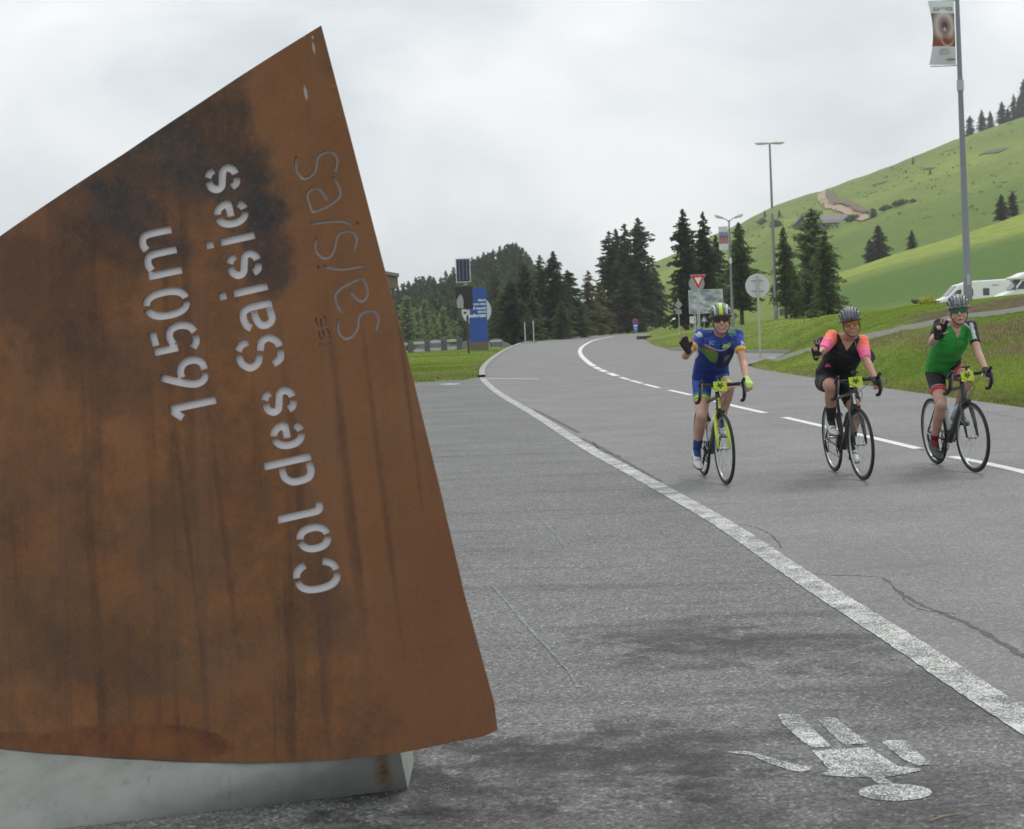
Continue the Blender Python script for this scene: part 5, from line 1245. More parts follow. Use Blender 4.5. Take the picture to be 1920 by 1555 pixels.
mb = MB(); mb.prism([(-h2+.92,-.82,1.34),(-h2+1.38,-.82,1.92),(-h2+1.38,.82,1.92),(-h2+.92,.82,1.34)], (-.05,0,.04)); o = mb.build('windscreen', M_CARGLASS, mh); fix_normals(o)
MB().box((-h2+.12,-.70,.88),(.16,.3,.16)).build('headlight', M_TRIM, mh, bevel=.02); MB().box((-h2+.12,.70,.88),(.16,.3,.16)).build('headlight', M_TRIM, mh, bevel=.02)
MB().box((-h2+1.0,-1.08,1.42),(.10,.16,.26)).build('wing_mirror', M_TRIM, mh, bevel=.02)
o = MB().box((h2-2.4,-1.11,1.85),(.9,.03,.55)).build('side_window', M_TRIM, mh); MB().box((h2-2.4,-1.13,1.85),(.8,.02,.45)).build('pane', M_CARGLASS, o)
for x in (-h2+.95, h2-1.3):
    for y in (-.92, .92): wheel_part(mh, x, y)
# parked white car beyond the island, nose towards the camera
d = 140; u_ = d/FPX; xc = UV(1292, 615)[0]*u_; zv = atd(1292, 622, d).z; zv = max(zv, hz(xc, d))
car = thing('parked_car', 'white saloon car parked behind the grass rise below the billboard', 'car', (xc, d, zv), (0,0,R(68)))
cp = [(-2.1,.25),(-2.15,.62),(-1.9,.85),(-1.25,.92),(-.7,1.32),(.55,1.36),(1.15,.95),(1.95,.82),(2.12,.6),(2.1,.25)]
side_prism(cp, 1.7, 'body', M_VAN, car, .10)
side_prism([(-1.12,.93),(-.66,1.27),(.50,1.31),(1.02,.95)], 1.72, 'side_glass', M_CARGLASS, car, 0)
for s, (xa, za, xb, zb_) in (('windscreen', (1.12,.97,.60,1.33)), ('rear_window', (-1.22,.94,-.74,1.30))):
    k = 1 if s == 'windscreen' else -1; mb = MB(); mb.prism([(xa,-.68,za),(xa,.68,za),(xb,.6,zb_),(xb,-.6,zb_)], (k*.04,0,.03)); o = mb.build(s, M_CARGLASS, car); fix_normals(o)
MB().box((-2.13,0,.62),(.06,.9,.10)).build('grille', M_TRIM, car)
for x in (-1.3, 1.3):
    for y in (-.78, .78): wheel_part(car, x, y, .31, .2)
# ================================================================== BICYCLES AND RIDERS
M_CARBON = mat('black_carbon_frame', (.020,.021,.023), .3, var=.25, scale=8, coat=.3); M_RIM = mat('dark_grey_rim', (.10,.10,.105), .35, metal=.4, var=.1)
M_STEEL = mat('bright_steel', (.45,.46,.47), .3, metal=.9, var=.05); M_TAPE = mat('black_bar_tape', (.022,.022,.024), .75, var=.3, scale=90)
M_LIME = mat('lime_plastic', (.48,.60,.03), .45, var=.06, scale=10); M_BOTW = mat('white_bottle', (.62,.64,.62), .4, var=.05); M_BOTB = mat('pale_blue_bottle', (.30,.52,.68), .35, var=.1)
M_REDP = mat('red_plastic', (.5,.03,.03), .4)
def mb_tf(mb, M_): mb.v = [tuple(M_ @ Vector(p)) for p in mb.v]; return mb
def bike_matrix(fpx, fpy, rpx, rpy, lean):
    f_ = ground(fpx, fpy); r_ = ground(rpx, rpy); h = (f_-r_); h.z = 0; h.normalize(); o = f_-h*.99
    a = math.atan2(h.y, h.x)
    return Matrix.Translation((o.x, o.y, .006)) @ Matrix.Rotation(a, 4, 'Z') @ Matrix.Rotation(R(lean), 4, 'X')
F_AX, R_AX, BB = Vector((.99,0,.337)), Vector((0,0,.337)), Vector((.415,0,.272))
ST, HT, HB = Vector((.285,0,.77)), Vector((.845,0,.845)), Vector((.880,0,.700))
def make_bike(label, mw, steer, crank, frame_m, fork_m, bar_tilt=0, bottles=(), fork_w=.016, accent=None, aero=False):
    root = thing('road_bicycle', label, 'bicycle', mw=mw, group='road bicycles ridden towards the camera')
    ax = (HT-HB).normalized(); SM = Matrix.Translation(HB) @ Matrix.Rotation(R(steer), 4, ax) @ Matrix.Translation(-HB)
    SMr = SM
    # frame
    mb = MB(); w_ = .021
    mb.tube([HB+Vector((-.005,0,.02)), BB], [.028,.031], 12, ry=[.034,.040]); mb.tube([HT+Vector((-.01,0,-.03)), ST+Vector((0,0,-.03))], [.019,.016], 12)
    mb.tube([BB, ST+Vector((-.01,0,.03))], [.019,.016], 12); mb.tube([HB, HT], [.026,.024], 14); mb.tube([BB+Vector((0,-.045,0)), BB+Vector((0,.045,0))], .024, 14)
    for s in (-1, 1):
        mb.tube([BB+Vector((-.02,s*.03,-.005)), Vector((.2,s*.05,.30)), R_AX+Vector((0,s*.066,0))], [.014,.010,.009], 8)
        mb.tube([ST+Vector((0,s*.012,-.10)), Vector((.20,s*.040,.60)), R_AX+Vector((0,s*.066,0))], [.009,.008,.008], 8)
    fr = mb.build('frame', frame_m, root, auto=40)
    mb = MB(); mb.tube([ST+Vector((0,0,-.02)), Vector((.238,0,.925))], .0135, 10); mb.build('seatpost', M_CARBON, root, smooth=True)
    mb = MB(); mb.tube([(.10,0,.962),(.14,0,.968),(.22,0,.955),(.30,0,.958),(.365,0,.952)], [.055,.072,.055,.026,.014], 12, ry=[.012,.02,.018,.016,.010], up=(0,0,1)); mb.build('saddle', M_BLK, root, smooth=True)
    # wheels
    for nm, c, M_ in (('front', F_AX, SM), ('rear', R_AX, None)):
        y_ = (M_.to_3x3() @ Vector((0,1,0))) if M_ else Vector((0,1,0)); c_ = (M_ @ c) if M_ else c
        wh = bpy.data.objects.new('wheel', None); COL.objects.link(wh); wh.parent = root; wh.location = c_; wh.rotation_mode = 'QUATERNION'; wh.rotation_quaternion = Vector((0,1,0)).rotation_difference(y_)
        MB().torus((0,0,0), .324, .0135, (0,1,0), 64, 10).build('tyre', M_TYRE, wh, smooth=True)
        MB().torus((0,0,0), .301, .013, (0,1,0), 64, 8, .0105).build('rim', M_RIM, wh, smooth=True)
        mb = MB(); mb.torus((0,0,0), .289, .0016, (0,1,0), 64, 6, .008); mb.build('rim_edge', M_STEEL, wh, smooth=True)
        mb = MB(); mb.tube([(0,-.05,0),(0,-.03,0),(0,-.028,0),(0,.028,0),(0,.03,0),(0,.05,0)], [.008,.022,.012,.012,.022,.008], 12); mb.build('hub', M_STEEL, wh, smooth=True)
        mb = MB()
        for k in range(20):
            a = 2*math.pi*k/20; s = 1 if k % 2 else -1; a2 = a+.35*(1 if (k//2) % 2 else -1)
            mb.tube([(.018*math.cos(a2),s*.027,.018*math.sin(a2)),(.29*math.cos(a),0,.29*math.sin(a))], .0012, 4, cap=False)
        sp_o = mb.build('spokes', M_STEEL, wh); sp_o['kind'] = 'stuff'
    # fork and front brake
    mb = MB()
    for s in (-1, 1): mb.tube([HB+Vector((.004,s*.018,-.012)), HB+Vector((.02,s*.048,-.07)), Vector((.945,s*.056,.48)), F_AX+Vector((0,s*.056,0))], [.014,fork_w,fork_w*.85,.009], 10, ry=[.016,.024,.018,.010])
    mb.tube([HB+Vector((0,-.035,-.02)), HB+Vector((0,.035,-.02))], .018, 10); mb_tf(mb, SM); fk = mb.build('fork', fork_m, root, smooth=True)
    mb = MB(); mb.box(HB+Vector((.045,0,-.02)), (.03,.075,.035))
    for s in (-1, 1): mb.tube([HB+Vector((.045,s*.03,-.01)), HB+Vector((.05,s*.036,-.05)), HB+Vector((.045,s*.02,-.085))], .007, 6)
    mb_tf(mb, SM).build('front_brake', M_BLK, root)
    # cockpit
    BC = Vector((.925,0,.935)); T2 = SM @ Matrix.Translation(BC) @ Matrix.Rotation(R(bar_tilt), 4, 'X') @ Matrix.Translation(-BC)
    mb = MB(); mb.tube([HT+Vector((-.004,0,.0)), HT+Vector((-.006,0,.05))], .020, 12); mb.tube([HT+Vector((-.004,0,.04)), BC], [.018,.017], 10); mb.tube([BC-Vector((0,.03,0)), BC+Vector((0,.03,0))], .021, 12); mb_tf(mb, SM).build('stem', M_BLK, root, smooth=True)
    bar = None
    mb = MB(); path = [(0,-.150,0),(.02,-.190,.002),(.07,-.205,-.002),(.100,-.210,-.04),(.090,-.214,-.09),(.045,-.218,-.145),(-.03,-.222,-.160)]
    pts = catmull([BC+Vector(p) for p in path], 5); mb.tube(pts, .0165, 10)
    pts = catmull([BC+Vector((p[0], -p[1], p[2])) for p in path], 5); mb.tube(pts, .0165, 10)
    mb.tube([BC+Vector((0,-.155,0)), BC+Vector((0,-.08,0))], .0165, 10); mb.tube([BC+Vector((0,.155,0)), BC+Vector((0,.08,0))], .0165, 10); mb.tube([BC+Vector((0,-.09,0)), BC+Vector((0,.09,0))], .0145, 10)
    hb = mb_tf(mb, T2).build('handlebar', M_TAPE, root, smooth=True)
    for s in (-1, 1):
        mb = MB(); mb.tube([BC+Vector((.065,s*.205,.005)), BC+Vector((.105,s*.204,.022)), BC+Vector((.135,s*.203,.045)), BC+Vector((.150,s*.203,.062))], [.018,.020,.017,.010], 10); hd = mb_tf(mb, T2).build('brake_hood', M_BLK, root, smooth=True)
        mb = MB(); mb.tube([BC+Vector((.140,s*.203,.030)), BC+Vector((.150,s*.207,-.02)), BC+Vector((.135,s*.214,-.085)), BC+Vector((.125,s*.218,-.115))], [.007,.009,.007,.004], 8); mb_tf(mb, T2).build('brake_lever', M_TRIM, hd, smooth=True)
    mb = MB(); mb.tube(catmull([BC+Vector((.10,-.19,.0)), BC+Vector((.13,-.08,-.03)), BC+Vector((.10,.03,-.12)), HB+Vector((.05,.0,0))], 6), .0025, 6); mb.tube(catmull([BC+Vector((.10,.19,.0)), BC+Vector((.14,.06,-.05)), BC+Vector((.06,-.02,-.14)), HB+Vector((-.03,.02,.02))], 6), .0025, 6); mb_tf(mb, T2).build('brake_cable', M_BLK, root, smooth=True)
    # lime number plate with a small emblem
    mb = MB(); PC = BC+Vector((.050,-.005,-.012)); mb.box(PC, (.004,.130,.094), Matrix.Rotation(R(-6), 3, 'Y')); npz = mb_tf(mb, T2).build('number_plate', M_LIME, root)
    mb = MB(); P2 = PC+Vector((.004,0,.006))
    for a, b_ in [((-.022,.028),(-.004,.006)),((.022,.028),(.004,.006)),((-.016,.006),(.016,.006)),((-.012,.004),(0,-.026)),((.012,.004),(0,-.026)),((-.030,.006),(-.018,-.010)),((.030,.006),(.018,-.010))]:
        mb.tube([P2+Vector((0,a[0],a[1])), P2+Vector((0,b_[0],b_[1]))], .0042, 5)
    mb_tf(mb, T2).build('emblem', M_BLK, npz)
    mb = MB(); mb.tube([PC+Vector((0,0,.055)), PC+Vector((-.01,0,.085))], .012, 8); mb.box(PC+Vector((-.012,0,.088)), (.07,.05,.018)); mb_tf(mb, T2).build('cycle_computer', M_BLK, root)
    # transmission
    mb = MB(); mb.torus(BB+Vector((0,-.052,0)), .098, .006, (0,1,0), 40, 6, .003)
    for k in range(5): a = 2*math.pi*k/5; mb.tube([BB+Vector((0,-.055,0)), BB+Vector((.095*math.cos(a),-.052,.095*math.sin(a)))], .007, 5)
    mb.build('chainring', M_BLK, root)
    mb = MB(); mb.torus(R_AX+Vector((0,-.045,0)), .042, .010, (0,1,0), 24, 6, .010); mb.build('cassette', M_STEEL, root)
    mb = MB(); mb.tube([BB+Vector((0,-.052,.100)), R_AX+Vector((0,-.047,.048))], .0035, 5); mb.tube([BB+Vector((0,-.052,-.100)), R_AX+Vector((.02,-.047,-.13)), R_AX+Vector((.02,-.047,-.05))], .0035, 5); mb.build('chain', M_BLK, root)
    mb = MB(); mb.tube([R_AX+Vector((.01,-.075,-.02)), R_AX+Vector((.03,-.078,-.07)), R_AX+Vector((.02,-.06,-.14))], [.012,.014,.010], 8); mb.build('rear_derailleur', M_BLK, root, smooth=True)
    ca = R(crank); ped = {}
    for s, a in ((-1, ca), (1, ca+math.pi)):
        d_ = Vector((math.cos(a), 0, math.sin(a))); p = BB+d_*.172+Vector((0,s*.075,0))
        o = MB().tube([BB+Vector((0,s*.06,0)), p], [.014,.011], 8).build('crank', M_BLK, root, smooth=True)
        pc_ = p+Vector((0,s*.045,0)); MB().box(pc_, (.085,.075,.016)).build('pedal', M_BLK, root, bevel=.004); ped[s] = pc_
    for i, (m_, capm, where) in enumerate(bottles):
        a0_, b0_ = (HB, BB) if where == 'down' else (ST, BB)
        u0 = .30 if where == 'down' else .45; dv = (b0_-a0_).normalized(); n_ = Vector((-dv.z, 0, dv.x)); n_ = n_ if (where == 'down') == (n_.x*(-1)+n_.z > 0) else -n_
        if where == 'down': n_ = Vector((-abs(n_.x), 0, abs(n_.z)))
        else: n_ = Vector((abs(n_.x), 0, abs(n_.z)))
        q = a0_.lerp(b0_, u0)+n_*.062
        bt_ = MB().tube([q, q+dv*.02, q+dv*.09, q+dv*.10, q+dv*.19], [.018,.034,.036,.033,.036], 14).build('bottle', m_, root, smooth=True)
        MB().tube([q-dv*.03, q+dv*.012], [.012,.022], 12).build('bottle_cap', capm, bt_, smooth=True)
        mb = MB(); mb.tube([q+dv*.195-n_*.05, q+dv*.20, q+dv*.14+n_*.036], .004, 6); mb.build('bottle_cage', M_BLK, root)
    mb = MB()
    for s in (-1, 1): mb.tube([Vector((.335,s*.02,.60)), Vector((.34,s*.03,.56))], .006, 6)
    mb.build('rear_brake', M_BLK, root)
    if accent:
        mb = MB(); mb.tube([HB+Vector((.030,0,.012)), HB+Vector((.022,0,.085))], .012, 8); mb.box(HB.lerp(HT, .6)+Vector((.028,0,0)), (.004,.012,.05)); mb.box(HB.lerp(HT, .7)+Vector((.028,0,0)), (.004,.03,.010)); mb.build('frame_logo', accent, root)
    return root, ped

# ---------------------------------------------------------------- body building
def remesh_obj(name, mb, voxel, smooth_it, m, parent, colf=None):
    o = mb.build(name, m); md = o.modifiers.new('r', 'REMESH'); md.mode = 'VOXEL'; md.voxel_size = voxel; md.use_smooth_shade = True
    if smooth_it: s = o.modifiers.new('s', 'SMOOTH'); s.iterations = smooth_it; s.factor = .5
    evalmesh(o); me = o.data; me.materials.clear(); me.materials.append(m)
    if colf:
        n_ = len(me.vertices); P_ = np.zeros(n_*3, np.float32); me.vertices.foreach_get('co', P_); P_ = P_.reshape(-1, 3)
        Nn = np.zeros(n_*3, np.float32); me.vertex_normals.foreach_get('vector', Nn); Nn = Nn.reshape(-1, 3)
        c = np.ones((n_, 4), np.float32); c[:, :3] = colf(P_.astype(float), Nn.astype(float)); a = me.color_attributes.new('Col', 'FLOAT_COLOR', 'POINT'); a.data.foreach_set('color', c.ravel())
    me.polygons.foreach_set('use_smooth', [True]*len(me.polygons))
    o.parent = parent; return o
def ik(a, b_, l1, l2, hint):
    d = b_-a; L_ = min(d.length, (l1+l2)*.999); x = (l1*l1-l2*l2+L_*L_)/(2*L_); h = math.sqrt(max(l1*l1-x*x, 0)); dn = d.normalized(); h_ = (hint-dn*hint.dot(dn)).normalized()
    return a+dn*x+h_*h
def hand_prims(wrist, fdir, normal, lat, curls, spread, s=1.0, thumb=(.75,.62,.25)):
    fdir = fdir.normalized(); normal = (normal-fdir*normal.dot(fdir)).normalized(); lat = (lat-fdir*lat.dot(fdir)-normal*lat.dot(normal)).normalized()
    skin, glove = [], []
    offs = [.031, .011, -.010, -.029]; lens = [.074, .082, .076, .060]
    for i in range(4):
        base = wrist+lat*offs[i]*.55*s+fdir*.012*s; kn = wrist+lat*offs[i]*s+fdir*(.088-.004*abs(i-1))*s
        skin.append((base, .0145*s, kn, .0105*s)); glove.append((base, .0185*s, kn, .0145*s))
        sa = spread*(1.2-i*.8); dr_ = (fdir*math.cos(sa)+lat*math.sin(sa)).normalized(); cu = curls[i]; p = kn; ang_ = 0; rr = [.0096, .0086, .0078, .0068]
        for j, fr_ in enumerate((.45, .30, .25)):
            ang_ += cu*(.9 if j == 0 else .8); v = dr_*math.cos(ang_)+normal*math.sin(ang_); q = p+v*lens[i]*fr_*s
            skin.append((p, rr[j]*s, q, rr[j+1]*s))
            if j == 0: glove.append((p, (rr[j]+.004)*s, p.lerp(q, .75), (rr[j]+.0035)*s))
            p = q
    t0 = wrist+lat*.022*s+fdir*.018*s; td = (lat*thumb[0]+fdir*thumb[1]+normal*thumb[2]).normalized(); t1 = t0+td*.042*s; td2 = (td+fdir*.35).normalized(); t2 = t1+td2*.032*s; t3 = t2+td2*.026*s
    skin += [(t0, .016*s, t1, .0125*s), (t1, .0115*s, t2, .0098*s), (t2, .0098*s, t3, .0078*s)]; glove += [(t0, .0195*s, t1, .0160*s)]
    skin.append((wrist-fdir*.02*s, .024*s, wrist+fdir*.02*s, .020*s)); glove.append((wrist-fdir*.012*s, .0285*s, wrist+fdir*.03*s, .0235*s))
    return skin, glove
M_SKIN = {}
def skin_mat(name):
    m = mat(name, (1,1,1), .5, var=.05, scale=30, attr='Col', spec=.35); b = m.node_tree.nodes['Principled BSDF']; b.inputs['Subsurface Weight'].default_value = .12; b.inputs['Subsurface Radius'].default_value = (.02,.008,.004); b.inputs['Subsurface Scale'].default_value = .4
    return m
def cloth_mat(name, rough=.75):
    m = mat(name, (1,1,1), rough, var=.10, scale=9, attr='Col', spec=.25, bump=1.0, stretch=(1.6,.8,1.8), detail=2); m.node_tree.nodes['Bump'].inputs['Distance'].default_value = .03; return m
M_SK = skin_mat('skin'); M_CL = cloth_mat('printed_lycra', .62); M_GLV = mat('black_glove_cloth', (.012,.012,.013), .8, var=.3, scale=60); M_HAIR = mat('dark_brown_hair', (.045,.028,.018), .7, var=.4, scale=40, stretch=(1,1,.3))

def sm(x, a, b_): return smooth01((x-a)/(b_-a))
def mixc(c, col, k): k = np.clip(k, 0, 1)[:, None]; return c*(1-k)+np.array(col)*k
def seg_param(P_, a, b_):
    a = np.array(a); b_ = np.array(b_); d = b_-a; t_ = ((P_-a)@d)/(d@d); q = a+np.clip(t_, 0, 1)[:, None]*d; return t_, np.linalg.norm(P_-q, axis=1)
def band(px, py, pts, w_):
    best = np.full(px.shape, 1e9)
    for (x0, y0), (x1, y1) in zip(pts[:-1], pts[1:]):
        dx, dy = x1-x0, y1-y0; t_ = np.clip(((px-x0)*dx+(py-y0)*dy)/(dx*dx+dy*dy), 0, 1); best = np.minimum(best, np.hypot(px-x0-t_*dx, py-y0-t_*dy))
    return 1-sm(best, w_*.6, w_)
def inpoly(px, py, poly):
    ins = np.zeros(px.shape, bool); n_ = len(poly)
    for i in range(n_):
        a, b_ = poly[i], poly[(i+1) % n_]
        if a[1] != b_[1]: ins ^= ((a[1] > py) != (b_[1] > py)) & (px < (b_[0]-a[0])*(py-a[1])/(b_[1]-a[1])+a[0])
    return ins.astype(float)

def make_rider(label, mw, P, ped, jersey, shorts, skin_c, opts):
    root = thing('person', label, 'person', mw=mw, group='riders on road bicycles')
    Mi = mw.inverted(); C0 = Mi @ Vector((0,0,CH)); M3 = Mi.to_3x3()
    def Lp(px, py, x):
        U, V = UV(px, py); D = M3 @ Vector((U/FPX, 1, V/FPX)); t_ = (x-C0.x)/D.x; return C0+D*t_
    # orthographic print coordinates of the garments (front view of the torso plane)
    A0, A1, A2 = Lp(P['neck'][0], P['neck'][1], .6), Lp(P['neck'][0]+10, P['neck'][1], .6), Lp(P['neck'][0], P['neck'][1]+10, .6)
    mtx = np.array([[A1.y-A0.y, A2.y-A0.y], [A1.z-A0.z, A2.z-A0.z]])/10.; inv = np.linalg.inv(mtx)
    def prt(P_): q = (P_[:, 1:]-np.array([A0.y, A0.z]))@inv.T; return q[:, 0]+P['neck'][0], q[:, 1]+P['neck'][1]
    j = {k: Lp(*v) for k, v in P.items()}
    wd = opts.get('width', 1.0)
    pel, wai, che, shm, nek = j['pelvis'], j['waist'], j['chest'], (j['shR']+j['shL'])/2, j['neck']
    shm = shm.lerp(che, .12)
    pel0 = pel+Vector((-.02, 0, -.09))
    spine = [pel0, pel, wai, che, shm+Vector((-.01,0,-.012)), nek.lerp(shm, .25)]
    SW = (j['shL']-j['shR']).length
    rad = [.105*wd, .178*wd, .158*wd, .172*wd, SW*.44, .085]; dep = [.08, .125*wd, .120*wd, .125, .095, .062]
    def torso(mb, k, i0=0, i1=6): 
        P_ = catmull(spine[i0:i1], 4); rr = np.interp(np.linspace(0, i1-i0-1, len(P_)), range(i1-i0), rad[i0:i1]); dd = np.interp(np.linspace(0, i1-i0-1, len(P_)), range(i1-i0), dep[i0:i1])
        mb.tube(P_, [r+k for r in rr], 22, ry=[d+k for d in dd], up=(1, 0, .1)); return mb
    hips = {s: pel+Vector((0, s*.088*wd, -.045)) for s in (-1, 1)}
    legs = {}
    for s, q in (('R', -1), ('L', 1)):
        pd = ped[q]; toe_dir = Vector((math.cos(R(opts['foot'+s])), 0, math.sin(R(opts['foot'+s])))); upv = Vector((-toe_dir.z, 0, toe_dir.x))
        ball = pd+upv*.030; ank = ball-toe_dir*.125+upv*.085+Vector((0, -q*.012, 0)); heel = ball-toe_dir*.165+upv*.028; toe = ball+toe_dir*.085+upv*.012
        kn = ik(hips[q], ank, opts.get('thigh', .425), opts.get('shank', .425), Vector((1, q*opts.get('splay'+s, .10), .25)))
        legs[s] = dict(hip=hips[q], knee=kn, ank=ank, ball=ball, toe=toe, heel=heel, td=toe_dir, up=upv)
    kf = opts.get('fat', 1.0)
    body = MB(); torso(body, 0)
    for s in 'RL':
        g_ = legs[s]; body.cone(g_['hip'], .092*kf, g_['knee'].lerp(g_['hip'], .12), .064*kf); body.cone(g_['knee'], .056*kf, g_['knee'].lerp(g_['ank'], .30), .058*kf); body.cone(g_['knee'].lerp(g_['ank'], .30)+Vector((-.012,0,0)), .057*kf, g_['ank'], .034); body.ell(g_['knee']+Vector((.008,0,0)), (.056*kf,.055*kf,.060*kf))
        body.cone(g_['ank'], .033, g_['heel']+g_['up']*.03+g_['td']*.03, .018); body.cone(g_['ank'], .030, g_['ball']+g_['up']*.01, .016)
    hands = {}
    for s in 'RL':
        sh, elb, wr = j['sh'+s], j['el'+s], j['wr'+s]
        body.ell(sh, (.052*kf,.056*kf,.056*kf)); body.cone(sh, .050*kf, elb, .037*kf); body.cone(elb, .037*kf, elb.lerp(wr, .3), .039*kf); body.cone(elb.lerp(wr, .3), .039*kf, wr, .026*kf)
        body.cone(sh, .052*kf, shm.lerp(sh, .35), .06)
        hs = opts['hand'+s]; sk, gl = hand_prims(wr, (j['hf'+s]-wr) if 'hf'+s in j else Vector(hs['f']), Vector(hs['n']), Vector(hs['l']), hs['curl'], hs['spread'], opts.get('hs', 1.0), hs.get('thumb', (.75,.62,.25)))
        for a_ in sk: body.cone(*a_, seg=8)
        hands[s] = gl
    # head
    hc = j['head']; fd = Vector(opts['face']).normalized(); ud = Vector(opts['up']); ud = (ud-fd*ud.dot(fd)).normalized(); lt = ud.cross(fd).normalized()   # lt -> rider's left
    HR = Matrix((fd, lt, ud)).transposed()
    HS = opts.get('hscale', 1.0)
    hp = lambda x, y, z: hc+(fd*x+lt*y+ud*z)*HS
    body.cone(nek+Vector((-.01,0,-.03)), .064, hp(-.030, 0, -.055), .055); body.ell(hp(-.012, 0, .045), (.097*HS,.075*HS,.088*HS), HR); body.ell(hp(.012, 0, -.035), (.072*HS,.060*HS,.082*HS), HR); body.ell(hp(.045, 0, -.092), (.032*HS,.034*HS,.024*HS), HR)
    body.cone(hp(.076, 0, .018), .009*HS, hp(.100, 0, -.022), .0125*HS, 8); body.ell(hp(.086, 0, -.028), (.012*HS,.017*HS,.009*HS), HR, 8, 6)
    for s in (-1, 1): body.ell(hp(-.005, s*.073, -.008), (.017*HS,.009*HS,.030*HS), HR, 8, 6); body.ell(hp(.055, s*.034, -.038), (.022*HS,.022*HS,.020*HS), HR, 8, 6)
    body.cone(hp(.076, -.020, -.066), .0085*HS, hp(.076, .020, -.066), .0085*HS, 8)
    hcn = np.array(hc); H3 = np.array([fd, lt, ud])/HS
    def skinf(P_, Nn):
        c = np.tile(np.array(skin_c, float), (len(P_), 1)); q = (P_-hcn)@H3.T
        near = (np.linalg.norm(q, axis=1) < .17)
        k = near*(q[:, 0] > .035); c = mixc(c, np.array(skin_c)*[1.12, .78, .74], k*(1-sm(np.abs(np.abs(q[:, 1])-.036), .012, .026))*(1-sm(np.abs(q[:, 2]+.038), .010, .028))*.7)
        c = mixc(c, np.array(skin_c)*[1.05, .80, .78], k*(1-sm(np.hypot(q[:, 1]*1.0, q[:, 2]+.024), .010, .022))*.6)
        mz = q[:, 2]+.070-.35*np.minimum(np.abs(q[:, 1]), .03)*(1 if opts.get('smile', 1) else 0)
        lip = k*(np.abs(q[:, 1]) < (.029 if opts.get('smile', 1) else .019)); c = mixc(c, (.26, .075, .07), lip*(1-sm(np.abs(mz), .006, .011))*.85)
        if opts.get('smile', 1): c = mixc(c, (.50, .44, .40), lip*(np.abs(q[:, 1]) < .020)*(1-sm(np.abs(mz-.001), .001, .0045)))
        c = mixc(c, np.array(skin_c)*.55, k*(1-sm(np.abs(np.abs(q[:, 1])-.030), .012, .022))*(1-sm(np.abs(q[:, 2]-.028), .003, .007))*.8)   # brows
        return c
    bo = remesh_obj('body', body, .0055, 3, M_SK, root, skinf)
    # shorts
    mb = MB(); torso(mb, .009, 0, 3)
    for s in 'RL':
        g_ = legs[s]; hem = g_['hip'].lerp(g_['knee'], shorts['len']); r1 = .092*kf+(.064-.092)*kf*shorts['len']/.88
        P_ = [g_['hip']+Vector((0,0,.03)), g_['hip'], g_['hip'].lerp(hem, .5), hem]; mb.tube(P_, [.092*kf, .102*kf, (.098*kf+r1+.010)/2, r1+.010], 20)
        g_['hem'] = hem
    def shortf(P_, Nn):
        c = np.tile(np.array(shorts['col'], float), (len(P_), 1)); px, py = prt(P_)
        for s in 'RL':
            g_ = legs[s]; t_, dist = seg_param(P_, g_['hip'], g_['hem']); own = dist < .125; c = shorts['fn'](c, np.where(own, t_, -1), s, px, py)
        return c
    remesh_obj('shorts', mb, .007, 2, M_CL, root, shortf)
    # jersey / vest
    mb = MB(); torso(mb, .013, 1, 6)
    jl = jersey['sleeve']
    cuffs = {}
    for s in 'RL':
        sh, elb = j['sh'+s], j['el'+s]; cf = sh.lerp(elb, jl); cuffs[s] = (sh, cf)
        mb.ell(sh, (.063*kf,.067*kf,.066*kf)); mb.cone(sh, .060*kf, shm.lerp(sh, .3), .072)
        if jl > 0: mb.tube([sh, sh.lerp(cf, .5), cf], [.062*kf, .056*kf, .050*kf], 18)
    def jersf(P_, Nn):
        px, py = prt(P_); c = np.tile(np.array(jersey['col'], float), (len(P_), 1)); tt = {}
        for s in 'RL':
            t_, dist = seg_param(P_, *cuffs[s]) if jl > 0 else (np.full(len(P_), -1.), np.full(len(P_), 9.)); tt[s] = np.where((dist < .085) & (t_ > -.4), t_, -9)
        c = jersey['fn'](c, px, py, P_, Nn, tt)
        if jersey.get('vneck'):
            (xa, ya), (xb, yb), (xc_, yc_) = jersey['vneck']; w1 = (px-(xa+(xc_-xa)*(py-ya)/(yc_-ya))); w2 = ((xb+(xc_-xb)*(py-yb)/(yc_-yb))-px); c = mixc(c, skin_c, sm(np.minimum(w1, w2), -.5, .7)*(py < yc_)*(py > ya-12)*(Nn[:, 0] > .0))
        return c
    remesh_obj(jersey.get('name', 'jersey'), mb, .0055, 4, M_CL, root, jersf)
    # collar
    if not jersey.get('vneck'):
        mb = MB(); mb.torus(nek.lerp(shm, .2)+Vector((.012,0,.012)), .066, .012, Vector((-.25,0,1)), 24, 8); mb.build('collar', mat('collar_cloth', (.02,.045,.22), .7), root, smooth=True)
    # arm covers for the woman
    if opts.get('armcover'):
        for s in 'RL':
            sh, elb = j['sh'+s], j['el'+s]; mb = MB(); o2_ = sh+(sh-shm).normalized()*.006
            mb.tube([sh.lerp(shm, .25), o2_, o2_.lerp(elb, .5), sh.lerp(elb, .88)], [.060*kf, .0665*kf, .056*kf, .046*kf], 18); mb.ell(o2_, (.068*kf,.066*kf,.069*kf))
            def acf(P_, Nn, sh=sh, elb=elb):
                t_, _ = seg_param(P_, sh, elb); c = np.tile(np.array((.95, .22, .12)), (len(P_), 1)); return mixc(c, (.88, .16, .36), sm(t_, .15, .75))
            remesh_obj('sleeve', mb, .007, 2, M_CL, root, acf)
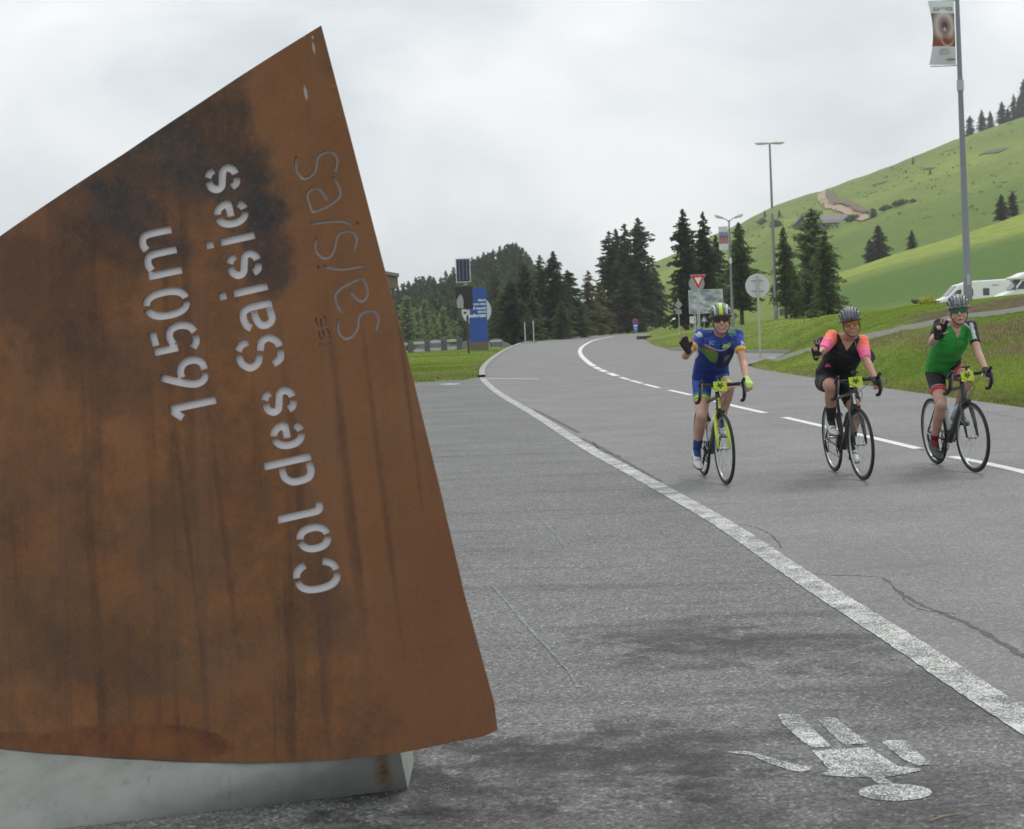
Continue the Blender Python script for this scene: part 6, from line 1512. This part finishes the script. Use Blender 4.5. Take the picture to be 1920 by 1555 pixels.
    # gloves, socks, shoes
    for s in 'RL':
        mb = MB()
        for a_ in hands[s]: mb.cone(*a_, seg=8)
        remesh_obj('glove', mb, .005, 2, opts['glove'+s], root)
        g_ = legs[s]; mb = MB(); sk_ = opts['sock_len']; top = g_['ank'].lerp(g_['knee'], sk_)
        mb.cone(g_['ank']-g_['up']*.03-g_['td']*.01, .039, g_['ank'], .0385); mb.cone(g_['ank'], .0385, top, .036+.045*sk_); mb.cone(g_['ank'], .038, g_['ball'].lerp(g_['ank'], .45), .034); mb.build('sock', opts['sock'], root, smooth=True)
        mb = MB(); td, up_ = g_['td'], g_['up']; b0 = g_['ball']; pts = [b0-td*.178+up_*.020, b0-td*.165+up_*.022, b0-td*.12+up_*.022, b0-td*.06+up_*.012, b0+up_*.000, b0+td*.05+up_*-.002, b0+td*.085+up_*-.002, b0+td*.103+up_*-.002]
        mb.tube(pts, [.018,.032,.035,.038,.045,.043,.032,.012], 16, ry=[.018,.036,.040,.038,.033,.026,.020,.010], up=up_); mb.cone(g_['ank']-up_*.022, .045, b0-td*.125+up_*.03, .040); mb.cone(g_['ank']-up_*.03+td*.01, .043, b0-td*.03+up_*.016, .036)
        so_2 = remesh_obj('shoe', mb, .006, 2, opts['shoe'], root)
        mb = MB(); mb.tube([b0-td*.15-up_*.012, b0-td*.05-up_*.022, b0-up_*.030, b0+td*.09-up_*.020], [.030,.034,.042,.030], 12, ry=[.008]*4, up=up_); mb.build('sole', M_BLK, so_2, smooth=True)
        for q_ in (-.005, -.05, -.085):
            c_ = b0+td*q_+up_*(.038-q_*.10); mb = MB(); mb.tube([c_+Vector((0,-.030,-.014)), c_+Vector((0,-.012,.001)), c_+Vector((0,.012,.001)), c_+Vector((0,.030,-.014))], .005, 6); mb.build('strap', opts['strap'], so_2, smooth=True)
    # helmet
    HO = hp(-.014, 0, .052); hx, hy, hz_ = .128*HS, .098*HS, .100*HS
    def hpt(a, t_, k=1.0):      # a: angle front->back over the top, t_: sideways -1..1
        w2 = math.sqrt(max(0, 1-t_*t_)); return HO+(fd*math.cos(a)*hx*w2+lt*t_*hy+ud*math.sin(a)*hz_*w2)*k
    lin = MB(); V = []; nu, nv = 20, 8
    for jv in range(nv+1):
        ph = (math.pi/2)*jv/nv
        for iu in range(nu):
            th = 2*math.pi*iu/nu; V.append(HO+(fd*math.cos(th)*math.cos(ph)*hx+lt*math.sin(th)*math.cos(ph)*hy+ud*(math.sin(ph)*hz_-.004))*.935)
    Fh = [(jv*nu+iu, jv*nu+(iu+1) % nu, (jv+1)*nu+(iu+1) % nu, (jv+1)*nu+iu) for jv in range(nv) for iu in range(nu)]; lin.add(V, Fh)
    hel = lin.build('helmet', M_BLK, root, smooth=True)
    hm = opts['helmet']
    for i, t_ in enumerate([-.88, -.60, -.33, -.09, .09, .33, .60, .88]):
        t2_ = t_+(.02 if t_ > 0 else -.02); n_ = 16; pts = []; rr = []
        for k in range(n_+1):
            a = math.pi*(k/n_); a = .04+a*.97; wob = .055*math.sin(a*2)*(-1 if t_ > 0 else 1); pts.append(hpt(a, max(-.97, min(.97, t2_*(1-.22*(1-math.sin(a)))+wob)), 1.0)); rr.append(.0060*HS*(1+.60*math.cos(a)**2))
        mb = MB(); mb.tube(pts, rr, 8, ry=[.012*HS]*len(pts), up=lt); mb.build('helmet_rib', hm[i % len(hm)], hel, smooth=True)
    mb = MB(); pts = [HO+(fd*math.cos(a)*hx*.985+lt*math.sin(a)*hy*1.0+ud*(-.004-.020*(1-math.cos(a))*.5+.006*math.cos(2*a)))*1.0 for a in np.linspace(0, 2*math.pi, 33)]
    mb.tube(pts, .0085*HS, 8, ry=.0135*HS, up=ud, cap=False); mb.build('helmet_rim', hm[0], hel, smooth=True)
    for a in (.75, 1.45, 2.1):
        mb = MB(); pts = [hpt(a, t_, .985) for t_ in np.linspace(-.95, .95, 17)]; mb.tube(pts, .007*HS, 6, ry=.009*HS, up=fd); mb.build('cross_rib', hm[1 % len(hm)], hel, smooth=True)
    for s in (-1, 1):
        mb = MB(); mb.tube([hp(.035, s*.074, .035), hp(.025, s*.074, -.03), hp(.028, s*.056, -.085), hp(.032, s*.02, -.118), hp(.030, 0, -.122)], .0035, 6); mb.tube([hp(-.05, s*.078, .03), hp(.0, s*.078, -.035), hp(.025, s*.060, -.08)], .003, 6); mb.build('chin_strap', M_BLK, hel, smooth=True)
    # hair at temples and nape
    mb = MB(); mb.ell(hp(-.045, 0, .000), (.058*HS,.078*HS,.052*HS), HR); mb.build('hair', M_HAIR, root, smooth=True)
    # glasses
    V = []; nu, nv = 26, 5
    for jv in range(nv+1):
        v = jv/nv
        for iu in range(nu+1):
            a = (iu/nu*2-1)*R(62); notch = math.exp(-(a/.16)**2); hgt = .023*(1-.35*(abs(a)/R(62))**3); lo = -hgt+notch*.017; z = lo+(hgt*.72-lo)*v
            if opts['lens'] == 'split' : z = lo+(hgt*.70-lo)*v
            V.append(hp(.014+.083*math.cos(a)+.004*v, .076*math.sin(a), .012+z))
    idx = lambda jv, iu: jv*(nu+1)+iu
    Fg = [(idx(jv, iu), idx(jv, iu+1), idx(jv+1, iu+1), idx(jv+1, iu)) for jv in range(nv) for iu in range(nu)]
    mb = MB(); mb.add(V, Fg); gl = mb.build('sunglasses', opts['lensmat'], root, smooth=True); md = gl.modifiers.new('s', 'SOLIDIFY'); md.thickness = .002
    top = [Vector(V[idx(nv, iu)]) for iu in range(nu+1)]
    mb = MB(); mb.tube([hp(-.015, -.078, .018)]+top+[hp(-.015, .078, .018)], .0026, 6); mb.build('glasses_frame', opts['framemat'], gl, smooth=True)
    return root, j, legs, Lp
# ---------------------------------------------------------------- rider 1 (blue kit, waving)
M_LIMEF = mat('lime_fork_paint', (.55,.68,.05), .35, var=.04, coat=.3)
MW1 = bike_matrix(1362, 910, 1330, 897, 1.5); MW2 = bike_matrix(1619, 902, 1574, 888, 2.5); MW3 = bike_matrix(1829, 887, 1772, 875, 3.0)
b1, p1 = make_bike('black and lime road bicycle ridden by the waving man in the blue jersey', MW1, 3, -125, M_CARBON, M_LIMEF, 0, [(M_BOTW, M_REDP, 'down'), (M_BOTW, M_BLK, 'seat')], fork_w=.013, accent=M_LIMEF)
b2, p2 = make_bike('black road bicycle with white frame marks ridden by the rider with pink sleeves', MW2, 4, 52, M_CARBON, M_CARBON, 1.5, [(M_BLK, M_BLK, 'down')], accent=M_WHITE)
b3, p3 = make_bike('black road bicycle with pale bottles ridden by the rider in the green jersey', MW3, 5, -118, M_CARBON, M_CARBON, 2.5, [(M_BOTB, M_BOTB, 'down'), (M_BOTW, M_BOTB, 'seat')])
M_LENS1 = mat('dark_red_lens', (.03,.008,.010), .08, var=.1, spec=.8); M_LENS2 = mat('amber_mirror_lens', (.42,.22,.03), .12, metal=.6, var=.25, scale=25); M_LENS3 = mat('green_mirror_lens', (.02,.22,.11), .12, metal=.6, var=.35, scale=25)
H_GREY = mat('grey_helmet_shell', (.13,.14,.14), .4, var=.1); H_LIME = mat('lime_helmet_shell', (.42,.58,.04), .4); H_WH = mat('pale_helmet_shell', (.42,.47,.42), .4); H_DK = mat('dark_olive_shell', (.06,.075,.05), .4)
H_SIL = mat('silver_grey_shell', (.12,.135,.155), .35, var=.1); H_G3 = mat('light_grey_shell', (.20,.205,.22), .35, var=.15); H_G4 = mat('charcoal_shell', (.10,.10,.11), .4, var=.15)
M_SHOEW = mat('white_shoe', (.55,.55,.52), .5, var=.12, scale=14); M_SHOEG = mat('charcoal_shoe', (.05,.05,.055), .55, var=.3, scale=20); M_SOCKB = mat('blue_sock', (.015,.05,.20), .8); M_SOCKK = mat('black_sock', (.012,.012,.014), .8); M_SOCKR = mat('dark_red_sock', (.16,.01,.015), .8)
M_GLIME = mat('lime_glove', (.42,.62,.15), .7, var=.15, scale=40)
WAVE = lambda **k: dict(n=(1, .15, .1), l=(0, 1, .1), **k)
GRIP = dict(f=(.80, .02, -.42), n=(-.45, -.25, -.85), l=(-.15, -1, .1), curl=[.75, .85, .9, .95], spread=.02, thumb=(.55, .7, .35))
def j1f(c, px, py, P_, Nn, tt):
    front = Nn[:, 0] > -.1
    c = mixc(c, (.012, .05, .28), sm(py, 640, 690)*.4)
    ln = [(1313,642),(1322,647),(1335,654),(1349,658),(1359,655.5),(1374,646)]; yl = np.interp(px, [p[0] for p in ln], [p[1] for p in ln]); below = front*(py > yl)*(px > 1303)
    c = mixc(c, (.012, .035, .20), below*(px < 1346)); c = mixc(c, (.022, .020, .085), below*(px >= 1346)*(py < 690)*(px < 1376))
    c = mixc(c, (.30, .06, .035), front*band(px, py, [(1316,646),(1326,652),(1338,658)], 1.8))
    st = (np.sin(px*2.1+py*.45) > .0); reg = inpoly(px, py, [(1313,648),(1322,654),(1345,661),(1344,681),(1333,678),(1322,666),(1314,658)])*front
    c = mixc(c, (.20, .36, .02), reg*st); c = mixc(c, (.02, .05, .05), reg*(~st))
    c = mixc(c, (.50, .56, .68), front*band(px, py, ln, 1.0)*.75)
    hat = (np.sin(px*2.2+py*1.1) > .2) | (np.sin(px*2.2-py*1.4) > .5); c = mixc(c, (.22, .42, .08), inpoly(px, py, [(1364,619),(1380,621),(1379,627),(1372,636),(1366,629)])*front*hat*.8)
    for seg in [[(1354,652),(1356,647),(1359,647)], [(1354,652),(1358,652),(1359,648)], [(1363,646),(1361,649),(1363,651),(1365,649)], [(1367,649),(1368,643)], [(1366,645),(1370,643.5)], [(1370,648),(1371,643),(1373,640),(1374,645),(1371,648)]]:
        c = mixc(c, (.50, .68, .02), front*band(px, py, seg, 1.25))
    for seg in [[(1329,647),(1330,640),(1333,645)], [(1333,645),(1336,646)], [(1333,640),(1338,641)]]: c = mixc(c, (.30, .36, .62), front*band(px, py, seg, 1.0)*.8)
    r_ = np.hypot((px-1305.5)/7.5, (py-666)/13.); c = mixc(c, (.42, .47, .60), (r_ < 1)*(px < 1314)); c = mixc(c, (.08, .12, .40), (r_ < .75)*(r_ > .58)); c = mixc(c, (.10, .13, .40), band(px, py, [(1303,660),(1303,672),(1308,664),(1308,672)], .8))
    r_ = inpoly(px, py, [(1357,670),(1370,664),(1368,672),(1360,680)]); c = mixc(c, (.12, .22, .12), r_*front)
    c = mixc(c, (.004, .010, .05), front*band(px, py, [(1349,640),(1350,690)], .8))
    for s in 'RL':
        t_ = tt[s]; on = t_ > -1; c = mixc(c, (.055, .085, .40), on*sm(t_, -.1, .3)*.8); c = mixc(c, (.62, .58, .04), on*sm(t_, .76, .80)); c = mixc(c, (.72, .26, .04), on*sm(t_, .87, .95))
    c = mixc(c, (.46, .46, .62), inpoly(px, py, [(1307,625),(1312,621),(1317,627),(1318,631),(1314,633)])); c = mixc(c, (.42, .60, .05), band(px, py, [(1305,627),(1310,632)], 1.6))
    c = mixc(c, (.60, .64, .72), band(px, py, [(1387,647),(1388,640),(1393,646)], 1.1)*(Nn[:, 0] > 0))
    return c
def s1f(c, t_, s, px, py):
    c = mixc(c, (.10, .32, .12), sm(t_, .72, .90)*.8) if s == 'R' else mixc(c, (.30, .40, .75), band(px, py, [(1350,700),(1354,697),(1358,699)], 1.0)*.6*(t_ > 0))
    return mixc(c, (.46, .66, .05), sm(t_, .90, .94))
P1 = dict(pelvis=(1332.5,706,.22), waist=(1334,682,.34), chest=(1343,657,.50), neck=(1349,623,.56), shR=(1314,629,.54), shL=(1382,629,.57), elR=(1285,668,.70), wrR=(1290,657,.93), hfR=(1279,634,.97),
          elL=(1394,680,.74), wrL=(1399.5,711,.93), head=(1352,601,.745))
make_rider('man in a blue and lime cycling jersey with dark glasses, waving a black gloved hand', MW1, P1, p1, dict(col=(.022,.052,.25), fn=j1f, sleeve=.62),
  dict(len=.60, col=(.020,.070,.33), fn=s1f), (.50, .30, .235),
  dict(footR=-24, footL=-6, splayR=.10, splayL=.04, handR=WAVE(curl=[.05,.03,.06,.12], spread=.16), handL=GRIP, face=(1, -.17, -.06), up=(.05, -.03, 1), hs=1.12, gloveR=M_GLV, gloveL=M_GLIME, hscale=1.08,
       sock=M_SOCKB, sock_len=.26, shoe=M_SHOEW, strap=mat('pale_strap', (.38,.38,.37), .6), helmet=[H_DK, H_WH, H_GREY, H_LIME, H_LIME, H_GREY, H_WH, H_DK], lens='split', lensmat=M_LENS1, framemat=M_BLK, smile=1))
# ---------------------------------------------------------------- rider 2 (black vest, pink sleeves)
def j2f(c, px, py, P_, Nn, tt):
    c = mixc(c, (.45, .50, .55), band(px, py, [(1603,641),(1604.5,651),(1607,659)], .8)*.6*(Nn[:, 0] > 0)); c = mixc(c, (.80, .06, .28), inpoly(px, py, [(1557,688),(1560,682),(1566,688),(1558,690)])*(Nn[:, 0] > 0))
    c = mixc(c, (.004, .004, .006), band(px, py, [(1585,655),(1586,690)], .8)); return c
P2 = dict(pelvis=(1564,706,.22), waist=(1574,682,.34), chest=(1582,662,.48), neck=(1588,632,.55), shR=(1561,633,.53), shL=(1615,642,.56), elR=(1541,659,.72), wrR=(1530,669,.93), hfR=(1528,642,.96),
          elL=(1625,677,.74), wrL=(1640,709,.92), head=(1596,607,.72))
make_rider('woman in a black vest with pink sleeves and amber glasses, making a victory sign', MW2, P2, p2, dict(col=(.010,.011,.014), fn=j2f, sleeve=0, name='vest', vneck=[(1577,636),(1602,637),(1586,658)]),
  dict(len=.72, col=(.012,.014,.020), fn=lambda c, t_, s, px, py: mixc(c, (.02, .026, .04), sm(px, 1545, 1530)*.8)), (.43, .235, .165),
  dict(footR=-8, footL=-26, splayR=.14, splayL=.06, handR=WAVE(curl=[.03,.03,1.25,1.3], spread=.17, thumb=(.35,.4,.8)), handL=GRIP, face=(1, -.26, -.10), up=(.08, -.14, 1), gloveR=M_GLV, gloveL=M_GLV, width=1.02, fat=1.06, armcover=True,
       thigh=.415, shank=.405, hs=1.0, hscale=1.04, sock=M_SOCKK, sock_len=.38, shoe=M_SHOEW, strap=M_TRIM, helmet=[H_G4, H_SIL], lens='one', lensmat=M_LENS2, framemat=M_HAIR, smile=1))
# wind jacket flaps behind the woman's back
root2 = [o for o in bpy.data.objects if o.name.startswith('person') and 'woman' in o.get('label', '')][0]
Mi2 = MW2.inverted(); C2 = Mi2 @ Vector((0,0,CH))
def L2(px, py, x):
    U, V = UV(px, py); D = Mi2.to_3x3() @ Vector((U/FPX, 1, V/FPX)); return C2+D*((x-C2.x)/D.x)
M_JACK = mat('slate_blue_jacket', (.030,.038,.070), .6, var=.3, scale=9)
for pts in [[(1616,655,.42),(1630,650,.40),(1638,660,.32),(1643,672,.30),(1637,680,.34),(1624,672,.40)], [(1556,632,.45),(1541,631,.36),(1529,636,.30),(1531,645,.32),(1543,650,.38),(1556,648,.44)]]:
    mb = MB(); Q = [L2(*p) for p in pts]; mb.add(Q+[q+Vector((-.10,0,-.01)) for q in Q], [tuple(range(6)), tuple(range(11, 5, -1))]+[(i, (i+1) % 6, (i+1) % 6+6, i+6) for i in range(6)])
    o = mb.build('jacket', M_JACK, root2, bevel=.012); fix_normals(o)
# ---------------------------------------------------------------- rider 3 (green jersey)
def j3f(c, px, py, P_, Nn, tt):
    blk = (.014,.014,.020); wh = (.55,.56,.62)
    c = mixc(c, (.05, .40, .09), (vnoise(px*.11+3, py*.16)+.35)*.35)
    yb = np.interp(px, [1745,1768,1780,1790,1806,1812,1824,1832], [613,611,606,604,604,608,622,650]); up = py < yb
    c = mixc(c, wh, (np.abs(py-yb-1.5) < 3.2)*1.0*(Nn[:, 0] > -.2)); c = mixc(c, blk, up*1.0)
    for s in 'RL':
        t_ = tt[s]; on = t_ > -.15; side = px > 1826 if s == 'L' else px < 1800
        c = mixc(c, blk, on*side*sm(t_, -.15, .0)) if s == 'R' else mixc(c, blk, on*(px > 1822)*1.0)
        if s == 'L': c = mixc(c, wh, (t_ > .0)*(np.abs(px-1819.5) < 3.0)*(Nn[:, 0] > -.2))
        c = mixc(c, blk, (t_ > .90)*1.0)
    c = mixc(c, (.010, .12, .02), band(px, py, [(1791,637),(1789,652)], .8)); return c
P3 = dict(pelvis=(1768,689,.22), waist=(1772,664,.35), chest=(1784,640,.50), neck=(1791,604,.56), shR=(1762,609,.53), shL=(1820,612,.57), elR=(1747,643,.70), wrR=(1757,631,.93), hfR=(1761,606,.96),
          elL=(1834,661,.76), wrL=(1848,693,.92), head=(1797.5,584,.735))
make_rider('rider in a green jersey with black sleeves and green mirrored glasses, holding up two fingers', MW3, P3, p3, dict(col=(.022,.26,.035), fn=j3f, sleeve=.66, vneck=[(1781,606),(1804,606),(1792,636)]),
  dict(len=.64, col=(.014,.015,.022), fn=lambda c, t_, s, px, py: mixc(mixc(c, (.45, .46, .52), sm(t_, .80, .82)*(1-sm(t_, .83, .86))*.8), (.60, .05, .045), sm(t_, .86, .90))), (.50, .30, .235),
  dict(footR=-26, footL=-10, splayR=.10, splayL=.08, handR=WAVE(curl=[.04,.05,1.15,1.2], spread=.20, thumb=(.3,.3,.9)), handL=GRIP, face=(1, -.34, -.05), up=(.05, -.04, 1), hs=1.08, gloveR=M_GLV, gloveL=M_GLV, hscale=1.07,
       sock=M_SOCKR, sock_len=.12, shoe=M_SHOEG, strap=mat('grey_strap', (.16,.16,.17), .6), helmet=[H_G3, H_G4, H_G3, H_SIL], lens='one', lensmat=M_LENS3, framemat=M_BLK, smile=0, width=.98, fat=.97))
# ---------------------------------------------------------------- mountain air
hzm = bpy.data.materials.new('mountain_air'); hzm.use_nodes = True; t = hzm.node_tree; t.nodes.clear()
pv = t.nodes.new('ShaderNodeVolumePrincipled'); pv.inputs['Color'].default_value = (.96, .98, 1.0, 1); pv.inputs['Density'].default_value = .00030; pv.inputs['Anisotropy'].default_value = .2
oo = t.nodes.new('ShaderNodeOutputMaterial'); t.links.new(pv.outputs[0], oo.inputs['Volume'])
haze = MB().box((0, 0, 90), (3300, 3300, 200)).build('haze', hzm); haze['kind'] = 'stuff'; haze.location = (0, 0, 0)
